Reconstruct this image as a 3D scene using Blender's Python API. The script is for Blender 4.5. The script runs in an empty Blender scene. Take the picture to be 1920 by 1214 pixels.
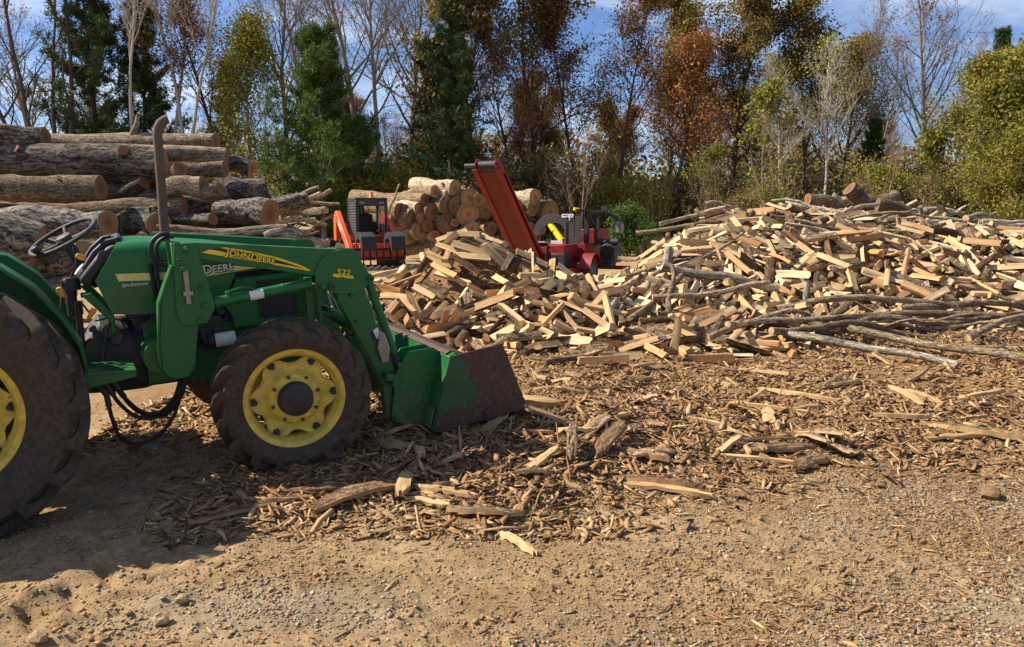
import bpy, bmesh, math, random
import numpy as np
from mathutils import Vector, Matrix, Quaternion, Euler

SC = bpy.context.scene
COL = SC.collection
R = math.radians

# ---------------------------------------------------------------- camera, light, exposure
cam_data = bpy.data.cameras.new("camera")
cam_data.sensor_width = 36.0
cam_data.lens = 27.19
cam_data.clip_start = 0.05
cam_data.clip_end = 3000.0
cam = bpy.data.objects.new("camera", cam_data)
cam.location = (0.0, 0.0, 1.75)
cam.rotation_euler = (R(90.0 - 7.93), 0.0, 0.0)
COL.objects.link(cam)
SC.camera = cam

SUN_EL, SUN_TRAVEL = R(44.0), R(-6.0)          # the light travels towards +X, a little towards the camera
world = bpy.data.worlds.new("World")
SC.world = world
world.use_nodes = True
wn, wl = world.node_tree.nodes, world.node_tree.links
wn.clear()
w_out = wn.new("ShaderNodeOutputWorld")
w_bg = wn.new("ShaderNodeBackground")
w_bg.inputs["Strength"].default_value = 0.055
w_sky = wn.new("ShaderNodeTexSky")
w_sky.sky_type = 'NISHITA'
w_sky.sun_disc = False
w_sky.sun_elevation = SUN_EL
w_sky.sun_rotation = math.atan2(-math.cos(SUN_TRAVEL), -math.sin(SUN_TRAVEL))
w_sky.air_density = 1.0
w_sky.dust_density = 0.4
w_sky.ozone_density = 2.5
# thin streaks of cloud in the sky itself
w_tc = wn.new("ShaderNodeTexCoord")
w_map = wn.new("ShaderNodeMapping")
w_map.inputs["Scale"].default_value = (1.6, 1.6, 7.0)
w_map.inputs["Location"].default_value = (0.35, 0.1, 0.2)
w_map.inputs["Rotation"].default_value = (0.0, R(-14), 0.0)
w_no = wn.new("ShaderNodeTexNoise")
w_no.inputs["Scale"].default_value = 2.3
w_no.inputs["Detail"].default_value = 7.0
w_no.inputs["Roughness"].default_value = 0.55
w_no.inputs["Distortion"].default_value = 0.4
w_rp = wn.new("ShaderNodeValToRGB")
w_rp.color_ramp.elements[0].position = 0.46
w_rp.color_ramp.elements[1].position = 0.68
w_mix = wn.new("ShaderNodeMix")
w_mix.data_type = 'RGBA'
w_mul = wn.new("ShaderNodeMath")
w_mul.operation = 'MULTIPLY'
w_mul.inputs[1].default_value = 0.8
w_mix.inputs["B"].default_value = (9.0, 10.0, 11.5, 1.0)
wl.new(w_tc.outputs["Generated"], w_map.inputs["Vector"])
wl.new(w_map.outputs["Vector"], w_no.inputs["Vector"])
wl.new(w_no.outputs["Fac"], w_rp.inputs["Fac"])
wl.new(w_rp.outputs["Color"], w_mul.inputs[0])
wl.new(w_mul.outputs[0], w_mix.inputs["Factor"])
w_deep = wn.new("ShaderNodeMix")
w_deep.data_type = 'RGBA'
w_deep.blend_type = 'MULTIPLY'
w_deep.inputs["Factor"].default_value = 1.0
w_deep.inputs["B"].default_value = (0.92, 1.08, 1.42, 1.0)
wl.new(w_sky.outputs["Color"], w_deep.inputs["A"])
wl.new(w_deep.outputs["Result"], w_mix.inputs["A"])
wl.new(w_mix.outputs["Result"], w_bg.inputs["Color"])
wl.new(w_bg.outputs["Background"], w_out.inputs["Surface"])

sun_data = bpy.data.lights.new("sun", 'SUN')
sun_data.energy = 5.0
sun_data.angle = R(0.5)
sun_data.color = (1.0, 0.92, 0.78)
sun = bpy.data.objects.new("sun", sun_data)
sun_dir = Vector((math.cos(SUN_EL) * math.cos(SUN_TRAVEL), math.cos(SUN_EL) * math.sin(SUN_TRAVEL), -math.sin(SUN_EL)))
sun.rotation_euler = sun_dir.to_track_quat('-Z', 'Y').to_euler()
sun.location = (-20, 0, 20)
COL.objects.link(sun)

SC.view_settings.view_transform = 'Standard'
SC.view_settings.look = 'None'
SC.view_settings.exposure = 0.85
SC.view_settings.gamma = 1.0

# ---------------------------------------------------------------- materials
def nodes_of(name):
    m = bpy.data.materials.new(name)
    m.use_nodes = True
    nt = m.node_tree
    nt.nodes.clear()
    out = nt.nodes.new("ShaderNodeOutputMaterial")
    b = nt.nodes.new("ShaderNodeBsdfPrincipled")
    nt.links.new(b.outputs["BSDF"], out.inputs["Surface"])
    return m, nt, b

def N(nt, kind, **kw):
    n = nt.nodes.new(kind)
    for k, v in kw.items():
        if k in n.inputs:
            n.inputs[k].default_value = v
        else:
            setattr(n, k, v)
    return n

def ramp(nt, fac, stops):
    r = nt.nodes.new("ShaderNodeValToRGB")
    e = r.color_ramp.elements
    while len(e) < len(stops):
        e.new(0.5)
    for i, (p, c) in enumerate(stops):
        e[i].position = p
        e[i].color = (c[0], c[1], c[2], 1.0) if not isinstance(c, (int, float)) else (c, c, c, 1.0)
    nt.links.new(fac, r.inputs["Fac"])
    return r.outputs["Color"]

def mixc(nt, fac, a, b, mode='MIX'):
    m = nt.nodes.new("ShaderNodeMix")
    m.data_type = 'RGBA'
    m.blend_type = mode
    for s, v in (("Factor", fac), ("A", a), ("B", b)):
        if isinstance(v, (int, float)):
            m.inputs[s].default_value = v
        elif isinstance(v, tuple):
            m.inputs[s].default_value = (v[0], v[1], v[2], 1.0)
        else:
            nt.links.new(v, m.inputs[s])
    return m.outputs["Result"]

def coord(nt, which="Object", scale=(1, 1, 1)):
    tc = nt.nodes.new("ShaderNodeTexCoord")
    mp = nt.nodes.new("ShaderNodeMapping")
    mp.inputs["Scale"].default_value = scale
    nt.links.new(tc.outputs[which], mp.inputs["Vector"])
    return mp.outputs["Vector"]

def noise(nt, vec, scale, detail=5.0, rough=0.55, dist=0.0):
    n = N(nt, "ShaderNodeTexNoise", Scale=scale, Detail=detail, Roughness=rough, Distortion=dist)
    if vec is not None:
        nt.links.new(vec, n.inputs["Vector"])
    return n.outputs["Fac"]

def bump(nt, b, h, strength=0.4, dist=0.01):
    n = N(nt, "ShaderNodeBump", Strength=strength, Distance=dist)
    nt.links.new(h, n.inputs["Height"])
    nt.links.new(n.outputs["Normal"], b.inputs["Normal"])

def worn(name, col, rough=0.45, dust=(0.28, 0.2, 0.12), dust_amt=0.35, metal=0.0, chip=None, chip_at=0.68, scale=5.0, bumpy=0.0, spec=0.5, mud=None):
    """paint or metal with uneven dirt, dust and worn spots"""
    m, nt, b = nodes_of(name)
    v = coord(nt)
    n1 = noise(nt, v, scale, 8.0, 0.62)
    n2 = noise(nt, v, scale * 7.0, 5.0, 0.6)
    c = mixc(nt, n2, tuple(x * 0.8 for x in col), tuple(min(1, x * 1.15) for x in col))
    if chip:
        k = ramp(nt, n1, [(chip_at, 0.0), (chip_at + 0.03, 1.0)])
        c = mixc(nt, k, c, chip)
    n3 = noise(nt, v, scale * 1.7, 9.0, 0.7, 0.6)
    d = ramp(nt, n3, [(0.42, 0.0), (0.75, dust_amt)])
    c = mixc(nt, d, c, dust)
    if mud:                                     # splashes that reach up from the ground, and scuffs
        sx = nt.nodes.new("ShaderNodeSeparateXYZ")
        nt.links.new(v, sx.inputs[0])
        mr = N(nt, "ShaderNodeMapRange")
        mr.inputs["From Min"].default_value = mud[0]
        mr.inputs["From Max"].default_value = mud[1]
        mr.inputs["To Min"].default_value = 0.42
        mr.inputs["To Max"].default_value = -0.05
        nt.links.new(sx.outputs["Z"], mr.inputs["Value"])
        n4 = noise(nt, v, 11.0, 9.0, 0.72)
        ad = N(nt, "ShaderNodeMath", operation='ADD')
        nt.links.new(n4, ad.inputs[0]); nt.links.new(mr.outputs["Result"], ad.inputs[1])
        k = ramp(nt, ad.outputs[0], [(0.60, 0.0), (0.90, 0.8)])
        c = mixc(nt, k, c, (0.17, 0.115, 0.065))
        n5 = noise(nt, coord(nt, "Object", (1.0, 1.0, 9.0)), 16.0, 4.0, 0.6)
        k = ramp(nt, n5, [(0.69, 0.0), (0.73, 0.4)])
        c = mixc(nt, k, c, (0.10, 0.15, 0.08))
    nt.links.new(c, b.inputs["Base Color"])
    r = ramp(nt, n3, [(0.35, rough), (0.7, min(1.0, rough + 0.3))])
    nt.links.new(r, b.inputs["Roughness"])
    b.inputs["Metallic"].default_value = metal
    b.inputs["Specular IOR Level"].default_value = spec
    if bumpy:
        bump(nt, b, n2, bumpy, 0.006)
    return m

def bark(name, dark, light, scale=14.0, strength=0.9, moss=None, dist=0.02):
    """furrowed bark (UV: u = along, v = around)"""
    m, nt, b = nodes_of(name)
    tc = nt.nodes.new("ShaderNodeUVMap")
    geo = nt.nodes.new("ShaderNodeNewGeometry")
    oi = nt.nodes.new("ShaderNodeObjectInfo")
    comb = N(nt, "ShaderNodeMath", operation='MULTIPLY_ADD')
    comb.inputs[1].default_value = 40.0
    nt.links.new(oi.outputs["Random"], comb.inputs[0])
    mu = N(nt, "ShaderNodeMath", operation='MULTIPLY')
    mu.inputs[1].default_value = 31.0
    nt.links.new(geo.outputs["Random Per Island"], mu.inputs[0])
    nt.links.new(mu.outputs[0], comb.inputs[2])
    def stretched(k, off):
        mp = nt.nodes.new("ShaderNodeMapping")
        mp.inputs["Scale"].default_value = (k, 1.0, 1.0)
        nt.links.new(tc.outputs["UV"], mp.inputs["Vector"])
        add = N(nt, "ShaderNodeVectorMath", operation='ADD')
        nt.links.new(mp.outputs["Vector"], add.inputs[0])
        nt.links.new(comb.outputs[0], add.inputs[1])
        return add.outputs[0]
    v = stretched(0.22, 0)
    v2 = stretched(0.6, 0)
    n1 = noise(nt, v, scale * 1.6, 10.0, 0.72, 0.35)
    n2 = noise(nt, v2, scale * 2.6, 8.0, 0.75, 0.2)
    hh = mixc(nt, 0.5, n1, n2)
    n4 = noise(nt, v2, scale * 0.16, 5.0, 0.65)
    c = ramp(nt, hh, [(0.40, tuple(x * 0.22 for x in dark)), (0.475, dark), (0.54, light), (0.64, tuple(min(1, x * 1.7) for x in light))])
    tone = ramp(nt, n4, [(0.3, 0.55), (0.5, 0.95), (0.68, 1.25)])
    c = mixc(nt, 1.0, c, tone, 'MULTIPLY')
    vr = N(nt, "ShaderNodeMapRange")
    vr.inputs["To Min"].default_value = 0.62
    vr.inputs["To Max"].default_value = 1.3
    fr = N(nt, "ShaderNodeMath", operation='FRACT')
    nt.links.new(comb.outputs[0], fr.inputs[0])
    nt.links.new(fr.outputs[0], vr.inputs["Value"])
    c = mixc(nt, 1.0, c, vr.outputs["Result"], 'MULTIPLY')
    nt.links.new(c, b.inputs["Base Color"])
    b.inputs["Roughness"].default_value = 0.95
    b.inputs["Specular IOR Level"].default_value = 0.1
    bump(nt, b, hh, strength, dist)
    return m

def split_wood(name, cols, end=False):
    """pale cleft wood with grain along U; each piece has its own tone"""
    m, nt, b = nodes_of(name)
    uv = nt.nodes.new("ShaderNodeUVMap")
    mp = nt.nodes.new("ShaderNodeMapping")
    mp.inputs["Scale"].default_value = (1.0, 1.0, 1.0) if end else (0.09, 1.0, 1.0)
    nt.links.new(uv.outputs["UV"], mp.inputs["Vector"])
    geo = nt.nodes.new("ShaderNodeNewGeometry")
    oi = nt.nodes.new("ShaderNodeObjectInfo")
    s = N(nt, "ShaderNodeMath", operation='ADD')
    nt.links.new(geo.outputs["Random Per Island"], s.inputs[0])
    nt.links.new(oi.outputs["Random"], s.inputs[1])
    k = N(nt, "ShaderNodeMath", operation='MULTIPLY')
    k.inputs[1].default_value = 57.31
    nt.links.new(s.outputs[0], k.inputs[0])
    fr = N(nt, "ShaderNodeMath", operation='FRACT')
    nt.links.new(k.outputs[0], fr.inputs[0])
    ad = N(nt, "ShaderNodeVectorMath", operation='ADD')
    nt.links.new(mp.outputs["Vector"], ad.inputs[0])
    nt.links.new(k.outputs[0], ad.inputs[1])
    n1 = noise(nt, ad.outputs[0], 70.0, 6.0, 0.65, 0.5)
    n2 = noise(nt, ad.outputs[0], 11.0, 5.0, 0.6)
    base = ramp(nt, fr.outputs[0], [(i / (len(cols) - 1), c) for i, c in enumerate(cols)])
    g = ramp(nt, n1, [(0.3, 0.5), (0.5, 0.95), (0.8, 1.15)])
    c = mixc(nt, 1.0, base, g, 'MULTIPLY')
    st = ramp(nt, n2, [(0.5, 0.0), (0.72, 0.65)])
    c = mixc(nt, st, c, (0.2, 0.09, 0.04))
    if end:
        wv = N(nt, "ShaderNodeTexNoise", Scale=16.0, Detail=4.0)
        nt.links.new(ad.outputs[0], wv.inputs["Vector"])
        c = mixc(nt, 1.0, c, ramp(nt, wv.outputs["Fac"], [(0.3, 0.6), (0.65, 1.05)]), 'MULTIPLY')
    nt.links.new(c, b.inputs["Base Color"])
    b.inputs["Roughness"].default_value = 0.82
    b.inputs["Specular IOR Level"].default_value = 0.2
    bump(nt, b, n1, 0.55, 0.008)
    return m

def leafy(name, cols, trans=0.35):
    m, nt, b = nodes_of(name)
    geo = nt.nodes.new("ShaderNodeNewGeometry")
    oi = nt.nodes.new("ShaderNodeObjectInfo")
    c = ramp(nt, geo.outputs["Random Per Island"], [(i / (len(cols) - 1), c) for i, c in enumerate(cols)])
    v = coord(nt)
    big = noise(nt, v, 0.9, 3.0)
    c = mixc(nt, 1.0, c, ramp(nt, big, [(0.3, 0.72), (0.7, 1.25)]), 'MULTIPLY')
    vr = N(nt, "ShaderNodeMapRange")
    vr.inputs["To Min"].default_value = 0.8
    vr.inputs["To Max"].default_value = 1.2
    nt.links.new(oi.outputs["Random"], vr.inputs["Value"])
    c = mixc(nt, 1.0, c, vr.outputs["Result"], 'MULTIPLY')
    nt.links.new(c, b.inputs["Base Color"])
    b.inputs["Roughness"].default_value = 0.7
    b.inputs["Specular IOR Level"].default_value = 0.25
    if trans:
        tr = nt.nodes.new("ShaderNodeBsdfTranslucent")
        nt.links.new(c, tr.inputs["Color"])
        mx = N(nt, "ShaderNodeMixShader")
        mx.inputs[0].default_value = trans
        nt.links.new(b.outputs[0], mx.inputs[1])
        nt.links.new(tr.outputs[0], mx.inputs[2])
        out = [n for n in nt.nodes if n.type == 'OUTPUT_MATERIAL'][0]
        nt.links.new(mx.outputs[0], out.inputs["Surface"])
    return m

def plain(name, col, rough=0.6, metal=0.0, spec=0.4):
    m, nt, b = nodes_of(name)
    v = coord(nt)
    n = noise(nt, v, 24.0, 5.0)
    nt.links.new(mixc(nt, n, tuple(x * 0.75 for x in col), tuple(min(1, x * 1.2) for x in col)), b.inputs["Base Color"])
    b.inputs["Roughness"].default_value = rough
    b.inputs["Metallic"].default_value = metal
    b.inputs["Specular IOR Level"].default_value = spec
    return m

DIRT = (0.23, 0.15, 0.085)
M = {}
M['green'] = worn("green_paint", (0.006, 0.112, 0.025), 0.36, DIRT, 0.15, chip=(0.02, 0.07, 0.02), chip_at=0.72, scale=3.0, spec=0.35, mud=(-0.25, 0.75))
M['green_clean'] = worn("hood_green_paint", (0.006, 0.122, 0.026), 0.28, DIRT, 0.08, scale=2.2, spec=0.4, mud=(0.3, 1.5))
M['yellow'] = worn("rim_yellow_paint", (0.66, 0.49, 0.06), 0.45, (0.17, 0.12, 0.06), 0.7, chip=(0.2, 0.13, 0.05), chip_at=0.64, scale=9.0)
M['decal_yellow'] = plain("decal_yellow", (0.78, 0.55, 0.02), 0.4)
M['decal_pale'] = plain("decal_pale_yellow", (0.72, 0.6, 0.2), 0.4)
M['decal_black'] = plain("decal_black", (0.012, 0.012, 0.012), 0.4)
M['decal_white'] = plain("decal_white", (0.75, 0.75, 0.7), 0.45)
M['tyre'] = worn("dusty_tyre_rubber", (0.052, 0.041, 0.031), 0.85, (0.17, 0.12, 0.08), 0.5, scale=18.0, bumpy=0.15, spec=0.2)
M['black'] = worn("black_plastic", (0.012, 0.012, 0.013), 0.5, (0.14, 0.1, 0.07), 0.35, scale=8.0)
M['hose'] = plain("hose_rubber", (0.012, 0.012, 0.012), 0.55)
M['iron'] = worn("oily_cast_iron", (0.018, 0.02, 0.026), 0.45, (0.13, 0.095, 0.06), 0.55, scale=7.0, bumpy=0.3)
M['rust'] = worn("rusty_bucket_steel", (0.07, 0.03, 0.019), 0.55, (0.14, 0.09, 0.06), 0.6, chip=(0.13, 0.055, 0.03), chip_at=0.6, metal=0.2, scale=6.0, bumpy=0.2)
M['steel'] = worn("worn_steel", (0.3, 0.27, 0.23), 0.4, (0.2, 0.14, 0.09), 0.5, metal=0.7, scale=10.0)
M['chrome'] = plain("cylinder_rod_chrome", (0.55, 0.55, 0.55), 0.18, 1.0)
M['exhaust'] = worn("rusted_exhaust_pipe", (0.105, 0.078, 0.055), 0.7, (0.22, 0.16, 0.1), 0.5, metal=0.3, chip=(0.1, 0.04, 0.02), chip_at=0.62, scale=14.0)
M['orange_knob'] = plain("orange_knob", (0.75, 0.3, 0.03), 0.4)
M['screen'] = plain("gauge_glass", (0.2, 0.24, 0.26), 0.12)
M['white'] = worn("white_paint", (0.7, 0.7, 0.66), 0.5, DIRT, 0.3, scale=10.0)

# ---------------------------------------------------------------- mesh helpers
class MB:
    """collects shapes into one mesh"""
    def __init__(self):
        self.v, self.f, self.m = [], [], []
    def add(self, vs, fs, mat=0):
        o = len(self.v)
        self.v += [tuple(v) for v in vs]
        self.f += [tuple(i + o for i in f) for f in fs]
        self.m += [mat] * len(fs)
    def box(self, c, s, mat=0, rot=None):
        vs = [Vector((x * s[0] / 2, y * s[1] / 2, z * s[2] / 2)) for x in (-1, 1) for y in (-1, 1) for z in (-1, 1)]
        if rot is not None:
            e = Euler(rot).to_matrix()
            vs = [e @ v for v in vs]
        vs = [v + Vector(c) for v in vs]
        self.add(vs, [(0, 1, 3, 2), (4, 6, 7, 5), (0, 4, 5, 1), (2, 3, 7, 6), (0, 2, 6, 4), (1, 5, 7, 3)], mat)
    def prism(self, poly, a0, a1, axis='y', mat=0):
        """polygon in the plane across the axis, pushed from a0 to a1; axis y: poly is (x, z); x: (y, z); z: (x, y)"""
        def p3(p, a):
            return {'y': (p[0], a, p[1]), 'x': (a, p[0], p[1]), 'z': (p[0], p[1], a)}[axis]
        n = len(poly)
        area = sum(poly[i][0] * poly[(i + 1) % n][1] - poly[(i + 1) % n][0] * poly[i][1] for i in range(n))
        pl = list(poly) if area > 0 else list(poly)[::-1]
        vs = [p3(p, a0) for p in pl] + [p3(p, a1) for p in pl]
        fs = [tuple(range(n - 1, -1, -1)), tuple(range(n, 2 * n))] + [(i, (i + 1) % n, (i + 1) % n + n, i + n) for i in range(n)]
        flip = (axis == 'y') != (a1 < a0)
        if flip:
            fs = [f[::-1] for f in fs]
        self.add(vs, fs, mat)
    def tube(self, pts, rad, n=10, mat=0, cap=True):
        pts = [Vector(p) for p in pts]
        k = len(pts)
        rads = [rad] * k if isinstance(rad, (int, float)) else list(rad)
        vs, fs = [], []
        up = None
        for i, p in enumerate(pts):
            d = (pts[min(i + 1, k - 1)] - pts[max(i - 1, 0)])
            if d.length < 1e-9:
                d = Vector((0, 0, 1))
            d.normalize()
            if up is None:
                up = d.orthogonal().normalized()
            else:
                up = (up - d * up.dot(d))
                if up.length < 1e-6:
                    up = d.orthogonal()
                up.normalize()
            w = d.cross(up)
            for j in range(n):
                a = 2 * math.pi * j / n
                vs.append(p + (up * math.cos(a) + w * math.sin(a)) * rads[i])
        for i in range(k - 1):
            for j in range(n):
                fs.append((i * n + j, i * n + (j + 1) % n, (i + 1) * n + (j + 1) % n, (i + 1) * n + j))
        if cap:
            fs.append(tuple(range(n - 1, -1, -1)))
            fs.append(tuple(range((k - 1) * n, k * n)))
        self.add(vs, fs, mat)
    def lathe(self, prof, n=32, c=(0, 0, 0), axis='y', mat=0, closed=False):
        """prof: (radius, along) pairs"""
        vs, fs = [], []
        k = len(prof)
        for j in range(n):
            a = 2 * math.pi * j / n
            ca, sa = math.cos(a), math.sin(a)
            for r, t in prof:
                if axis == 'y':
                    vs.append((c[0] + r * ca, c[1] + t, c[2] + r * sa))
                elif axis == 'x':
                    vs.append((c[0] + t, c[1] + r * ca, c[2] + r * sa))
                else:
                    vs.append((c[0] + r * ca, c[1] + r * sa, c[2] + t))
        for j in range(n):
            q = (j + 1) % n
            for i in range(k if closed else k - 1):
                i2 = (i + 1) % k
                fs.append((j * k + i, q * k + i, q * k + i2, j * k + i2))
        self.add(vs, fs, mat)
    def cyl(self, p0, p1, r, n=14, mat=0):
        self.tube([p0, p1], r, n, mat)

def obj(name, mb, mats, parent=None, loc=None, rot=None, bevel=0.0, smooth=35.0, segs=2, fix=True):
    me = bpy.data.meshes.new(name)
    me.from_pydata(mb.v, [], mb.f)
    mats = mats if isinstance(mats, (list, tuple)) else [mats]
    for m in mats:
        me.materials.append(m)
    if len(mats) > 1:
        me.polygons.foreach_set("material_index", mb.m)
    if fix:
        bm = bmesh.new()
        bm.from_mesh(me)
        bmesh.ops.recalc_face_normals(bm, faces=bm.faces)
        bm.to_mesh(me)
        bm.free()
    me.update()
    if smooth:
        me.polygons.foreach_set("use_smooth", [True] * len(me.polygons))
        me.set_sharp_from_angle(angle=R(smooth))
    o = bpy.data.objects.new(name, me)
    COL.objects.link(o)
    if parent is not None:
        o.parent = parent
    if loc:
        o.location = loc
    if rot:
        o.rotation_euler = rot
    if bevel:
        b = o.modifiers.new("edge", 'BEVEL')
        b.width = bevel
        b.segments = segs
        b.limit_method = 'ANGLE'
        b.angle_limit = R(40)
        b.harden_normals = False
    return o

def tag(o, label=None, cat=None, group=None, kind=None):
    if label: o["label"] = label
    if cat: o["category"] = cat
    if group: o["group"] = group
    if kind: o["kind"] = kind
    return o

def thing(name, label, cat, loc=(0, 0, 0), rot=(0, 0, 0), group=None):
    o = bpy.data.objects.new(name, None)
    o.empty_display_size = 0.2
    o.location = loc
    o.rotation_euler = rot
    COL.objects.link(o)
    return tag(o, label, cat, group)

def kids(o):
    return [c for c in bpy.data.objects if c.parent == o]

def copy_tree(o, parent=None):
    c = o.copy()
    COL.objects.link(c)
    if parent is not None:
        c.parent = parent
        c.matrix_parent_inverse = o.matrix_parent_inverse.copy()
    for ch in kids(o):
        copy_tree(ch, c)
    return c

def text_mesh(parts, size, extrude=0.0008, fat=0.0, spacing=1.0, shear=0.0):
    """(string, relative size) pieces set in one line; returns an MB in the XZ plane facing -Y, and the width"""
    mb = MB()
    x = 0.0
    for s, k in parts:
        if s == " ":
            x += size * k * 0.3
            continue
        cu = bpy.data.curves.new("lettering", 'FONT')
        cu.body = s
        cu.size = size * k
        cu.extrude = extrude
        cu.offset = fat
        cu.space_character = spacing
        cu.shear = shear
        cu.resolution_u = 3
        t = bpy.data.objects.new("lettering", cu)
        COL.objects.link(t)
        dg = bpy.context.evaluated_depsgraph_get()
        dg.update()
        me = bpy.data.meshes.new_from_object(t.evaluated_get(dg))
        xs = [v.co.x for v in me.vertices]
        x0, x1 = min(xs), max(xs)
        mb.add([(v.co.x - x0 + x, -v.co.z, v.co.y) for v in me.vertices], [tuple(p.vertices) for p in me.polygons])
        x += (x1 - x0) + size * 0.075 * spacing
        bpy.data.objects.remove(t)
        bpy.data.curves.remove(cu)
        bpy.data.meshes.remove(me)
    return mb, x

def np_mesh(name, verts, faces_flat, n_per, mats, mat_idx=None, uv=None, smooth=False):
    """fast mesh from numpy arrays: all faces with n_per corners"""
    me = bpy.data.meshes.new(name)
    nv, nf = len(verts), len(faces_flat) // n_per
    me.vertices.add(nv)
    me.vertices.foreach_set("co", np.asarray(verts, np.float32).ravel())
    me.loops.add(nf * n_per)
    me.loops.foreach_set("vertex_index", np.asarray(faces_flat, np.int32))
    me.polygons.add(nf)
    me.polygons.foreach_set("loop_start", np.arange(0, nf * n_per, n_per, dtype=np.int32))
    for m in (mats if isinstance(mats, (list, tuple)) else [mats]):
        me.materials.append(m)
    if mat_idx is not None:
        me.polygons.foreach_set("material_index", np.asarray(mat_idx, np.int32))
    if uv is not None:
        l = me.uv_layers.new(name="UVMap")
        l.data.foreach_set("uv", np.asarray(uv, np.float32).ravel())
    if smooth:
        me.polygons.foreach_set("use_smooth", np.ones(nf, bool))
    me.update(calc_edges=True)
    return me

def link(name, me, parent=None):
    o = bpy.data.objects.new(name, me)
    COL.objects.link(o)
    if parent is not None:
        o.parent = parent
    return o

# ---------------------------------------------------------------- value noise for heights and masks
def _h(ix, iy, seed):
    n = (ix * 374761393 + iy * 668265263 + seed * 1442695041) & 0xffffffff
    n = ((n ^ (n >> 13)) * 1274126177) & 0xffffffff
    n = n ^ (n >> 16)
    return (n & 0xffff) / 65535.0

def vnoise(x, y, seed=0):
    x = np.asarray(x, float); y = np.asarray(y, float)
    xi = np.floor(x).astype(np.int64); yi = np.floor(y).astype(np.int64)
    fx = x - xi; fy = y - yi
    fx = fx * fx * (3 - 2 * fx); fy = fy * fy * (3 - 2 * fy)
    a = _h(xi, yi, seed); b = _h(xi + 1, yi, seed); c = _h(xi, yi + 1, seed); d = _h(xi + 1, yi + 1, seed)
    return (a * (1 - fx) + b * fx) * (1 - fy) + (c * (1 - fx) + d * fx) * fy

def fbm(x, y, seed=0, octv=4):
    s, a, t = 0.0, 0.5, 0.0
    for k in range(octv):
        s = s + a * vnoise(x * 2 ** k + 17.3 * k, y * 2 ** k - 9.1 * k, seed + k)
        t += a
        a *= 0.5
    return s / t

def lerp_arr(v, xs, zs):
    return np.interp(v, xs, zs)

MULCH_EDGE_X = [-6.0, -2.4, -1.72, -1.02, -0.18, 0.4, 1.21, 2.28, 3.99, 12.0]
MULCH_EDGE_Y = [7.6, 5.4, 4.25, 4.45, 4.2, 4.62, 5.0, 5.35, 5.85, 7.0]
def mulch_mask(x, y):
    """how thickly bark and splinters cover the ground"""
    e = np.interp(x, MULCH_EDGE_X, MULCH_EDGE_Y) + 0.9 * (fbm(x * 1.3, y * 1.3, 5) - 0.5)
    far = np.clip((19.5 - y) / 3.0, 0, 1)
    return np.clip((y - e + .2) / 0.8, 0, 1) * far * np.clip((x + 4.2) / 1.2, 0, 1)

def gravel_mask(x, y):
    g = fbm(x * 0.9 + 3, y * 1.4, 21) - 0.5
    right = np.clip((x - 0.3) * 0.55 + (4.6 - y) * 0.55 - 0.5, 0, 1)
    left = np.clip(1 - np.hypot((x + 1.05) / 0.95, (y - 3.25) / 0.32), 0, 1) * 1.2
    corner = np.clip(1 - np.hypot((x - 2.3) / 1.2, (y - 3.2) / 0.6), 0, 1) * 0.9
    m = np.clip(right * np.clip(0.55 + g * 4.0, 0, 1) + left + corner, 0, 1)
    return m * np.clip((5.6 - y) / 0.8, 0, 1)

def CORE(x, y):
    """the packed inside of the two firewood heaps"""
    A = np.clip(1 - np.hypot((x + .70) / 2.15, (y - 13.1) / 2.2), 0, 1)
    za = 1.45 * np.minimum(A * 1.1, .95)
    crest = np.interp(x, [1.5, 2.1, 2.8, 3.6, 5.3, 7.3, 9, 11, 13.5, 14.8], [0, .22, .95, 1.5, 1.82, 1.62, 1.46, 1.36, 1.2, 0])
    d = np.interp(x, [1, 2.6, 5, 14], [14.2, 15.3, 16.5, 16.9]) - y
    k = np.where(d > 0, np.clip(1 - np.clip(d / 4.1, 0, 9) ** 1.25, 0, 1), np.clip(1 - np.clip(-d / 3.2, 0, 9) ** 1.4, 0, 1))
    zb = crest * k
    return np.where(np.maximum(za, zb) > 0.02, np.maximum(za, zb), -1.0)

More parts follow.
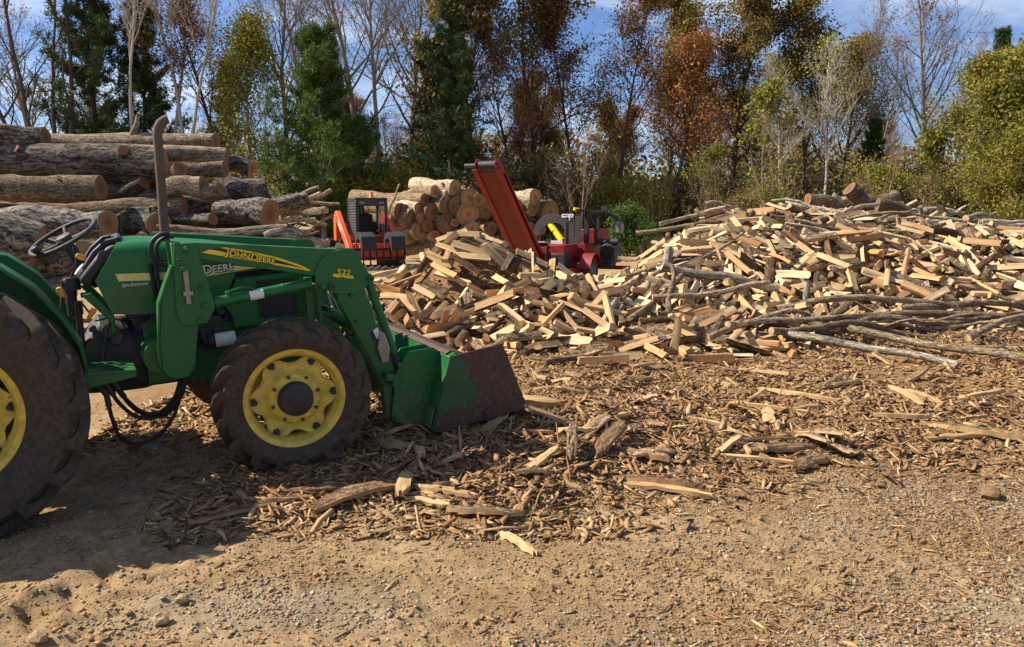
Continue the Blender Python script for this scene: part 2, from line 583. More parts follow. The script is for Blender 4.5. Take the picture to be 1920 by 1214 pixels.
TRACK_A, TRACK_B = np.array([-2.12, 2.75]), np.array([-1.70, 4.05])
def ground_z(x, y):
    x = np.asarray(x, float); y = np.asarray(y, float)
    near = np.exp(-((np.hypot(x, y - 4)) / 14.0) ** 2)
    z = 0.09 * (fbm(x * 0.35, y * 0.35, 1) - 0.5) * (0.3 + 0.7 * near)
    z = z + near * 0.045 * (fbm(x * 1.8, y * 1.8, 2) - 0.5)
    rough = np.clip((fbm(x * 0.8, y * 0.8, 31) - 0.38) * 4, 0.25, 1)
    z = z + near * 0.030 * rough * (fbm(x * 7.0, y * 7.0, 3) - 0.5)
    z = z + near * 0.026 * rough * (fbm(x * 20.0, y * 20.0, 4, 3) - 0.5)
    cr = vnoise(x * 16.0, y * 16.0, 61) * vnoise(x * 6.5, y * 6.5, 62)
    z = z + near * 0.03 * np.clip(cr - 0.42, 0, 1) * 1.6
    # clods
    c = fbm(x * 11.0, y * 11.0, 77, 2)
    z = z + near * 0.05 * np.clip(c - 0.70, 0, 1) * 2.2
    # the tractor stands with its front end a little higher, on trampled bark
    z = z + 0.085 * np.exp(-(((x + 1.6) / 1.5) ** 2 + ((y - 5.9) / 1.0) ** 2))
    z = z + 0.13 * np.exp(-(((x - 0.15) / 1.1) ** 2 + ((y - 6.3) / 0.8) ** 2))
    z = z - 0.045 * np.exp(-(((x + 3.0) / 0.9) ** 2 + ((y - 4.2) / 0.9) ** 2))
    mm = mulch_mask(x, y)
    z = z + mm * (0.035 + 0.10 * (fbm(x * 2.6, y * 2.6, 9) - 0.45) + 0.05 * (fbm(x * 9, y * 9, 10, 3) - 0.5))
    # lugged tyre prints
    d = TRACK_B - TRACK_A
    L = np.hypot(*d); d = d / L
    px, py = x - TRACK_A[0], y - TRACK_A[1]
    s = px * d[0] + py * d[1]
    t = px * d[1] - py * d[0]
    inside = (s > -0.2) & (s < L + 0.1)
    def soft(v):
        v = np.clip(v, 0, 1)
        return v * v * (3 - 2 * v)
    for off, sgn in ((-0.14, 1), (0.14, -1)):
        q = ((s + sgn * (t - off) * 0.6 + (0.1 if sgn > 0 else 0.0)) % 0.21) / 0.21
        bar = soft(1.5 - np.abs(q - 0.5) / 0.13) * soft(1.6 - np.abs(t - off) / 0.105)
        z = z + np.where(inside, -0.042 * bar * (0.5 + fbm(x * 3, y * 3, 41)), 0.0)
    z = z + np.where(inside, 0.024 * soft(1 - np.abs(np.abs(t) - 0.31) / 0.13) * (0.3 + 1.4 * fbm(x * 6, y * 6, 43)), 0.0)
    z = np.where((y > 9) & (y < 21) & (x > -4) & (x < 15), np.maximum(z, CORE(x, y) - 0.16), z)
    # the yard rises gently under the woods
    z = z + np.clip((y - 40) * 0.012, 0, 1.2)
    return z

def gz(x, y):
    return float(ground_z(np.array([x]), np.array([y]))[0])

def build_ground():
    def axis(lo, dense0, dense1, hi, step, grow):
        a = list(np.arange(dense0, dense1, step))
        s, v = step, dense1
        while v < hi:
            a.append(v); s = min(s * grow, 14.0); v += s
        a.append(hi)
        s, v = step * grow, dense0 - step
        pre = []
        while v > lo:
            pre.append(v); s = min(s * grow, 14.0); v -= s
        pre.append(lo)
        return np.array(pre[::-1] + a)
    xs = axis(-420, -3.6, 4.6, 420, 0.022, 1.035)
    ys = axis(-40, 2.6, 6.6, 900, 0.020, 1.03)
    X, Y = np.meshgrid(xs, ys)
    Z = ground_z(X, Y)
    V = np.stack([X.ravel(), Y.ravel(), Z.ravel()], 1)
    nx, ny = len(xs), len(ys)
    i = np.arange(nx - 1)[None, :] + nx * np.arange(ny - 1)[:, None]
    F = np.stack([i, i + 1, i + 1 + nx, i + nx], -1).reshape(-1)
    m, nt, b = nodes_of("yard_dirt")
    v = coord(nt)
    at = N(nt, "ShaderNodeAttribute", attribute_name="cover")
    sep = nt.nodes.new("ShaderNodeSeparateColor")
    nt.links.new(at.outputs["Color"], sep.inputs["Color"])
    n1 = noise(nt, v, 1.3, 6.0, 0.6)
    n2 = noise(nt, v, 9.0, 8.0, 0.65)
    n3 = noise(nt, v, 70.0, 6.0, 0.7)
    c = ramp(nt, n1, [(0.3, (0.25, 0.16, 0.08)), (0.48, (0.35, 0.235, 0.122)), (0.66, (0.44, 0.31, 0.175))])
    c = mixc(nt, 1.0, c, ramp(nt, n2, [(0.3, 0.62), (0.5, 1.0), (0.72, 1.2)]), 'MULTIPLY')
    c = mixc(nt, 1.0, c, ramp(nt, n3, [(0.28, 0.6), (0.5, 1.0), (0.75, 1.22)]), 'MULTIPLY')
    mul = ramp(nt, n3, [(0.3, (0.12, 0.062, 0.028)), (0.5, (0.25, 0.14, 0.064)), (0.72, (0.42, 0.26, 0.125))])
    fin = ramp(nt, n3, [(0.3, (0.13, 0.068, 0.028)), (0.52, (0.27, 0.165, 0.078)), (0.72, (0.46, 0.32, 0.17))])
    fm = N(nt, "ShaderNodeMath", operation='MULTIPLY'); fm.inputs[1].default_value = 0.8
    nt.links.new(sep.outputs["Blue"], fm.inputs[0])
    c = mixc(nt, fm.outputs[0], c, fin)
    c = mixc(nt, sep.outputs["Red"], c, mul)
    vo = N(nt, "ShaderNodeTexVoronoi", Scale=55.0)
    nt.links.new(v, vo.inputs["Vector"])
    gcol = mixc(nt, vo.outputs["Color"], (0.16, 0.135, 0.10), (0.42, 0.36, 0.27))
    gm = N(nt, "ShaderNodeMath", operation='MULTIPLY')
    gm.inputs[1].default_value = 0.45
    nt.links.new(sep.outputs["Green"], gm.inputs[0])
    c = mixc(nt, gm.outputs[0], c, gcol)
    nt.links.new(c, b.inputs["Base Color"])
    b.inputs["Roughness"].default_value = 0.95
    b.inputs["Specular IOR Level"].default_value = 0.08
    h = mixc(nt, 0.5, n2, n3)
    bump(nt, b, h, 1.0, 0.03)
    me = np_mesh("ground", V, F, 4, m, smooth=True)
    ca = me.color_attributes.new("cover", 'FLOAT_COLOR', 'POINT')
    cc = np.zeros((len(V), 4), np.float32)
    cc[:, 0] = mulch_mask(V[:, 0], V[:, 1])
    cc[:, 1] = gravel_mask(V[:, 0], V[:, 1])
    cc[:, 2] = np.clip((fbm(V[:, 0] * 1.1 + 5, V[:, 1] * 1.4, 51) - 0.34) * 3.2, 0, 1) * np.clip((V[:, 0] + 1.2) / 2.2, 0.1, 1) * np.clip((6.6 - V[:, 1]) / 1.0, 0, 1)
    cc[:, 3] = 1
    ca.data.foreach_set("color", cc.ravel())
    tag(link("ground", me), "tan packed dirt of the wood yard with tyre prints", "ground", kind="structure")

build_ground()

# ---------------------------------------------------------------- the green tractor
def make_tyre(Rad, W, rim_r, lugs, lug_h, lug_w):
    """agricultural tyre round the local Y axis"""
    mb = MB()
    h = W / 2
    prof = [(rim_r, -h * 0.62), (rim_r + 0.03, -h * 0.78), (rim_r + (Rad - rim_r) * 0.45, -h * 1.0), (Rad - lug_h - 0.055, -h * 0.97), (Rad - lug_h - 0.018, -h * 0.80),
            (Rad - lug_h, -h * 0.4), (Rad - lug_h + 0.004, 0), (Rad - lug_h, h * 0.4), (Rad - lug_h - 0.018, h * 0.80), (Rad - lug_h - 0.055, h * 0.97),
            (rim_r + (Rad - rim_r) * 0.45, h * 1.0), (rim_r + 0.03, h * 0.78), (rim_r, h * 0.62)]
    mb.lathe(prof, 64)
    def base(y):
        a = abs(y) / h
        return Rad - lug_h - 0.002 - 0.02 * max(0, a - 0.45) ** 2 / 0.3
    rng = random.Random(3)
    for s in (-1, 1):
        for k in range(lugs):
            t0 = 2 * math.pi * (k + (0.5 if s > 0 else 0)) / lugs
            vs, fs = [], []
            steps = [(-0.06, 0.0, 1.0), (0.25, 0.10, 1.0), (0.55, 0.21, 1.0), (0.82, 0.30, 1.05), (0.99, 0.36, 1.0), (1.02, 0.37, 0.0)]
            for i, (fy, dt, kh) in enumerate(steps):
                y = s * h * fy
                rb = base(y) - (0.02 if i >= 4 else 0) - (0.05 if i == 5 else 0)
                rt = Rad - 0.03 * max(0, fy - 0.6) ** 2 / 0.16 * 0.6 if kh else rb + 0.004
                if i == 4: rt = Rad - 0.028
                w2 = lug_w * (0.75 + 0.35 * fy) / Rad
                th = t0 - dt * 1.15 * (0.55 / Rad) ** 0.5
                wear = rng.uniform(-0.004, 0.003)
                for r_, dth in ((rb, -w2 * 0.72), (rt + wear, -w2 * 0.45), (rt + wear, w2 * 0.45), (rb, w2 * 0.72)):
                    a = th + dth
                    vs.append((r_ * math.cos(a), y, r_ * math.sin(a)))
            for i in range(len(steps) - 1):
                for q in range(3):
                    a, b2 = i * 4 + q, i * 4 + q + 1
                    fs.append((a, b2, b2 + 4, a + 4))
            fs.append((0, 1, 2, 3))
            fs.append(tuple(len(vs) - 4 + q for q in (3, 2, 1, 0)))
            mb.add(vs, fs)
    return mb

def make_rim(rim_r, W, dish_y, s=-1, lobes=6, r_in=0.11, lobe_depth=0.035):
    """s: the outer side of the wheel; dish_y how far in the disc sits"""
    mb = MB()
    h = W / 2
    o = s
    prof = [(rim_r + 0.012, o * h * 0.70), (rim_r + 0.018, o * h * 0.64), (rim_r - 0.006, o * h * 0.60), (rim_r - 0.020, o * h * 0.45), (rim_r - 0.030, o * h * 0.30), (rim_r - 0.035, 0), (rim_r - 0.035, -o * h * 0.3), (rim_r, -o * h * 0.6), (rim_r + 0.018, -o * h * 0.7),
            (rim_r - 0.012, -o * h * 0.7), (rim_r - 0.045, -o * h * 0.28), (rim_r - 0.045, o * h * 0.28), (rim_r - 0.032, o * h * 0.44), (rim_r - 0.02, o * h * 0.62)]
    mb.lathe(prof, 64, closed=True)
    disc = MB()
    n = 72
    rings = [(0.0, 0.9), (0.28, 0.9), (0.50, 0.86), (0.575, 0.78), (0.63, 0.35), (0.68, 0.05), (0.82, -0.08), (0.93, -0.02), (1.0, 0.12)]
    ro = rim_r - 0.042
    vs, fs = [], []
    for fr, dep in rings:
        for j in range(n):
            a = 2 * math.pi * j / n
            lob = 1.0
            if fr > 0.7:
                kk = (math.cos(lobes * a) + 1) / 2
                lob = 1.0 - lobe_depth / ro * (1 - kk) ** 2.2 * (1.0 if fr == 1.0 else 0.5 if fr > 0.9 else 0.2) * 1.9
            r = max(0.03, fr * ro * lob)
            vs.append((r * math.cos(a), o * (dish_y + dep * 0.06), r * math.sin(a)))
    for i in range(len(rings) - 1):
        for j in range(n):
            q = (j + 1) % n
            fs.append((i * n + j, i * n + q, (i + 1) * n + q, (i + 1) * n + j))
    nb = len(vs)
    vs2 = [(x, y - o * 0.012, z) for x, y, z in vs]
    fs2 = [tuple(i + nb for i in f[::-1]) for f in fs]
    edge = [((len(rings) - 1) * n + j, (len(rings) - 1) * n + (j + 1) % n, (len(rings) - 1) * n + (j + 1) % n + nb, (len(rings) - 1) * n + j + nb) for j in range(n)]
    disc.add(vs + vs2, fs + fs2 + edge)
    return mb, disc

tractor = thing("farm_tractor", "muddy green farm tractor with yellow rims and its loader bucket lowered to the ground", "tractor", (-3.4, 4.85, -0.02), (R(2), R(-3), R(30)))

def wheel(front, s, steer=0.0):
    if front:
        Rad, W, rr, x, y, z = 0.515, 0.27, 0.318, 1.80, s * 0.795, 0.522
    else:
        Rad, W, rr, x, y, z = 0.74, 0.43, 0.405, -0.11, s * 0.72, 0.715
    ty = obj("wheel", make_tyre(Rad, W, rr, 17 if front else 19, 0.046 if front else 0.056, 0.034 if front else 0.045), M['tyre'], tractor, (x, y, z), (0, 0, steer), bevel=0.003, smooth=38)
    ty["label"] = ("small front" if front else "large rear") + " wheel with muddy lugged tyre"
    rim, disc = make_rim(rr, W, 0.035 if front else 0.02, s, 6 if front else 8, lobe_depth=0.03 if front else 0.02)
    obj("rim", rim, M['yellow'], ty, smooth=40)
    obj("wheel_disc", disc, M['yellow'], ty, smooth=40)
    ro = rr - 0.055
    nl = 6 if front else 8
    lug = MB()
    lug.cyl((-0.012, s * 0.03, 0), (-0.012, s * 0.068, 0), 0.017, 6)
    lug.cyl((-0.012, s * 0.06, 0), (-0.012, s * 0.088, 0), 0.009, 8)
    lug.box((0.02, s * 0.035, 0), (0.07, 0.02, 0.05))
    for k in range(nl):
        a = 2 * math.pi * k / nl
        p, rt = (math.cos(a) * ro, 0, math.sin(a) * ro), (0, -a, 0)
        if k == 0:
            first = obj("clamp_lug", lug, M['iron'], ty, p, rt, bevel=0.002)
        else:
            c = first.copy(); COL.objects.link(c); c.location = p; c.rotation_euler = rt
    hub = MB()
    d0 = 0.09 if front else 0.075
    if front:
        hub.lathe([(0.001, 0.150 * s), (0.094, 0.150 * s), (0.106, 0.142 * s), (0.110, 0.12 * s), (0.112, 0.09 * s), (0.122, 0.085 * s), (0.124, 0.05 * s), (0.001, 0.05 * s)], 32)
        for k in range(3):
            a = k * 2.1 + 0.5
            hub.cyl((0.06 * math.cos(a), 0.150 * s, 0.06 * math.sin(a)), (0.06 * math.cos(a), 0.154 * s, 0.06 * math.sin(a)), 0.012, 8)
    else:
        hub.lathe([(0.001, 0.12 * s), (0.05, 0.12 * s), (0.06, 0.1 * s), (0.10, 0.085 * s), (0.11, 0.05 * s), (0.001, 0.05 * s)], 28)
    obj("hub", hub, M['black'], ty, bevel=0.003)
    r = 0.152 if front else 0.19
    dd = (0.035 if front else 0.02) + (0.053 if front else 0.054)
    nut = MB()
    nut.cyl((0, (dd - 0.004) * s, 0), (0, (dd + 0.016) * s, 0), 0.012, 6)
    for k in range(8):
        a = 2 * math.pi * (k + 0.3) / 8
        p = (r * math.cos(a), 0, r * math.sin(a))
        if k == 0:
            first = obj("wheel_nut", nut, M['iron'], ty, p, bevel=0.002)
        else:
            c = first.copy(); COL.objects.link(c); c.location = p
    return ty

wheel(True, -1, R(-3)); wheel(True, 1, R(-3)); wheel(False, -1); wheel(False, 1)

# mud packed between the front lugs
# ---- hood
def hood():
    mb = MB()
    st = [(0.80, 1.113, 1.565, 0.322, 1), (0.95, 1.098, 1.568, 0.325, 0.35), (1.10, 1.09, 1.562, 0.325, 0), (1.46, 1.10, 1.515, 0.322, 0), (1.52, 1.16, 1.505, 0.32, 0), (1.60, 1.315, 1.49, 0.318, 0), (1.85, 1.325, 1.445, 0.305, 0), (2.05, 1.31, 1.385, 0.28, 0), (2.15, 1.25, 1.315, 0.24, 0)]
    rings = []
    for x, zb, zt, hw, sl in st:
        rr = min(0.11, (zt - zb) * 0.6)
        pts = [(-hw, zb)]
        for k in range(6):
            pts.append((-hw - 0.004 * math.sin(k), zb + (zt - rr - zb) * (k + 1) / 6))
        for k in range(1, 6):
            a = math.pi / 2 * k / 6
            pts.append((-hw + rr * (1 - math.cos(a)), zt - rr + rr * math.sin(a)))
        pts += [(-hw + rr, zt), (-hw * 0.35, zt + 0.012)]
        pts = pts + [(-y, z) for y, z in pts[::-1]]
        def shear(z):
            return sl * np.interp(z, [1.11, 1.34, 1.57], [0.02, -0.055, 0.105])
        rings.append([(x + shear(z), y, z) for y, z in pts])
    n = len(rings[0])
    vs = [p for r in rings for p in r]
    fs = []
    for i in range(len(rings) - 1):
        for j in range(n - 1):
            fs.append((i * n + j, i * n + j + 1, (i + 1) * n + j + 1, (i + 1) * n + j))
    fs.append(tuple(range(n)))
    fs.append(tuple(range((len(rings) - 1) * n + n - 1, (len(rings) - 1) * n - 1, -1)))
    mb.add(vs, fs)
    return mb
hd = obj("hood", hood(), M['green_clean'], tractor, smooth=35)
hd["label"] = "green engine hood with a pale yellow stripe"

def plate(name, poly, y, thick, mat, parent, mat_bevel=0.0):
    mb = MB()
    mb.prism(poly, y, y + thick)
    return obj(name, mb, mat, parent, bevel=mat_bevel, smooth=0)

SY = -0.3295
plate("stripe", [(0.863, 1.372), (1.151, 1.357), (1.36, 1.352), (1.36, 1.303), (1.146, 1.308), (0.88, 1.323)], SY, -0.002, M['decal_pale'], hd)
plate("stripe", [(1.36, 1.352), (1.597, 1.364), (1.735, 1.338), (1.36, 1.303)], SY, -0.002, M['decal_pale'], hd)
def lettering(name, parts, size, at, slope, y, mat, parent, width=None, outline=None, shear=0.0, fat=0.0):
    def one(nm, m_, f_, dy):
        mb, w = text_mesh(parts, size, 0.0008, f_, shear=shear)
        kx = (width / w) if width else 1.0
        ca, sa = math.cos(slope), math.sin(slope)
        mb.v = [(at[0] + (x * kx) * ca - z * sa, y - dy + yy, at[1] + (x * kx) * sa + z * ca) for x, yy, z in mb.v]
        return obj(nm, mb, m_, parent, smooth=0, fix=False)
    if outline:
        one(name, M['decal_black'], outline, 0.0012)
    return one(name, mat, fat, 0.004)
lettering("lettering", [("J", 1.0), ("OHN", 0.82), (" ", .6), ("D", 1.0), ("EERE", 0.82)], 0.082, (1.195, 1.316), R(3), SY - 0.001, M['decal_white'], hd, width=0.40, outline=0.008, fat=0.001)
lettering("lettering", [("SyncReverser", 1.0)], 0.032, (0.893, 1.286), R(0), SY, M['decal_white'], hd, width=0.16, shear=0.25)

# ---- grille panels, engine, chassis
g = MB()
for s in (-1, 1):
    g.prism([(1.55, 1.02), (1.50, 1.10), (1.60, 1.27), (2.12, 1.285), (2.17, 1.20), (2.17, 0.93), (1.56, 0.93)], s * 0.285, s * 0.305)
nose = g
nose.prism([(-0.30, 0.93), (-0.30, 1.24), (0.30, 1.24), (0.30, 0.93)], 2.155, 2.185, 'x')
obj("nose_panel", nose, M['green'], tractor, bevel=0.006)
g = MB()
for s in (-1, 1):
    for k in range(11):
        g.box((1.745 + 0.024 * k, s * 0.309, 1.11), (0.006, 0.012, 0.26))
    g.box((1.865, s * 0.306, 1.11), (0.27, 0.006, 0.27))
for k in range(9):
    g.box((2.19, 0, 0.97 + 0.03 * k), (0.012, 0.5, 0.008))
obj("side_grille", g, M['black'], tractor)
rad = MB()
rad.box((1.86, 0, 1.10), (0.56, 0.55, 0.38)); rad.box((1.3, 0, 1.17), (0.8, 0.52, 0.22))
rad.box((1.86, 0, 1.295), (0.5, 0.5, 0.03))
obj("engine", rad, M['black'], tractor, bevel=0.01)
eng = MB()
eng.box((1.30, 0, 0.90), (0.72, 0.42, 0.36)); eng.box((1.28, 0, 0.68), (0.66, 0.30, 0.22)); eng.box((1.28, -0.24, 0.96), (0.4, 0.10, 0.14))
for k in range(4):
    eng.cyl((1.06 + 0.14 * k, -0.20, 1.0), (1.06 + 0.14 * k, -0.30, 1.06), 0.03, 10)
    eng.tube([(1.06 + 0.14 * k, -0.27, 1.08), (1.1 + 0.14 * k, -0.29, 1.0), (1.18, -0.28, 0.9)], 0.008, 6)
eng.cyl((1.12, -0.22, 0.86), (1.30, -0.30, 0.86), 0.06, 16)
eng.cyl((1.44, -0.26, 0.95), (1.44, -0.26, 0.80), 0.045, 16)
obj("engine_block", eng, M['iron'], tractor, bevel=0.008)
f = MB()
f.cyl((1.415, -0.34, 0.865), (1.55, -0.34, 0.872), 0.048, 20)
oil = obj("oil_filter", f, M['white'], tractor, bevel=0.006)
f = MB()
f.cyl((1.37, -0.34, 0.863), (1.414, -0.34, 0.865), 0.053, 20); f.cyl((1.34, -0.34, 0.862), (1.37, -0.34, 0.863), 0.035, 14); f.tube([(1.35, -0.34, 0.87), (1.34, -0.31, 0.96), (1.40, -0.26, 1.02)], 0.028, 10)
obj("filter_head", f, M['black'], oil, bevel=0.004)
ch = MB()
ch.box((1.55, 0, 0.72), (1.10, 0.40, 0.22)); ch.box((1.90, 0, 0.60), (0.22, 1.10, 0.13)); ch.box((1.9, 0, 0.66), (0.3, 0.32, 0.2))
ch.cyl((1.80, -0.70, 0.52), (1.80, 0.70, 0.52), 0.07, 16)
for s in (-1, 1):
    ch.prism([(1.0, 0.62), (1.0, 1.02), (1.05, 1.06), (2.16, 0.86), (2.16, 0.66), (1.5, 0.56)], s * 0.20, s * 0.235)
    ch.cyl((1.80, s * 0.58, 0.52), (1.80, s * 0.70, 0.52), 0.12, 18)
obj("front_axle_frame", ch, M['green'], tractor, bevel=0.008)
tr = MB()
# gearbox housing behind the engine
sec = [(0.55, 0.60, 0.86, 0.16), (0.64, 0.56, 0.95, 0.20), (0.74, 0.55, 1.075, 0.22), (0.80, 0.55, 1.06, 0.25), (0.88, 0.55, 1.03, 0.26), (0.98, 0.55, 1.02, 0.26), (1.02, 0.56, 1.02, 0.24)]
rings = []
for x, z0, z1, hw in sec:
    ring = []
    for k in range(16):
        a = 2 * math.pi * k / 16
        cy, cz = math.cos(a), math.sin(a)
        e = 0.6
        ring.append((x, hw * math.copysign(abs(cy) ** e, cy), (z0 + z1) / 2 + (z1 - z0) / 2 * math.copysign(abs(cz) ** e, cz)))
    rings.append(ring)
vs = [p for r_ in rings for p in r_]
fs = [(i * 16 + j, i * 16 + (j + 1) % 16, (i + 1) * 16 + (j + 1) % 16, (i + 1) * 16 + j) for i in range(len(rings) - 1) for j in range(16)]
fs += [tuple(range(16)), tuple(range(len(vs) - 1, len(vs) - 17, -1))]
tr.add(vs, fs)
tr.box((0.25, 0, 0.72), (0.7, 0.36, 0.34)); tr.cyl((0, -0.55, 0.715), (0, 0.55, 0.715), 0.10, 18)
tr.cyl((0.80, -0.26, 1.0), (0.80, -0.285, 1.0), 0.05, 12); tr.cyl((0.92, -0.27, 0.72), (0.92, -0.285, 0.72), 0.025, 8); tr.cyl((0.70, -0.22, 1.02), (0.70, -0.25, 1.02), 0.025, 8)
tr.box((0.83, -0.275, 0.95), (0.07, 0.02, 0.09), rot=(0, 0.3, 0))
obj("gearbox", tr, M['iron'], tractor, bevel=0.006)
# black plate and green collar under the loader mast
f = MB()
f.box((1.02, -0.27, 0.86), (0.012, 0.05, 0.46))
f.tube([(0.86, -0.30, 1.08), (0.90, -0.31, 0.98), (0.955, -0.31, 0.88), (0.965, -0.31, 0.66)], 0.007, 6)
f.tube([(0.81, -0.29, 1.06), (0.77, -0.31, 0.98), (0.73, -0.3, 0.80)], 0.005, 6)
f.tube([(0.72, -0.24, 1.07), (0.80, -0.28, 1.09), (0.9, -0.28, 1.05)], 0.006, 6)
obj("cable", f, M['hose'], tractor)
f = MB()
f.cyl((1.06, -0.30, 0.84), (1.06, -0.52, 0.84), 0.11, 24); f.prism([(0.985, 0.62), (0.985, 1.03), (1.06, 1.06), (1.2, 1.0), (1.2, 0.62)], -0.28, -0.30)
for z in (0.95, 1.02):
    f.cyl((1.0, -0.30, z), (1.0, -0.325, z), 0.02, 6)
obj("mast_bracket", f, M['green'], tractor, bevel=0.004)

# ---- dashboard, steering, levers
d = MB()
bez = [(0.712, 1.296), (0.655, 1.325), (0.672, 1.365), (0.80, 1.515), (0.87, 1.555), (0.925, 1.545), (0.75, 1.335)]
d.prism(bez, -0.27, 0.27)
dash = obj("instrument_panel", d, M['black'], tractor, bevel=0.03, segs=3)
d = MB()
c, s_ = math.cos(R(50)), math.sin(R(50))
d.box((0.772, 0, 1.462), (0.20, 0.36, 0.02), rot=(0, R(-50), 0))
obj("gauge_glass", d, M['screen'], dash, bevel=0.006)
d = MB()
for y in (-0.19, 0.19):
    d.tube([(0.70, y, 1.40), (0.77, y, 1.50), (0.845, y, 1.565), (0.91, y, 1.575)], 0.022, 8)
d.tube([(0.91, -0.19, 1.575), (0.92, 0, 1.59), (0.91, 0.19, 1.575)], 0.022, 8)
obj("panel_hood", d, M['black'], dash)
d = MB()
d.lathe([(0.03, 0), (0.045, 0.01), (0.045, 0.03), (0.02, 0.035), (0.001, 0.035)], 16, axis='z')
kb = obj("key_switch", d, M['decal_white'], dash, (0.69, -0.16, 1.385), (0, R(-50), 0))
d = MB()
d.tube([(0.72, 0.0, 1.35), (0.64, 0, 1.53), (0.612, 0, 1.585)], [0.04, 0.035, 0.03], 12)
d.tube([(0.78, 0.02, 1.30), (0.72, 0.0, 1.35)], [0.06, 0.045], 12)
obj("steering_column", d, M['black'], tractor)
sw = MB()
r0 = 0.215
ring = []
for k in range(48):
    a = 2 * math.pi * k / 48
    ring.append((r0 * math.cos(a), r0 * math.sin(a), 0))
n8 = 10
vs, fs = [], []
for k, p in enumerate(ring):
    a = 2 * math.pi * k / 48
    for j in range(n8):
        b_ = 2 * math.pi * j / n8
        rr = r0 + 0.0145 * math.cos(b_)
        vs.append((rr * math.cos(a), rr * math.sin(a), 0.0145 * math.sin(b_)))
for k in range(48):
    for j in range(n8):
        fs.append((k * n8 + j, ((k + 1) % 48) * n8 + j, ((k + 1) % 48) * n8 + (j + 1) % n8, k * n8 + (j + 1) % n8))
sw.add(vs, fs)
for a in (R(200), R(320), R(80)):
    sw.tube([(0, 0, -0.035), (0.1 * math.cos(a), 0.1 * math.sin(a), -0.022), (r0 * math.cos(a), r0 * math.sin(a), 0)], [0.016, 0.011, 0.012], 8)
sw.lathe([(0.001, 0.012), (0.045, 0.006), (0.06, -0.015), (0.05, -0.05), (0.001, -0.06)], 24, axis='z')
wh = obj("steering_wheel", sw, M['black'], tractor, (0.606, 0, 1.606), (R(11), R(-27), 0))
d = MB()
d.lathe([(0.001, 0.06), (0.018, 0.055), (0.027, 0.04), (0.02, 0.015), (0.012, 0), (0.001, 0)], 16, axis='z')
obj("spinner_knob", d, M['black'], wh, (-0.17, -0.13, 0.005))
lv = MB()
lv.tube([(0.612, -0.12, 1.335), (0.66, -0.10, 1.45), (0.655, -0.08, 1.54)], 0.008, 8)
lv.cyl((0.60, -0.12, 1.10), (0.61, -0.12, 1.34), 0.032, 14)
lv.lathe([(0.052, 0), (0.055, 0.05), (0.045, 0.075), (0.03, 0.08), (0.001, 0.08)], 16, (0.615, -0.12, 1.27), axis='z')
lv.tube([(0.66, -0.17, 1.235), (0.71, -0.18, 1.24), (0.75, -0.2, 1.22)], 0.018, 8)
lv.tube([(0.56, -0.2, 1.25), (0.545, -0.2, 1.18), (0.55, -0.2, 1.08)], 0.014, 8)
lv.cyl((0.625, -0.16, 0.85), (0.635, -0.16, 1.2), 0.022, 10)
lv.cyl((0.59, -0.22, 0.9), (0.592, -0.22, 1.14), 0.008, 8)
obj("control_levers", lv, M['black'], tractor, bevel=0.002)
for p, rr in (((0.553, -0.2, 1.262), (0, -.3, 0)), ((0.70, -0.30, 1.125), (0, .6, 0)), ((0.70, -0.12, 1.47), (0, -1.0, 0))):
    d = MB()
    d.lathe([(0.001, 0.045), (0.016, 0.04), (0.02, 0.02), (0.012, -0.03), (0.001, -0.035)], 14, axis='z')
    obj("lever_knob", d, M['orange_knob'], tractor, p, rr)
d = MB()
d.tube([(0.70, -0.30, 1.12), (0.66, -0.30, 1.2)], 0.006, 6); d.cyl((0.655, -0.3, 1.13), (0.66, -0.3, 1.22), 0.004, 6)
d.tube([(0.70, -0.12, 1.47), (0.76, -0.11, 1.40)], 0.013, 6)
obj("lever_rod", d, M['black'], tractor)
for s in (-1, 1):
    d = MB()
    d.prism([(0.66, 1.25), (0.72, 1.26), (0.83, 1.11), (0.83, 0.98), (0.80, 0.98), (0.79, 1.08)], s * 0.29, s * 0.26)
    obj("cowl_bracket", d, M['green'], tractor, bevel=0.006)

# ---- fenders, steps, seat
for s in (-1, 1):
    f = MB()
    ol = [(-0.70, 0.95), (-0.66, 1.2), (-0.5, 1.4), (-0.25, 1.52), (0.05, 1.545), (0.27, 1.486), (0.341, 1.424), (0.427, 1.346), (0.556, 1.141), (0.629, 0.969), (0.65, 0.753), (0.64, 0.666)]
    inn = [(x * 0.97 - 0.002, 0.715 + (z - 0.715) * 0.975) for x, z in ol]
    f.prism(ol + inn[::-1], s * 0.30, s * 0.515)
    wall = MB()
    wall.prism(ol + [(0.5, 0.6), (-0.5, 0.6)], s * 0.30, s * 0.288)
    o1 = obj("fender", f, M['green'], tractor, bevel=0.004, smooth=30)
    obj("fender_wall", wall, M['green'], o1, smooth=0)
st = MB()
st.prism([(0.62, 0.80), (0.62, 0.818), (0.90, 0.80), (0.90, 0.782)], -0.62, -0.30)
st.prism([(0.62, 0.72), (0.62, 0.80), (0.90, 0.782), (0.90, 0.755)], -0.62, -0.612)
st.prism([(0.89, 0.755), (0.89, 0.782), (0.90, 0.782), (0.90, 0.755)], -0.62, -0.30)
stp = obj("step_plate", st, M['green'], tractor, bevel=0.003)
d = MB()
for i in range(4):
    for j in range(5):
        x = 0.665 + 0.052 * i + (0.02 if j % 2 else 0)
        d.box((x, -0.575 + 0.055 * j, 0.8195 - (x - 0.62) * 0.064), (0.032, 0.018, 0.003), rot=(0, 0.064, 0))
obj("step_slots", d, M['decal_black'], stp)
d = MB()
d.box((0.05, 0, 1.14), (0.46, 0.48, 0.10)); d.box((-0.22, 0, 1.38), (0.10, 0.46, 0.46), rot=(0, -0.2, 0)); d.box((0.05, 0, 1.0), (0.3, 0.3, 0.2))
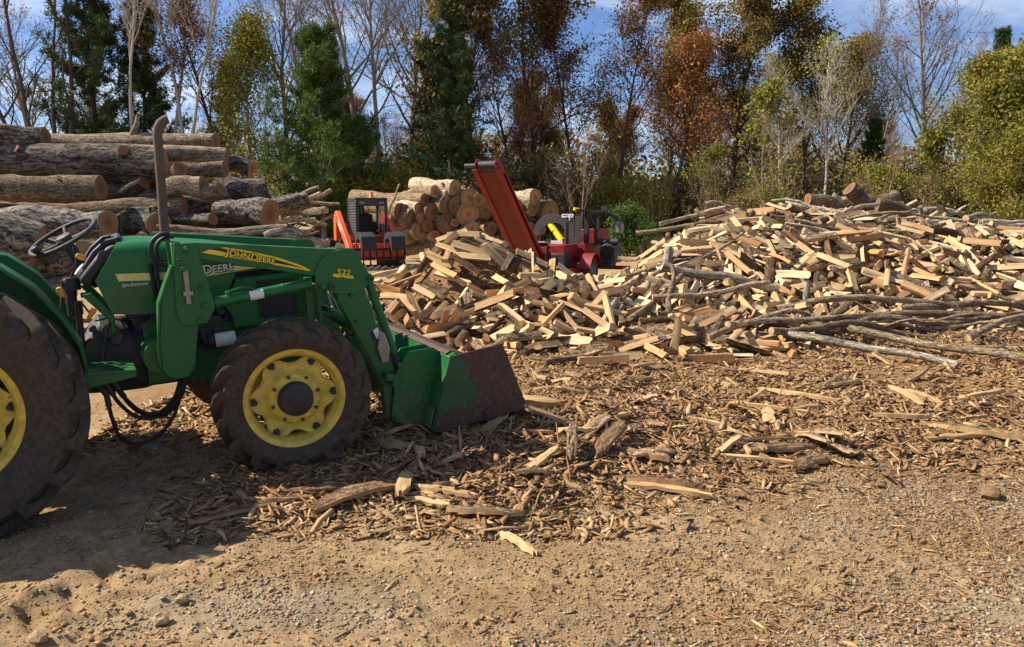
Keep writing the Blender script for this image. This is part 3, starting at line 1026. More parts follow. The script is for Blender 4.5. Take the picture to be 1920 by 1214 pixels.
obj("seat", d, M['black'], tractor, bevel=0.03, segs=3)

# ---- exhaust
d = MB()
d.tube([(1.19, -0.2, 1.50), (1.215, -0.2, 2.17), (1.217, -0.2, 2.23), (1.225, -0.2, 2.28), (1.245, -0.2, 2.315), (1.275, -0.2, 2.335), (1.29, -0.2, 2.34)], [0.031, 0.029, 0.030, 0.031, 0.031, 0.030, 0.029], 18, cap=False)
d.tube([(1.29, -0.2, 2.34), (1.275, -0.2, 2.335), (1.22, -0.2, 2.25)], [0.025, 0.025, 0.024], 14, cap=False)
obj("exhaust_stack", d, M['exhaust'], tractor, smooth=40)

# ---- loader
def loader_side(s):
    o = 0.55 * s
    def Y(a, b):
        return s * a, s * b
    up = MB()
    up.prism([(1.194, 1.566), (1.312, 1.551), (1.33, 1.50), (1.399, 1.161), (1.395, 1.12), (1.345, 1.041), (1.24, 1.03), (1.19, 1.043), (1.166, 1.111), (1.18, 1.423)], *Y(0.60, 0.615))
    up.prism([(1.164, 1.568), (1.30, 1.553), (1.36, 1.2), (1.2, 1.08), (1.17, 1.2)], *Y(0.47, 0.485))
    up.box((1.19, s * 0.54, 1.42), (0.014, 0.12, 0.28))
    mast = obj("loader_mast", up, M['green'], tractor, bevel=0.004)
    lo = MB()
    lo.prism([(1.18, 1.423), (1.15, 1.40), (1.081, 1.189), (1.046, 0.92), (1.046, 0.781), (1.065, 0.73), (1.119, 0.695), (1.203, 0.700), (1.245, 0.757), (1.29, 1.02), (1.32, 1.05), (1.3, 1.3)], *Y(0.57, 0.595))
    obj("mast_foot", lo, M['green'], mast, bevel=0.006)
    lo = MB()
    lo.prism([(1.18, 1.423), (1.165, 1.423), (1.066, 1.189), (1.036, 0.92), (1.036, 0.781), (1.046, 0.781), (1.046, 0.92), (1.081, 1.189)], *Y(0.49, 0.612))
    obj("mast_flange", lo, M['green'], mast, bevel=0.002)
    for x, z, r in ((1.262, 1.522, 0.02), (1.335, 1.155, 0.02), (1.30, 1.065, 0.02), (1.208, 1.46, 0.008), (1.215, 1.39, 0.006), (1.33, 1.27, 0.016), (1.232, 1.404, 0.022)):
        pin = MB()
        pin.cyl((x, s * 0.615, z), (x, s * 0.64, z), r, 14)
        pin.cyl((x, s * 0.63, z), (x, s * 0.65, z), r * 0.55, 6)
        obj("pivot_pin", pin, M['iron'] if r < 0.01 else M['green'], mast, bevel=0.003)
    hp = MB()
    hp.box((1.243, s * 0.63, 1.285), (0.030, 0.012, 0.22))
    hp.box((1.245, s * 0.635, 1.245), (0.06, 0.016, 0.03))
    obj("latch_bar", hp, M['steel'], mast, bevel=0.003)
    bm_ = MB()
    # boom: closed box section, from the mast to the knee
    arm = [(1.225, 1.535), (1.25, 1.56), (1.32, 1.557), (2.256, 1.445), (2.30, 1.35), (2.20, 1.245), (2.062, 1.277), (1.35, 1.447), (1.24, 1.49)]
    bm_.prism(arm, *Y(0.50, 0.60))
    boom = obj("loader_boom", bm_, M['green'], tractor, bevel=0.005)
    kn = MB()
    knee = [(2.256, 1.447), (2.355, 1.440), (2.385, 1.40), (2.393, 1.36), (2.46, 1.239), (2.455, 1.20), (2.407, 1.156), (2.322, 1.128), (2.191, 1.141), (2.09, 1.20), (2.062, 1.24), (2.066, 1.31), (2.10, 1.38), (2.17, 1.43)]
    kn.prism(knee, *Y(0.600, 0.612)); kn.prism(knee, *Y(0.488, 0.50))
    obj("knee_plate", kn, M['green'], boom, bevel=0.003)
    lg = MB()
    lg.prism([(2.20, 1.20), (2.40, 1.20), (2.428, 1.10), (2.525, 0.74), (2.60, 0.56), (2.645, 0.25), (2.62, 0.17), (2.56, 0.15), (2.52, 0.19), (2.505, 0.42), (2.43, 0.62), (2.21, 1.10)], *Y(0.505, 0.595))
    obj("boom_leg", lg, M['green'], boom, bevel=0.005)
    for x, z, r in ((2.11, 1.203, 0.022), (2.17, 1.20, 0.026), (2.452, 1.225, 0.024), (2.585, 0.19, 0.026), (2.335, 0.93, 0.010), (2.30, 1.12, 0.008)):
        pn = MB()
        pn.cyl((x, s * 0.595, z), (x, s * 0.64, z), r, 16)
        obj("boom_pin", pn, M['green'], boom, bevel=0.004)
    for x, z, r in ((2.17, 1.20, 0.016), (2.452, 1.225, 0.013)):
        dk = MB()
        dk.cyl((x, s * 0.64, z), (x, s * 0.643, z), r, 14)
        obj("pin_hole", dk, M['decal_black'], boom)
    lk = MB()
    lk.prism([(2.47, 0.72), (2.50, 0.84), (2.535, 0.82), (2.57, 0.70), (2.55, 0.60), (2.50, 0.60)], *Y(0.612, 0.624))
    obj("bell_crank", lk, M['steel'], boom, bevel=0.006)
    bk = MB()
    bk.box((2.535, s * 0.655, 0.50), (0.075, 0.085, 0.05), rot=(0, 0.35, 0)); bk.box((2.565, s * 0.65, 0.475), (0.03, 0.11, 0.09), rot=(0, 0.35, 0))
    obj("parking_stop", bk, M['green'], boom, bevel=0.004)
    # lift cylinder
    lc = MB()
    a, b_ = Vector((1.425, o, 1.158)), Vector((2.045, o, 1.222))
    dv = (b_ - a).normalized()
    lc.cyl(a, b_, 0.036, 20); lc.cyl(a - dv * 0.02, a + dv * 0.015, 0.040, 20); lc.cyl(b_ - dv * 0.03, b_, 0.041, 20); lc.cyl(a + dv * 0.42, a + dv * 0.436, 0.0385, 20)
    lc.cyl(a + dv * 0.07 + Vector((0, -s * -0.0, 0.03)), a + dv * 0.07 + Vector((0, 0, 0.055)), 0.018, 8)
    lc.tube([a + dv * 0.06 + Vector((0, 0, 0.052)), a + dv * 0.14 + Vector((0, 0, 0.062)), a + dv * 0.21 + Vector((0, 0, 0.058)), a + dv * 0.24 + Vector((0, 0, 0.03))], 0.008, 8)
    lc.tube([b_ - dv * 0.09 + Vector((0, 0, 0.03)), b_ - dv * 0.03 + Vector((0, 0, 0.07)), b_ - dv * 0.01 + Vector((0, 0, 0.075)), b_ - dv * 0.0 + Vector((0, 0, 0.045))], 0.006, 8)
    lcyl = obj("lift_cylinder", lc, M['green_clean'], tractor, bevel=0.003)
    rd = MB()
    rd.cyl(a - dv * 0.10, a, 0.020, 16); rd.cyl(b_, b_ + dv * 0.13, 0.018, 16)
    rd.cyl(a - dv * 0.10 + Vector((0, 0.03, 0)), a - dv * 0.10 - Vector((0, 0.03, 0)), 0.034, 16)
    obj("cylinder_rod", rd, M['chrome'], lcyl)
    wl_ = MB()
    for k in range(7):
        pass
    p0, p1 = a + dv * 0.205, a + dv * 0.295
    ux, uz = dv.x, dv.z
    ring = []
    for i in range(9):
        an = R(-58 + 116 * i / 8)
        ring.append((-s * -math.cos(an) * 0.0365, math.sin(an) * 0.0365))
    vs = []
    for p in (p0, p1):
        for yy, zz in ring:
            vs.append((p.x - uz * zz, o + s * abs(yy), p.z + ux * zz))
    wl_.add(vs, [(i, i + 1, i + 10, i + 9) for i in range(8)])
    obj("warning_label", wl_, M['decal_white'], lcyl, fix=False)
    # bucket cylinder
    bc = MB()
    a, b_ = Vector((2.452, o, 1.225)), Vector((2.635, o, 0.60))
    dv = (b_ - a).normalized()
    bc.cyl(a + dv * 0.03, a + dv * 0.60, 0.031, 18); bc.cyl(a + dv * 0.30, a + dv * 0.315, 0.037, 18); bc.cyl(a + dv * 0.335, a + dv * 0.35, 0.037, 18); bc.cyl(a - Vector((0, 0.035, 0)), a + Vector((0, 0.035, 0)), 0.034, 16)
    bcy = obj("bucket_cylinder", bc, M['green'], tractor, bevel=0.002)
    rd = MB()
    rd.cyl(a + dv * 0.6, b_ + dv * 0.02, 0.018, 14)
    rd.cyl(b_ + dv * 0.02 - Vector((0, 0.04, 0)), b_ + dv * 0.02 + Vector((0, 0.04, 0)), 0.034, 14)
    obj("cylinder_rod", rd, M['iron'], bcy)
    hl = MB()
    hl.tube([(2.44, s * 0.50, 1.13), (2.50, s * 0.50, 0.95), (2.56, s * 0.51, 0.80), (2.60, s * 0.52, 0.72)], 0.007, 6)
    hl.tube([(2.42, s * 0.49, 1.10), (2.475, s * 0.49, 0.95), (2.53, s * 0.5, 0.80)], 0.006, 6)
    obj("steel_line", hl, M['steel'], bcy)
    return boom

boom = loader_side(-1)
loader_side(1)
ct = MB()
ct.cyl((2.40, -0.50, 0.85), (2.40, 0.50, 0.85), 0.055, 18)
obj("loader_cross_tube", ct, M['green'], tractor)
# decals of the right boom
DY = -0.6005
plate("decal_band", [(1.354, 1.492), (1.486, 1.458), (1.818, 1.371), (2.029, 1.315), (2.04, 1.319), (1.99, 1.338), (1.80, 1.395), (1.60, 1.452), (1.46, 1.497), (1.404, 1.508)], DY, -0.0015, M['decal_yellow'], boom)
plate("decal_swoosh", [(1.466, 1.514), (1.508, 1.514), (1.655, 1.476), (1.823, 1.424), (1.96, 1.366), (2.04, 1.319), (2.02, 1.322), (1.906, 1.372), (1.821, 1.406), (1.655, 1.458), (1.53, 1.495)], DY, -0.0017, M['decal_yellow'], boom)
plate("decal_slit", [(1.40, 1.509), (1.47, 1.512), (1.66, 1.459), (1.82, 1.408), (1.99, 1.338), (1.93, 1.354), (1.80, 1.39), (1.60, 1.447), (1.46, 1.494)], DY, -0.0021, M['decal_black'], boom)  # black slit printed between the yellow bands
lettering("lettering", [("J", 1.12), ("OHN", 0.86), (" ", .3), ("D", 1.0), ("EERE", 0.8)], 0.062, (1.492, 1.468), math.atan2(-0.088, 0.305), DY - 0.0035, M['decal_yellow'], boom, width=0.325, outline=0.0055, fat=0.0012)
plate("decal_mark", [(2.181, 1.268), (2.196, 1.285), (2.215, 1.277), (2.235, 1.289), (2.262, 1.278), (2.285, 1.277), (2.306, 1.258), (2.325, 1.258), (2.336, 1.235), (2.30, 1.24), (2.27, 1.247), (2.25, 1.257), (2.22, 1.252)], -0.6125, -0.0015, M['decal_yellow'], boom)
lettering("lettering", [("522", 1.0)], 0.055, (2.214, 1.278), math.atan2(-0.02, 0.1), -0.614, M['decal_yellow'], boom, width=0.10, outline=0.004, fat=0.001)
plate("warning_label", [(2.455, 0.845), (2.49, 0.865), (2.515, 0.80), (2.48, 0.778)], -0.5955, -0.0015, M['decal_white'], boom)
plate("warning_label", [(2.428, 0.83), (2.453, 0.845), (2.478, 0.777), (2.453, 0.762)], -0.5955, -0.0015, M['decal_black'], boom)
# grille guard posts
gp = MB()
for s in (-1, 1):
    gp.box((2.06, s * 0.42, 1.05), (0.05, 0.03, 0.4)); gp.box((2.13, s * 0.42, 1.02), (0.03, 0.02, 0.4))
gp.box((2.2, 0, 1.0), (0.03, 0.86, 0.04)); gp.box((2.2, 0, 1.2), (0.03, 0.86, 0.04))
obj("grille_guard", gp, M['green'], tractor, bevel=0.004)

# ---- hoses
hs = MB()
def arc(c, r, a0, a1, y, n=16, sq=1.0):
    return [(c[0] + r * math.cos(R(a0 + (a1 - a0) * i / n)), y, c[1] + sq * r * math.sin(R(a0 + (a1 - a0) * i / n))) for i in range(n + 1)]
hs.tube(arc((1.17, 1.515), 0.095, 75, 285, -0.45, sq=1.05) + [(1.24, -0.46, 1.40)], 0.015, 10)
hs.tube(arc((1.20, 1.50), 0.085, 70, 280, -0.36, sq=1.05), 0.012, 10)
hs.tube([(1.10, -0.36, 1.42), (1.105, -0.37, 1.25), (1.12, -0.38, 1.02), (1.12, -0.38, 0.72)], 0.014, 8)
hs.tube([(1.07, -0.35, 1.42), (1.08, -0.36, 1.2), (1.09, -0.36, 1.0)], 0.012, 8)
loops = [((0.775, -0.47, 0.70), (0.84, -0.44, 0.56), (0.93, -0.4, 0.455), (1.03, -0.40, 0.45), (1.12, -0.42, 0.54), (1.18, -0.45, 0.72)),
         ((0.745, -0.44, 0.66), (0.79, -0.42, 0.55), (0.88, -0.4, 0.44), (1.0, -0.4, 0.415), (1.13, -0.43, 0.52), (1.20, -0.46, 0.72)),
         ((0.725, -0.46, 0.60), (0.735, -0.46, 0.48), (0.77, -0.45, 0.33), (0.86, -0.42, 0.265), (1.0, -0.42, 0.30), (1.12, -0.42, 0.45), (1.17, -0.44, 0.72)),
         ((0.80, -0.42, 0.63), (0.86, -0.40, 0.51), (0.96, -0.39, 0.425), (1.07, -0.4, 0.43), (1.16, -0.44, 0.55), (1.22, -0.46, 0.74))]
def smooth_path(pts, n=5):
    P = [Vector(p) for p in pts]
    out = []
    for i in range(len(P) - 1):
        p0, p1, p2, p3 = P[max(i - 1, 0)], P[i], P[i + 1], P[min(i + 2, len(P) - 1)]
        for k in range(n):
            t = k / n
            out.append(0.5 * ((2 * p1) + (p2 - p0) * t + (2 * p0 - 5 * p1 + 4 * p2 - p3) * t * t + (3 * p1 - p0 - 3 * p2 + p3) * t ** 3))
    out.append(P[-1])
    return out
for l in loops:
    p = smooth_path(l)
    hs.tube(p, 0.0125, 8)
obj("hydraulic_hose", hs, M['hose'], tractor, smooth=60)
cp = MB()
for l in loops:
    a, b_ = Vector(l[0]), Vector(l[1])
    dv = (b_ - a).normalized()
    cp.tube([a - dv * 0.10 + Vector((-0.05, 0.02, 0.03)), a - dv * 0.03, a + dv * 0.05], [0.017, 0.019, 0.019], 8)
obj("hose_coupler", cp, M['iron'], tractor, bevel=0.002)

# ---- bucket
bk = MB()
prof = [(2.791, 0.072), (2.80, 0.20), (2.88, 0.42), (2.953, 0.619), (3.05, 0.632), (3.40, 0.662)]   # back and top
W2 = 0.80
def skin(pr, th, y0, y1, mat):
    out = []
    for i, (x, z) in enumerate(pr):
        a = pr[max(i - 1, 0)]; b_ = pr[min(i + 1, len(pr) - 1)]
        dx, dz = b_[0] - a[0], b_[1] - a[1]
        l = math.hypot(dx, dz)
        out.append((x + dz / l * th, z - dx / l * th))
    bk.prism(pr + out[::-1], y0, y1, 'y', mat)
skin([(2.791, 0.072), (2.953, 0.619)], 0.012, -W2, W2, 0)
skin([(2.953, 0.619), (3.00, 0.64), (3.12, 0.60)], 0.012, -W2, W2, 0)
skin([(3.554, 0.118), (3.2, 0.085), (2.86, 0.055), (2.791, 0.072)], 0.014, -W2, W2, 1)
for s in (-1, 1):
    side = [(2.791, 0.072), (2.953, 0.619), (3.032, 0.628), (3.40, 0.659), (3.58, 0.183), (3.554, 0.118), (3.2, 0.085), (2.86, 0.055)] if s < 0 else [(2.791, 0.072), (2.953, 0.619), (3.05, 0.62), (3.58, 0.183), (3.554, 0.118), (3.2, 0.085), (2.86, 0.055)]
    bk.prism(side, s * (W2 + 0.012), s * W2, 'y', 2)
m_, nt, b = nodes_of("bucket_side_paint")
v = coord(nt)
sx = nt.nodes.new("ShaderNodeSeparateXYZ"); nt.links.new(v, sx.inputs[0])
# paint is worn off in front of a line from the back of the top edge down to the lip
e1 = N(nt, "ShaderNodeMath", operation='MULTIPLY_ADD'); e1.inputs[1].default_value = 0.375; nt.links.new(sx.outputs["Z"], e1.inputs[0]); nt.links.new(sx.outputs["X"], e1.inputs[2])
nz = noise(nt, v, 9.0, 6.0)
e2 = N(nt, "ShaderNodeMath", operation='MULTIPLY_ADD'); e2.inputs[1].default_value = 0.03; nt.links.new(nz, e2.inputs[0]); nt.links.new(e1.outputs[0], e2.inputs[2])
k1 = ramp(nt, e2.outputs[0], [(0.0, 0.0), (1.0, 1.0)])
mr = N(nt, "ShaderNodeMapRange"); mr.inputs["From Min"].default_value = 3.288; mr.inputs["From Max"].default_value = 3.30; nt.links.new(e2.outputs[0], mr.inputs["Value"])
low = N(nt, "ShaderNodeMath", operation='MULTIPLY_ADD'); low.inputs[1].default_value = 0.35; nt.links.new(nz, low.inputs[0]); nt.links.new(sx.outputs["Z"], low.inputs[2])
mr2 = N(nt, "ShaderNodeMapRange"); mr2.inputs["From Min"].default_value = 0.46; mr2.inputs["From Max"].default_value = 0.36; nt.links.new(low.outputs[0], mr2.inputs["Value"])
mx = N(nt, "ShaderNodeMath", operation='MAXIMUM'); nt.links.new(mr.outputs[0], mx.inputs[0]); nt.links.new(mr2.outputs[0], mx.inputs[1])
n5 = noise(nt, v, 30.0, 5.0)
rustc = ramp(nt, n5, [(0.3, (0.035, 0.02, 0.015)), (0.6, (0.08, 0.037, 0.024)), (0.75, (0.15, 0.08, 0.05))])
gr = ramp(nt, n5, [(0.3, (0.012, 0.055, 0.014)), (0.7, (0.022, 0.088, 0.022))])
nt.links.new(mixc(nt, mx.outputs[0], gr, rustc), b.inputs["Base Color"])
b.inputs["Roughness"].default_value = 0.6
bkt = obj("loader_bucket", bk, [M['green'], M['rust'], m_], tractor, bevel=0.003, smooth=30)
bkt["label"] = "green bucket with rusted side plate"
d = MB()
d.prism([(2.945, 0.632), (2.985, 0.652), (3.11, 0.612), (3.10, 0.60)], -W2 + 0.05, W2 - 0.22)
obj("rusty_top_plate", d, M['rust'], bkt, bevel=0.002)
d = MB()
d.prism([(3.24, 0.085), (3.24, 0.175), (3.32, 0.205), (3.34, 0.18), (3.575, 0.20), (3.585, 0.17), (3.56, 0.112)], -W2 - 0.012, -W2 - 0.022)
d.cyl((3.235, -W2 - 0.012, 0.14), (3.235, -W2 - 0.03, 0.14), 0.02, 12)
d.prism([(3.40, 0.09), (3.40, 0.105), (3.62, 0.125), (3.62, 0.115)], -W2, W2)
obj("cutting_edge", d, M['rust'], bkt, bevel=0.003)
d = MB()
d.prism([(2.785, 0.10), (2.825, 0.245), (2.81, 0.25), (2.77, 0.10)], -W2 + 0.01, W2 - 0.01)
obj("heel_strip", d, M['green'], bkt, bevel=0.003)
for s in (-1, 1):
    d = MB()
    for yy in (0.47, 0.62):
        d.prism([(2.62, 0.12), (2.56, 0.15), (2.545, 0.20), (2.60, 0.52), (2.70, 0.66), (2.90, 0.665), (2.955, 0.625), (2.80, 0.09)], s * yy, s * (yy + 0.014))
    d.cyl((2.63, s * 0.46, 0.57), (2.63, s * 0.65, 0.57), 0.022, 14); d.cyl((2.585, s * 0.46, 0.19), (2.585, s * 0.65, 0.19), 0.022, 14)
    obj("bucket_hook", d, M['green'], bkt, bevel=0.004)

# ---------------------------------------------------------------- firewood: settled resting poses of every piece
# shape, x y z in centimetres, turn as a quaternion in hundredths
def wood_protos():
    """cross-section (y,z) loops with a face kind per side: 's' split, 'b' bark; plus length."""
    rng = random.Random(7)
    out = []
    def wedge(r, a, L, cut=0.0):
        pts, kinds = [], []
        n = 4
        base = -a/2
        if cut: 
            pts += [(cut*math.cos(-a/2), cut*math.sin(-a/2)), (cut*math.cos(a/2), cut*math.sin(a/2))]; kinds += ['s', 's']
        else:
            pts += [(0.0, 0.0)]; kinds += ['s']
        arc = [(r*math.cos(a/2-a*i/n)*(1+rng.uniform(-.05,.05)), r*math.sin(a/2-a*i/n)*(1+rng.uniform(-.05,.05))) for i in range(n+1)]
        pts += arc; kinds += ['b']*n + ['s']
        cx = sum(p[0] for p in pts)/len(pts); cy = sum(p[1] for p in pts)/len(pts)
        out.append(([((x-cx)*.82, (y-cy)*.82) for x, y in pts], kinds, L*.92))
    def slab(w, h, L, bark=False):
        j = lambda: rng.uniform(-.012, .012)
        pts = [(-w/2+j(), -h/2+j()), (-w/2+j(), h/2+j()), (j(), h/2*1.15), (w/2+j(), h/2+j()), (w/2+j(), -h/2+j())]
        pts = [(x*.84, y*.84) for x, y in pts]; L = L*.92
        out.append((pts, ['s', 'b' if bark else 's', 'b' if bark else 's', 's', 's'], L))
    def rnd(r, L):
        n = 8
        pts = [(r*(1+rng.uniform(-.07,.07))*math.cos(-2*math.pi*i/n), r*(1+rng.uniform(-.07,.07))*math.sin(-2*math.pi*i/n)) for i in range(n)]
        out.append(([(x*.85, y*.85) for x, y in pts], ['b']*n, L*.92))
    R = math.radians
    wedge(.14, R(80), .62); wedge(.12, R(95), .58); wedge(.16, R(58), .64); wedge(.125, R(110), .60); wedge(.16, R(50), .66, .04); wedge(.11, R(170), .58)
    slab(.11, .07, .62); slab(.14, .055, .60, True); slab(.085, .08, .65); slab(.10, .045, .68, True)
    rnd(.05, .60); rnd(.075, .56); rnd(.036, .64)
    slab(.05, .03, .60); wedge(.10, R(85), .54); wedge(.17, R(70), .57, .035)
    return out
POLES = [(1.7,.045),(2.2,.05),(2.8,.06),(3.4,.07),(1.3,.035),(2.5,.04)]   # length, radius
def core_height(x, y):
    A = max(0.0, 1 - math.hypot((x+.70)/2.15, (y-13.1)/2.2))
    za = 1.45*min(A*1.1, .95)
    xs = [1.5,2.1,2.8,3.6,5.3,7.3,9,11,13.5]; zs = [0,.22,.95,1.5,1.82,1.62,1.46,1.36,1.2]
    def lerp(v, xs, zs):
        if v <= xs[0]: return zs[0]
        for i in range(len(xs)-1):
            if v < xs[i+1]: return zs[i]+(zs[i+1]-zs[i])*(v-xs[i])/(xs[i+1]-xs[i])
        return zs[-1]
    crest = lerp(x, xs, zs)
    yr = lerp(x, [1,2.6,5,14], [14.2,15.3,16.5,16.9])
    d = yr-y
    k = max(0.0, 1-(d/4.1)**1.25) if d > 0 else max(0.0, 1-(-d/3.2)**1.4)
    zb = crest*k
    return max(za, zb, -.02)

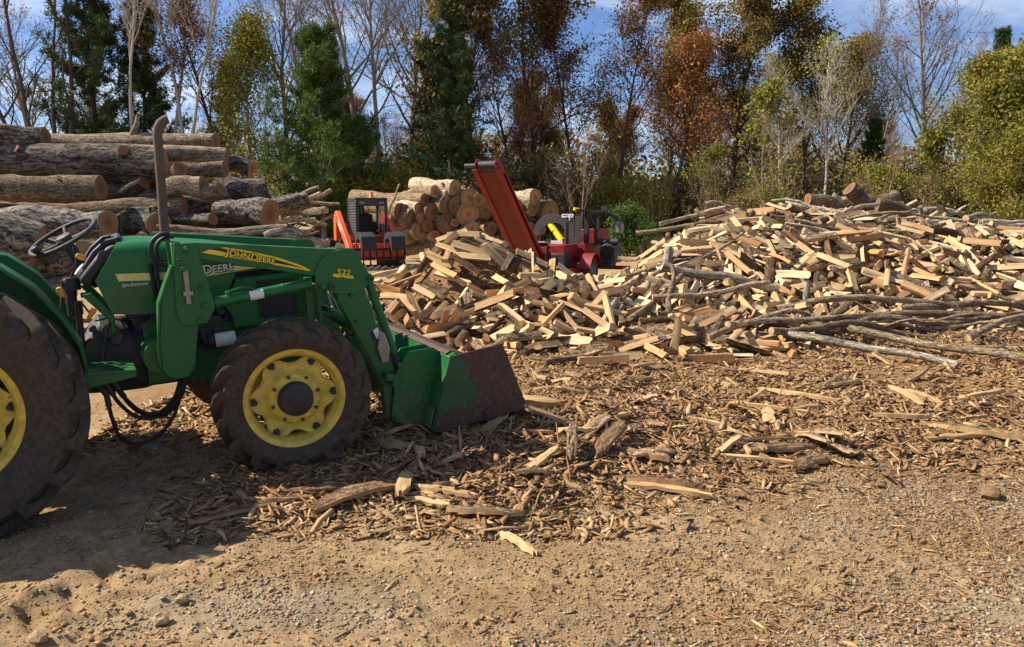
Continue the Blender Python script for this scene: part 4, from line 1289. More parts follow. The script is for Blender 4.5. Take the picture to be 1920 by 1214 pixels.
SPLITS = [
2,130,923,6,95,26,4,15,5,-331,903,5,16,-23,-78,56,2,10,979,22,19,98,10,4,2,-203,1003,6,95,26,-4,-16,2,-88,851,6,13,53,-81,-19,
3,113,977,10,92,38,-8,-4,5,299,966,11,24,-5,-64,73,10,-261,984,5,80,-58,-8,12,15,-80,911,6,46,-81,-31,18,9,-32,936,14,31,13,13,-93,
1,73,954,6,45,19,35,80,1,227,995,20,27,0,-68,68,3,119,1065,32,38,-12,-74,54,1,159,956,13,69,-69,-3,-23,15,652,1240,55,21,-45,-86,7,
9,-198,1056,20,34,18,28,-88,15,-3,1051,41,45,4,-35,82,15,-107,992,16,38,-19,44,-79,7,-73,1212,100,27,19,-25,91,3,216,955,6,70,-31,26,-59,
7,-62,1236,110,43,-90,6,1,2,471,1298,78,89,29,-12,-34,4,663,1210,49,12,-24,94,18,11,-127,919,7,83,-55,5,-8,0,412,1325,93,7,-30,-15,-94,
2,-24,1089,53,63,-76,-16,-10,1,205,1087,29,12,8,-38,-91,2,138,1089,38,68,-27,61,-29,3,-26,1244,110,36,8,-88,29,14,-273,1062,5,35,92,-18,-7,
15,206,1040,22,40,-5,12,91,8,110,1028,21,13,22,-96,-11,5,22,963,8,57,65,32,39,1,-133,1166,60,10,-40,-91,-8,2,-97,1040,24,83,-38,-16,37,
15,277,1042,20,17,89,23,36,4,-104,1200,92,87,26,2,-42,15,566,1423,137,56,80,-19,-1,5,206,1165,40,79,-33,30,-42,2,-68,1256,123,13,-9,-96,-25,
1,-176,1057,19,15,6,43,89,0,861,1352,85,11,-27,-79,54,4,389,1331,94,49,-11,-66,56,8,134,1102,41,26,-96,10,8,2,857,1415,124,23,-16,-66,70,
13,-31,907,2,7,-7,-69,72,15,815,1473,145,11,7,-6,99,0,47,973,10,56,-66,-34,36,5,-75,1040,22,23,42,-62,-62,2,757,1211,33,46,-32,-53,64,
4,637,1407,138,29,15,66,68,0,554,1341,96,73,-61,31,-9,4,506,1182,34,6,31,-34,-89,11,-6,1088,50,6,22,-58,-78,15,449,1185,51,34,89,30,-11,
15,362,1248,69,17,-27,79,-52,0,767,1473,152,12,-21,-96,-14,6,312,976,14,2,25,97,1,2,-197,1216,60,16,-15,-86,46,3,688,1283,72,35,-41,-66,53,
4,278,1182,58,52,-17,58,-61,7,56,1064,39,28,-37,88,-5,7,794,1384,107,89,43,11,-6,1,198,978,14,19,37,-78,-46,0,-114,1232,107,90,-26,23,-25,
11,833,1361,95,90,-35,-27,7,11,788,1227,41,84,-50,20,-2,15,142,1165,60,92,35,0,18,2,344,1454,123,1,6,-84,55,1,-65,997,18,37,65,54,39,
5,261,992,6,56,-51,44,-48,15,620,1310,75,87,-44,21,-6,5,-246,1096,16,37,-38,63,-58,2,43,1156,61,33,4,84,-43,11,-115,1170,68,37,8,-16,91,
0,-159,1065,22,7,-91,31,28,2,77,1001,10,67,-70,16,-16,15,110,1174,66,41,55,-46,-56,9,-92,1191,80,2,-24,-89,-38,2,-238,1145,31,35,29,88,16,
5,2,1239,96,12,81,51,27,8,672,1322,93,80,-14,-56,16,1,-40,958,10,29,77,-49,-29,5,132,999,14,82,49,-26,-17,0,-226,1203,46,6,78,18,60,
3,-77,966,10,59,33,-27,-69,15,-110,1280,130,84,42,-32,12,3,-12,1148,65,2,-7,82,56,15,418,1262,73,38,36,-41,-75,8,731,1287,72,80,-52,20,-24,
11,646,1060,7,73,-18,16,-64,1,485,1204,38,62,-25,61,-42,1,-30,1100,57,3,-12,-32,-94,3,-150,1112,44,48,-70,51,-15,5,-108,880,5,46,-32,-47,68,
15,-347,1150,5,34,-26,-54,72,2,32,1296,101,4,24,-58,78,3,415,1133,38,14,-48,-68,54,9,624,1422,144,11,14,93,33,3,778,1354,92,72,-1,-16,68,
0,524,1335,88,17,22,-60,-75,15,855,1446,134,45,53,13,70,14,232,1047,28,85,38,35,3,8,-20,971,4,20,0,1,98,5,168,971,17,76,63,-12,2,
15,626,1280,57,9,-31,-91,-27,6,337,1416,115,93,-36,-3,-3,0,815,1424,120,59,-35,-59,42,3,-87,1081,27,45,11,82,32,0,262,1179,43,69,15,70,-13,
0,215,1200,56,35,-28,32,83,0,-277,1115,5,81,-58,3,-6,1,-146,954,14,61,-56,38,-40,11,46,1109,47,81,33,-16,-45,5,436,1233,53,76,-43,42,-23,
11,374,1017,15,31,-10,22,-92,0,-180,1102,33,38,-30,87,-4,7,653,1470,158,91,20,-9,-34,3,-80,1305,143,3,-7,-86,50,3,87,1052,28,6,-52,-76,-39,
3,255,1039,17,36,83,38,22,5,74,1130,58,35,-37,64,-57,0,-14,997,21,28,26,92,12,15,552,1242,49,62,-64,5,44,11,568,1544,183,71,-67,10,21,
8,-215,1304,79,16,10,-3,-98,15,284,1279,69,18,80,-50,-27,1,502,1351,90,91,-13,-27,29,0,282,1091,23,61,-75,-26,0,3,-15,1177,77,42,-39,-63,53,
10,-34,1078,35,18,-41,-65,61,6,83,1052,18,4,-26,11,-96,15,-381,1204,6,90,28,-10,-32,0,500,1216,46,55,-46,-55,42,2,560,1272,69,62,-14,52,-57,
5,299,980,5,67,70,18,17,15,623,1367,101,3,78,47,41,15,430,1033,6,13,41,-86,-27,6,-35,1286,128,6,20,1,98,0,344,1328,97,72,57,26,30,
7,-123,1099,37,60,5,5,-79,1,-236,1084,6,87,38,-13,-29,4,-235,1160,32,3,13,46,-88,1,806,1313,76,32,33,-38,-80,1,286,1007,14,5,6,40,91,
8,390,1002,11,51,12,0,-85,4,-145,1261,96,41,43,-12,-79,4,47,1081,30,11,40,87,26,15,67,1300,83,66,8,38,-64,0,507,1065,6,32,89,32,11,
1,176,1148,33,14,-3,88,-44,2,-117,917,18,73,19,-17,-63,2,610,1401,110,54,82,-14,-9,8,621,1280,72,81,22,-10,53,5,597,1253,47,92,36,-2,16,
15,621,1241,40,28,3,51,-81,11,258,1201,55,94,-35,-5,5,4,257,1306,78,19,34,89,26,3,-178,1193,50,13,-18,-82,54,9,704,1226,42,85,30,9,-43,
15,360,1255,60,17,-19,-94,22,0,351,1159,43,69,-36,49,-41,12,-27,1039,21,63,-64,-45,-3,3,166,1247,69,17,-42,-72,53,2,298,1318,89,20,5,72,-66,
1,120,1121,47,91,11,-40,-1,4,32,1215,80,17,-35,78,-49,3,324,1110,29,54,-73,-43,6,4,485,1113,20,88,-24,-34,23,5,105,1126,46,94,13,29,16,
4,352,964,4,47,-45,52,-55,1,-276,1152,14,26,-30,61,-68,15,441,1321,84,19,58,-47,-64,1,-106,1044,26,22,90,36,-5,4,-8,1230,104,1,-63,74,22,
0,-96,1095,38,64,-56,-40,34,15,648,1387,108,1,68,73,-4,1,-121,1162,61,6,-91,40,8,3,-34,1172,67,32,-94,-7,6,2,432,1150,41,12,30,-88,34,
3,432,1106,26,43,2,74,-52,2,583,1320,86,26,14,-12,-95,3,640,1174,30,8,23,55,80,2,379,1073,30,8,21,-69,69,8,340,980,10,3,-79,59,-14,
3,609,1424,120,84,-26,42,-24,8,193,1161,34,86,24,15,-42,6,-51,1096,43,62,-70,-33,13,15,-183,1271,83,44,-51,64,-36,0,705,1190,23,18,-91,28,26,
0,817,1280,60,18,31,-87,-35,8,765,1244,50,96,20,7,16,4,292,1599,107,12,30,52,-79,10,595,1226,42,73,-56,-35,18,8,-3,980,10,57,-60,33,-45,
0,538,1442,130,1,-41,-49,-77,6,371,1510,151,21,-10,-12,97,4,1064,1654,147,85,31,-8,-43,1,678,1580,177,9,2,87,-49,0,335,1212,46,42,-13,64,-63,
2,175,965,3,46,-42,52,-58,3,216,1214,58,4,-6,-86,-50,0,601,1194,27,76,11,-26,-58,4,-103,986,8,38,32,-57,-66,0,572,1403,108,21,-67,57,43,
2,427,1430,127,70,-63,30,-12,0,-171,1093,26,43,-23,74,-46,4,390,1139,42,55,-74,-28,26,4,58,1151,59,42,-4,-19,-89,2,-48,1461,61,38,-6,15,91,
0,-274,1171,18,76,-47,-13,43,3,470,1386,109,64,45,23,-58,14,751,1471,148,76,-60,23,-6,15,547,1201,33,30,-89,31,13,4,-136,936,5,3,1,21,98,
6,-243,1293,65,9,-96,27,-8,13,-170,1228,74,13,14,24,-95,12,122,968,4,21,4,-17,-96,9,687,1318,85,4,-57,-80,-19,5,427,1627,178,42,-81,26,-31,
8,125,1196,69,72,25,6,-64,13,771,1260,62,7,-51,-81,-29,0,508,1589,185,11,33,92,17,10,753,1260,55,9,6,-67,73,2,442,1561,169,3,-28,-79,55,
1,730,1139,5,12,-26,87,-41,5,495,1405,126,48,59,43,49,2,-62,964,5,65,-39,-36,55,8,-155,1006,12,54,1,-4,-84,15,108,1217,67,20,94,-16,-23,
7,470,1354,100,21,-53,-82,10,3,297,1130,28,3,-98,11,-18,4,-97,1257,118,26,-1,-61,75,4,-143,1126,43,14,-82,49,25,4,-98,1066,27,52,-33,26,75,
3,753,1463,129,78,47,-22,-36,15,485,1373,110,36,54,-51,-56,2,360,1272,72,71,-65,-12,26,2,-146,1074,27,54,-55,46,-44,2,458,1268,57,11,28,95,0,
0,301,1120,28,87,35,-34,-6,4,462,1025,5,14,64,-74,-16,2,-313,1207,19,95,15,25,12,0,935,1438,124,55,-41,55,-48,1,667,1356,106,54,-47,-36,60,
6,198,978,4,2,68,73,2,0,172,1030,17,25,-4,-51,-82,0,3,1166,66,21,7,84,-49,0,-105,1443,64,6,-10,-10,99,15,-60,1101,46,33,13,3,-94,
6,-270,1202,35,1,31,82,-48,10,389,1546,161,86,46,-14,-17,1,40,997,13,16,-44,-61,64,9,495,1111,19,20,-36,89,19,0,-292,1179,23,9,-23,-54,81,
0,-267,1186,34,67,1,-49,-56,2,245,1247,66,85,-50,17,-7,4,720,1238,51,37,-9,11,-92,6,793,1353,89,71,33,-3,62,0,258,1433,94,4,-41,-58,70,
7,361,1396,108,12,3,-30,94,2,505,1517,160,78,-57,5,26,1,470,1235,49,8,97,-13,19,1,702,1319,86,56,73,11,-37,4,256,1285,70,30,-55,-76,-15,
10,587,1161,19,94,-12,-3,32,9,41,1039,22,10,-30,-94,-10,6,385,1020,4,1,46,89,2,4,-326,1148,6,14,-38,-86,32,7,-300,1132,11,94,-10,12,29,
0,390,1417,119,15,-13,-91,38,1,650,1410,133,45,-29,-72,44,14,890,1366,98,49,29,31,76,6,389,1224,47,68,-13,-10,71,14,-207,1085,22,18,-45,71,-51,
0,503,1167,22,36,8,88,28,15,102,1098,40,69,64,16,-29,6,-104,1217,112,70,-2,16,-70,0,270,1396,96,81,-52,2,-27,6,526,1445,129,20,89,-11,-39,
4,276,1147,29,12,5,75,-65,3,502,1508,152,69,-55,27,-37,3,770,1390,102,12,-25,92,-29,1,853,1322,76,29,-56,68,-38,10,237,1110,34,6,100,7,-2,
5,-135,1417,72,34,-92,-19,-5,7,-221,1103,24,99,-8,-3,10,7,321,1277,75,63,11,4,-77,5,896,1403,106,69,54,5,-49,3,235,975,4,47,-42,52,-58,
8,17,1029,22,8,58,79,-19,2,36,1177,59,7,2,-83,56,1,543,1526,170,59,48,15,64,15,641,1354,88,40,-24,60,-65,14,88,1092,43,54,-80,26,5,
3,-59,1061,18,54,-72,31,-30,0,-24,970,16,61,6,-37,-70,14,-45,1156,63,28,-4,-78,-55,6,778,1195,30,21,-64,-74,-8,9,540,1157,18,25,-93,-22,-16,
9,65,1087,34,17,-37,52,-75,6,344,1024,12,2,-31,95,3,15,638,1469,148,80,49,2,-33,2,541,1277,59,31,-69,-58,29,4,755,1469,135,94,8,28,19,
15,446,1277,66,55,-50,-51,44,15,717,1308,86,64,65,32,23,4,800,1343,83,66,-40,-51,38,3,364,1077,27,12,18,-37,90,2,153,1074,22,47,-49,30,-67,
14,-37,1297,134,29,-8,-61,73,1,236,1176,33,14,38,60,-69,15,669,1289,65,28,18,11,93,1,605,1513,167,41,17,-24,-86,9,461,1470,139,3,20,-91,-36,
6,74,1057,15,95,-2,20,25,6,380,1458,132,34,-12,36,86,8,470,1542,168,1,-4,-1,100,0,537,1404,108,48,-15,-70,50,1,-9,1064,28,60,-77,-12,19,
0,537,1361,95,28,-11,64,-71,5,-153,979,5,30,-21,53,-77,1,85,1265,77,73,-33,30,-51,9,811,1258,50,58,81,-6,-9,12,557,1299,75,20,49,52,67,
0,-371,1314,4,27,-16,48,-82,5,537,1336,72,33,-48,75,-31,15,418,1121,30,65,15,30,68,4,317,1497,117,33,-26,-50,76,9,37,1276,89,71,-7,58,-39,
14,466,1420,123,96,9,24,-11,15,582,1357,94,9,1,54,84,2,128,1200,62,99,0,-10,-4,14,250,1056,30,45,-36,53,-62,6,365,1312,80,19,61,68,35,
7,83,1036,11,79,-28,5,-54,9,421,1374,102,60,44,15,-65,15,482,1345,83,27,-6,-25,-93,2,429,1190,38,38,-25,-81,38,4,305,1244,64,1,-69,-55,-46,
15,535,1221,38,88,30,16,-33,8,249,1166,33,9,-98,0,-19,0,845,1491,141,68,-36,64,-4,0,-93,1488,38,39,-13,20,-89,6,414,1448,138,10,-41,-32,-85,
8,745,1413,105,95,0,-24,-19,4,790,1425,117,39,-39,-71,43,7,732,1231,44,10,43,-86,-25,4,807,1231,48,54,43,-57,-44,11,400,1461,144,1,1,16,-99,
0,663,1246,61,67,56,-25,-42,7,298,1174,52,62,42,28,60,3,291,1199,59,70,35,15,61,0,-130,1483,38,23,39,-88,16,3,588,1308,68,81,49,12,29,
5,319,1408,103,77,-62,-9,10,8,853,1312,66,6,-45,-86,-24,1,-182,1235,67,8,91,26,32,4,10,1132,52,87,-6,12,-47,1,547,1618,191,54,-66,48,-21,
15,739,1304,77,29,-41,50,-71,11,390,1421,131,6,-74,66,-6,5,-226,1237,51,35,90,15,23,6,50,1192,76,55,-2,1,-83,1,639,1287,64,20,-8,-69,69,
3,-101,1322,141,74,-64,-22,2,7,445,1385,99,34,-44,-66,51,15,456,1482,144,7,40,-88,23,0,660,1220,35,94,32,-6,-12,3,674,1390,107,64,-61,46,-4,
11,310,1287,78,30,-55,78,9,7,854,1295,69,98,0,-7,-18,15,158,1015,10,7,7,72,-69,5,222,1028,16,39,-49,-65,43,4,3,1090,26,31,-20,15,92,
8,404,1270,51,48,11,-24,84,11,571,1435,136,23,-95,23,4,1,438,1413,116,71,64,6,-27,9,305,1305,80,94,-18,7,28,7,653,1207,33,2,12,99,-3,
3,663,1071,6,31,60,-66,-34,15,17,1283,99,47,83,26,-11,6,-76,1092,28,96,7,-8,-26,6,-184,1022,12,43,-58,-45,52,5,-312,1148,15,29,-70,47,-44,
0,303,1162,33,39,24,6,89,0,509,1282,59,28,-34,69,-57,5,82,1094,37,67,51,-35,-42,4,263,1094,24,11,-32,71,-61,3,513,1377,96,88,-41,-19,-14,
4,661,1433,140,57,19,66,46,3,266,1159,30,14,7,72,-67,14,-113,946,5,18,-6,-31,93,1,-105,1110,39,59,-53,-52,32,7,310,1562,120,14,24,-34,-90,
2,767,1272,55,4,-3,72,-69,2,830,1391,97,70,21,18,-66,5,569,1153,11,11,-14,69,-70,1,318,1200,55,35,75,52,19,5,-133,1047,16,39,-64,55,-38,
3,31,1118,38,60,57,-42,-38,1,578,1280,59,37,27,63,62,0,468,1485,150,46,-56,-49,48,7,702,1398,127,24,-90,-27,25,4,-258,1306,49,46,66,57,18,
4,-288,1272,37,60,-77,-3,23,6,404,1295,72,60,-31,23,-70,3,550,1171,19,95,-16,-25,14,14,755,1417,114,39,-90,2,-20,5,893,1432,125,57,-79,-19,10,
5,248,1229,61,19,95,-23,-4,5,-302,1158,16,29,-65,47,-52,4,709,1264,56,19,-37,91,8,12,291,1385,94,89,45,-9,4,2,402,1217,40,89,-42,-18,7,
1,379,1103,34,71,-65,25,-6,7,518,1127,23,2,48,88,-6,0,-63,1128,37,1,-76,38,53,7,-305,1230,29,46,86,9,22,4,639,1506,160,3,78,-54,-32,
4,354,1112,31,28,53,79,10,13,-76,1154,54,54,16,25,-79,4,165,1201,61,56,-13,1,81,4,608,1518,152,12,53,80,-25,1,318,1516,124,70,-41,6,-58,
9,947,1567,145,8,-77,-62,-10,6,305,1035,12,69,59,-36,-20,11,153,1119,27,51,-68,-52,3,4,-238,1136,20,22,-12,97,-9,2,590,1407,97,82,-54,11,-18,
7,193,1218,47,58,59,39,39,11,42,1186,67,98,-6,16,13,10,-165,1044,11,8,-74,-63,21,2,104,1383,67,16,26,-55,78,15,443,1511,152,54,-8,-69,48,
0,762,1295,68,77,58,7,28,1,287,1355,86,29,14,53,78,1,466,1554,167,18,35,-8,-92,5,-114,1036,17,59,-63,44,-25,9,-208,1164,30,15,-36,-86,-32,
3,370,1496,138,66,45,22,55,15,304,1191,44,55,28,40,68,12,674,1275,60,50,76,-5,-42,1,486,1506,156,57,-34,54,-52,10,652,1345,88,34,47,-40,-71,
7,28,992,3,0,40,92,0,1,-362,1305,10,73,-67,12,4,2,528,1256,48,4,-54,-84,9,7,330,1184,38,77,16,-37,-50,5,822,1332,73,49,-29,57,-59,
2,840,1258,56,58,-45,-46,50,7,26,1036,20,13,80,-55,20,0,-266,1279,43,2,53,82,22,8,245,1220,58,7,-26,-67,69,3,596,1245,35,5,-35,83,-43,
4,699,1421,127,17,-45,-78,-41,13,366,1355,99,29,-52,-60,-53,8,704,1397,107,26,-83,49,-2,6,731,1232,34,70,12,4,-70,6,603,1596,180,43,-84,-31,-11,
3,696,1287,66,69,-49,32,-43,4,12,1121,39,55,-56,36,-49,6,554,1455,120,25,-88,41,-2,8,461,1419,115,14,-42,-88,14,2,699,1555,164,43,-21,-34,81,
1,-30,1086,23,3,5,85,-52,13,195,1036,14,20,-9,-96,-19,4,-156,1155,34,13,28,-3,-95,2,70,1215,71,76,33,25,50,14,-313,1240,28,51,-69,-30,42,
8,410,1252,54,42,-44,65,-45,8,299,1212,53,92,-4,-17,34,0,654,1254,44,79,-46,-37,19,0,178,1110,17,18,-37,-83,38,5,500,1408,117,38,69,-49,-37,
3,227,1259,63,90,-32,-23,20,1,155,1066,15,65,-73,-17,12,9,-187,1218,54,32,26,7,-91,6,-175,1405,57,91,3,7,40,6,-148,1536,5,74,67,-3,-4,
2,48,1250,77,33,-48,33,-74,5,794,1488,134,47,77,-34,-28,0,386,1320,76,62,-10,50,-60,6,558,1551,171,1,56,80,-19,1,550,1333,72,83,14,21,50,
3,354,1075,20,45,-70,23,-51,1,73,1172,68,72,13,12,67,3,-218,1174,28,45,-10,66,-60,8,758,1427,109,26,56,34,71,8,517,1316,56,17,56,-30,-75,
3,313,1257,56,21,-46,-56,65,15,503,1200,32,37,91,-6,17,4,354,1185,42,19,86,43,19,9,-52,1072,14,4,-97,14,-18,14,-271,1140,9,50,79,33,14,
1,-193,1253,70,55,-25,44,-66,3,134,989,9,88,47,-6,0,5,976,1602,144,36,-66,59,-29,8,75,1080,23,8,14,-11,-98,5,75,1190,54,6,40,-59,-70,
10,236,1156,34,50,0,-7,86,14,399,1307,66,65,-49,46,-35,9,358,1518,140,88,12,-4,45,11,776,1489,133,14,42,85,28,10,506,1478,141,62,23,-16,-73,
1,340,1511,133,65,-24,52,-51,2,766,1355,82,72,-21,31,-58,2,212,1275,63,20,84,44,24,5,990,1558,135,11,-48,79,-36,0,991,1533,134,32,-46,71,-43,
11,-212,1090,7,53,-13,-20,81,3,65,1133,47,10,40,85,32,15,-272,1220,32,82,-53,23,1,0,-16,1133,56,60,-56,12,-56,11,320,1596,133,76,-14,-19,60,
10,148,1040,14,40,-8,12,-91,1,-180,1175,44,75,49,-25,-37,2,-32,1462,53,42,80,-43,4,4,-174,1036,8,52,-45,39,-61,5,588,1443,125,77,-61,-8,16,
1,686,1338,83,13,-13,95,-24,7,918,1416,112,85,-20,-13,48,2,576,1196,22,61,17,15,76,8,173,1116,28,13,77,63,4,14,-196,1122,18,91,-23,32,-14,
8,199,1194,32,77,-43,-31,-36,5,416,1485,146,7,12,98,10,7,420,1278,67,1,-78,56,29,8,749,1154,15,5,33,-93,-14,1,-99,1493,29,35,-16,-12,-91,
4,7,1439,60,50,-23,-22,80,0,430,1509,149,47,32,-6,82,0,865,1382,89,74,-33,41,-42,2,921,1407,105,74,-11,-1,66,8,310,1318,83,15,-13,-49,85,
15,727,1352,88,91,21,-1,-37,0,-56,1052,11,4,-3,-55,-83,10,-70,1117,32,2,-62,-42,-66,14,-282,1250,33,85,45,-23,15,2,228,1210,41,8,76,-65,-6,
7,372,1343,84,56,-61,-56,3,0,294,1420,102,70,-69,-19,5,3,912,1489,131,59,65,-6,-48,1,856,1452,124,29,93,17,-14,7,322,1267,59,1,39,87,-30,
5,382,1142,30,37,15,67,62,3,477,1438,126,77,-63,-9,7,8,234,1017,4,70,-59,-26,31,3,498,1480,135,57,-42,-54,46,0,991,1599,147,23,88,39,-17,
6,784,1284,59,98,18,-2,6,2,254,1105,25,86,-37,2,35,14,89,1176,59,80,35,6,47,2,18,1224,79,15,-70,69,10,15,572,1322,75,20,37,-61,-67,
3,526,1574,173,57,-75,-16,29,1,564,1225,29,63,-18,-10,74,0,930,1456,117,35,-33,64,-60,6,-161,991,4,93,-2,-1,36,14,-94,987,3,57,-66,-37,32,
14,360,1113,33,32,-83,45,-2,5,-121,1514,18,60,77,18,8,15,570,1341,76,64,-72,0,26,14,838,1435,118,44,-57,-61,33,7,730,1412,115,59,-53,-48,38,
8,681,1241,47,62,-42,37,-55,9,459,1568,169,4,-21,-47,-86,1,868,1402,105,68,-53,-37,35,10,559,1565,175,11,18,38,90,4,188,1385,64,37,-52,-44,63,
5,757,1132,5,30,-42,70,-50,7,12,1303,103,11,36,-17,91,14,-12,1060,20,11,-84,48,-25,14,-76,1474,45,22,-81,30,-45,11,-162,1137,40,19,95,24,10,
1,-11,1317,124,72,-13,1,68,4,48,1313,93,34,-32,-39,-79,9,-132,1090,29,48,-6,-13,86,7,435,1373,96,8,91,-36,-19,5,576,1480,135,94,-24,21,11,
2,404,1476,142,68,-71,19,1,10,345,1051,14,59,81,1,-1,14,636,1186,17,75,27,-33,-51,3,405,1348,98,29,4,-63,72,3,369,1141,36,33,66,-56,-38,
5,108,1270,71,78,24,-30,-49,0,-247,1196,32,78,-32,-38,37,3,480,1618,179,80,-57,-1,16,7,567,1288,49,74,-35,5,-57,7,672,1245,52,48,38,-8,-79,
4,216,1361,58,87,14,47,-7,0,797,1610,166,32,-84,40,-18,6,-122,991,9,7,42,-91,3,4,-135,1124,27,80,-33,-46,21,9,-152,1311,105,10,-75,66,3,
14,668,1371,89,41,59,63,30,8,328,1137,30,51,-12,-45,72,0,728,1162,14,41,28,-24,-83,13,485,1092,2,68,-65,-22,24,4,-237,1126,6,27,-70,61,-23,
2,-348,1289,12,68,-50,-42,32,1,456,1293,60,92,-36,-16,-1,2,759,1351,96,52,3,-9,-85,14,-51,1015,10,66,-62,30,-30,7,-88,1303,132,9,89,38,22,
12,-204,1086,15,1,-98,11,19,4,533,1331,57,94,32,-7,10,8,483,1247,54,54,84,1,7,14,658,1319,75,21,-7,-26,-94,2,617,1256,38,10,-32,72,-61,
8,613,1197,25,81,-5,-1,-59,9,868,1378,97,81,16,12,55,7,733,1314,77,9,-53,68,-50,7,84,1005,3,0,57,-82,0,14,384,1235,35,87,20,37,-27,
10,-159,1365,85,35,4,93,-12,0,-348,1318,18,80,37,36,31,3,516,1560,170,2,-10,-65,-75,4,928,1552,139,39,47,22,76,3,411,1600,169,75,59,7,27,
0,300,1364,87,22,-34,-53,74,5,208,1301,55,32,-80,-42,-29,6,908,1599,155,57,21,46,66,8,619,1238,28,2,-69,62,-38,9,760,1185,18,96,17,6,-19,
12,596,1218,30,66,-54,30,-42,1,60,1038,11,60,-74,31,-7,3,210,1200,30,2,-48,-43,76,0,244,1217,43,79,-16,19,-56,8,834,1436,110,27,39,69,54,
1,876,1479,129,33,4,59,-74,14,326,1299,70,75,-56,18,-30,6,865,1425,114,42,26,-54,-68,4,800,1217,26,17,-63,-65,39,7,-87,971,4,5,-91,-40,2,
4,1005,1686,151,37,-16,-61,68,2,888,1551,146,8,39,-89,-23,15,413,1086,6,84,26,-14,-45,0,-26,1070,14,35,-38,-44,73,4,374,1316,73,53,33,9,-77,
6,408,1366,99,14,-67,66,30,4,611,1421,100,79,38,9,-48,14,602,1269,39,34,-4,-82,-46,1,593,1330,72,13,46,-86,-14,10,346,1309,78,86,-36,32,-19,
7,303,1293,67,14,32,50,79,10,782,1579,163,55,-61,-55,16,11,123,1225,67,26,22,63,70,13,399,1026,2,15,82,-54,-10,0,-329,1304,24,53,-2,26,-81,
2,351,1475,124,8,61,-64,-45,6,662,1186,17,30,-6,79,-54,9,512,1438,128,62,34,18,68,4,780,1228,22,34,14,-55,75,7,390,1533,152,6,-8,75,-65,
1,115,1109,15,48,-59,-51,40,2,178,1057,16,75,-52,-26,31,1,-230,1216,33,65,64,-2,42,2,-186,1424,47,57,-14,9,-81,11,-77,1367,126,65,61,40,22,
4,515,1207,20,74,33,-47,-37,2,4,1106,41,72,-9,10,-68,4,110,1108,31,29,-3,63,-72,14,-215,1132,22,45,15,-40,-78,5,962,1590,143,56,46,-37,-58,
2,628,1428,114,22,-53,-78,-24,3,855,1442,105,73,-33,40,-44,3,482,1449,122,10,60,54,58,4,704,1664,177,73,-63,-28,-1,6,327,1158,31,59,9,-29,75,
2,745,1396,96,6,21,-4,-97,9,1056,1615,142,4,-96,28,-1,13,459,1300,69,67,-1,-2,74,1,183,1004,9,71,-70,-13,-2,8,62,1106,37,6,-51,-80,30,
2,-320,1215,15,0,27,-64,72,2,-361,1344,16,5,1,-18,-98,6,407,1398,110,2,-17,-98,7,2,839,1608,164,80,16,-9,57,10,640,1391,96,52,-34,30,-73,
9,467,1400,106,92,-2,5,40,1,710,1152,8,55,-8,11,-82,4,639,1612,176,39,-84,36,-16,6,23,1276,87,23,21,-95,-1,15,140,1313,64,27,-52,-58,56,
8,50,1221,73,35,-85,-33,21,2,164,1379,52,17,-60,-39,68,14,-93,1467,55,22,-18,-57,77,6,866,1282,51,44,-4,-35,83,2,828,1477,130,50,9,13,-85,
3,760,1212,23,21,-7,79,-57,3,294,1084,21,33,61,-66,-28,3,-133,1040,6,87,-48,3,-6,1,289,1034,4,27,-31,-68,60,13,-63,1103,31,42,89,-16,6,
6,-104,1467,51,18,97,-16,-6,0,-233,1146,20,25,0,81,-53,11,-135,1080,16,2,7,-65,76,13,-46,1374,113,23,23,-92,24,10,390,1370,95,70,70,9,-11,
0,318,1443,105,28,63,47,55,2,585,1525,147,24,-13,-75,60,5,626,1314,61,13,-86,41,27,1,609,1459,140,26,-27,-63,68,1,646,1572,164,34,-38,-84,16,
13,756,1236,26,46,-66,-47,36,9,620,1206,37,69,-45,-25,52,2,695,1148,6,18,76,61,14,11,234,1138,28,37,-32,-66,57,12,8,1161,58,55,0,-17,82,
3,-138,1332,111,54,-32,27,-73,6,-248,1309,55,43,-84,32,4,1,-236,1295,56,72,-47,-40,33,7,-55,1144,48,56,52,-8,-64,0,455,1440,115,11,76,-38,-52,
10,878,1437,102,87,13,-3,-47,7,892,1463,117,62,17,21,-74,2,428,1594,169,17,95,15,20,0,581,1299,51,40,-52,-71,23,1,509,1415,112,56,-38,-56,47,
4,497,1312,55,44,53,3,72,8,60,1066,19,14,-14,18,-96,1,781,1611,149,13,9,-63,76,0,602,1192,12,25,-17,-46,84,14,523,1410,104,28,68,-65,-17,
15,713,1290,61,73,47,15,47,15,690,1589,170,13,-93,33,12,7,-125,1370,105,20,84,-45,24,0,-310,1418,29,53,-57,-55,30,13,-143,1190,60,54,-65,-53,1,
9,-235,1186,26,1,-35,30,88,14,408,1322,75,51,-74,41,-16,5,348,1543,138,59,79,8,14,14,589,1548,162,36,-80,36,-31,2,678,1233,31,72,-62,14,-29,
11,451,1204,44,35,-36,-15,-85,6,499,1402,103,51,-49,51,-49,2,959,1535,126,55,-69,-38,27,2,-222,1255,55,92,15,-17,32,2,552,1517,144,9,1,90,42,
2,352,1256,47,97,-24,11,2,0,627,1294,43,12,-52,-63,-56,14,354,1291,67,23,22,5,95,8,228,1389,62,43,-69,0,-58,15,717,1607,170,87,-9,17,-45,
1,505,1303,59,53,39,-31,-69,4,899,1368,96,68,-46,33,-46,1,688,1356,99,70,-55,-25,37,4,171,1150,19,58,69,15,39,5,4,1023,13,50,-63,-33,49,
4,32,1036,10,28,-36,56,-69,8,-84,1096,34,17,-33,93,-8,9,-88,1432,82,22,61,75,-13,14,-205,1308,74,61,33,35,62,4,384,1494,140,53,-62,-52,26,
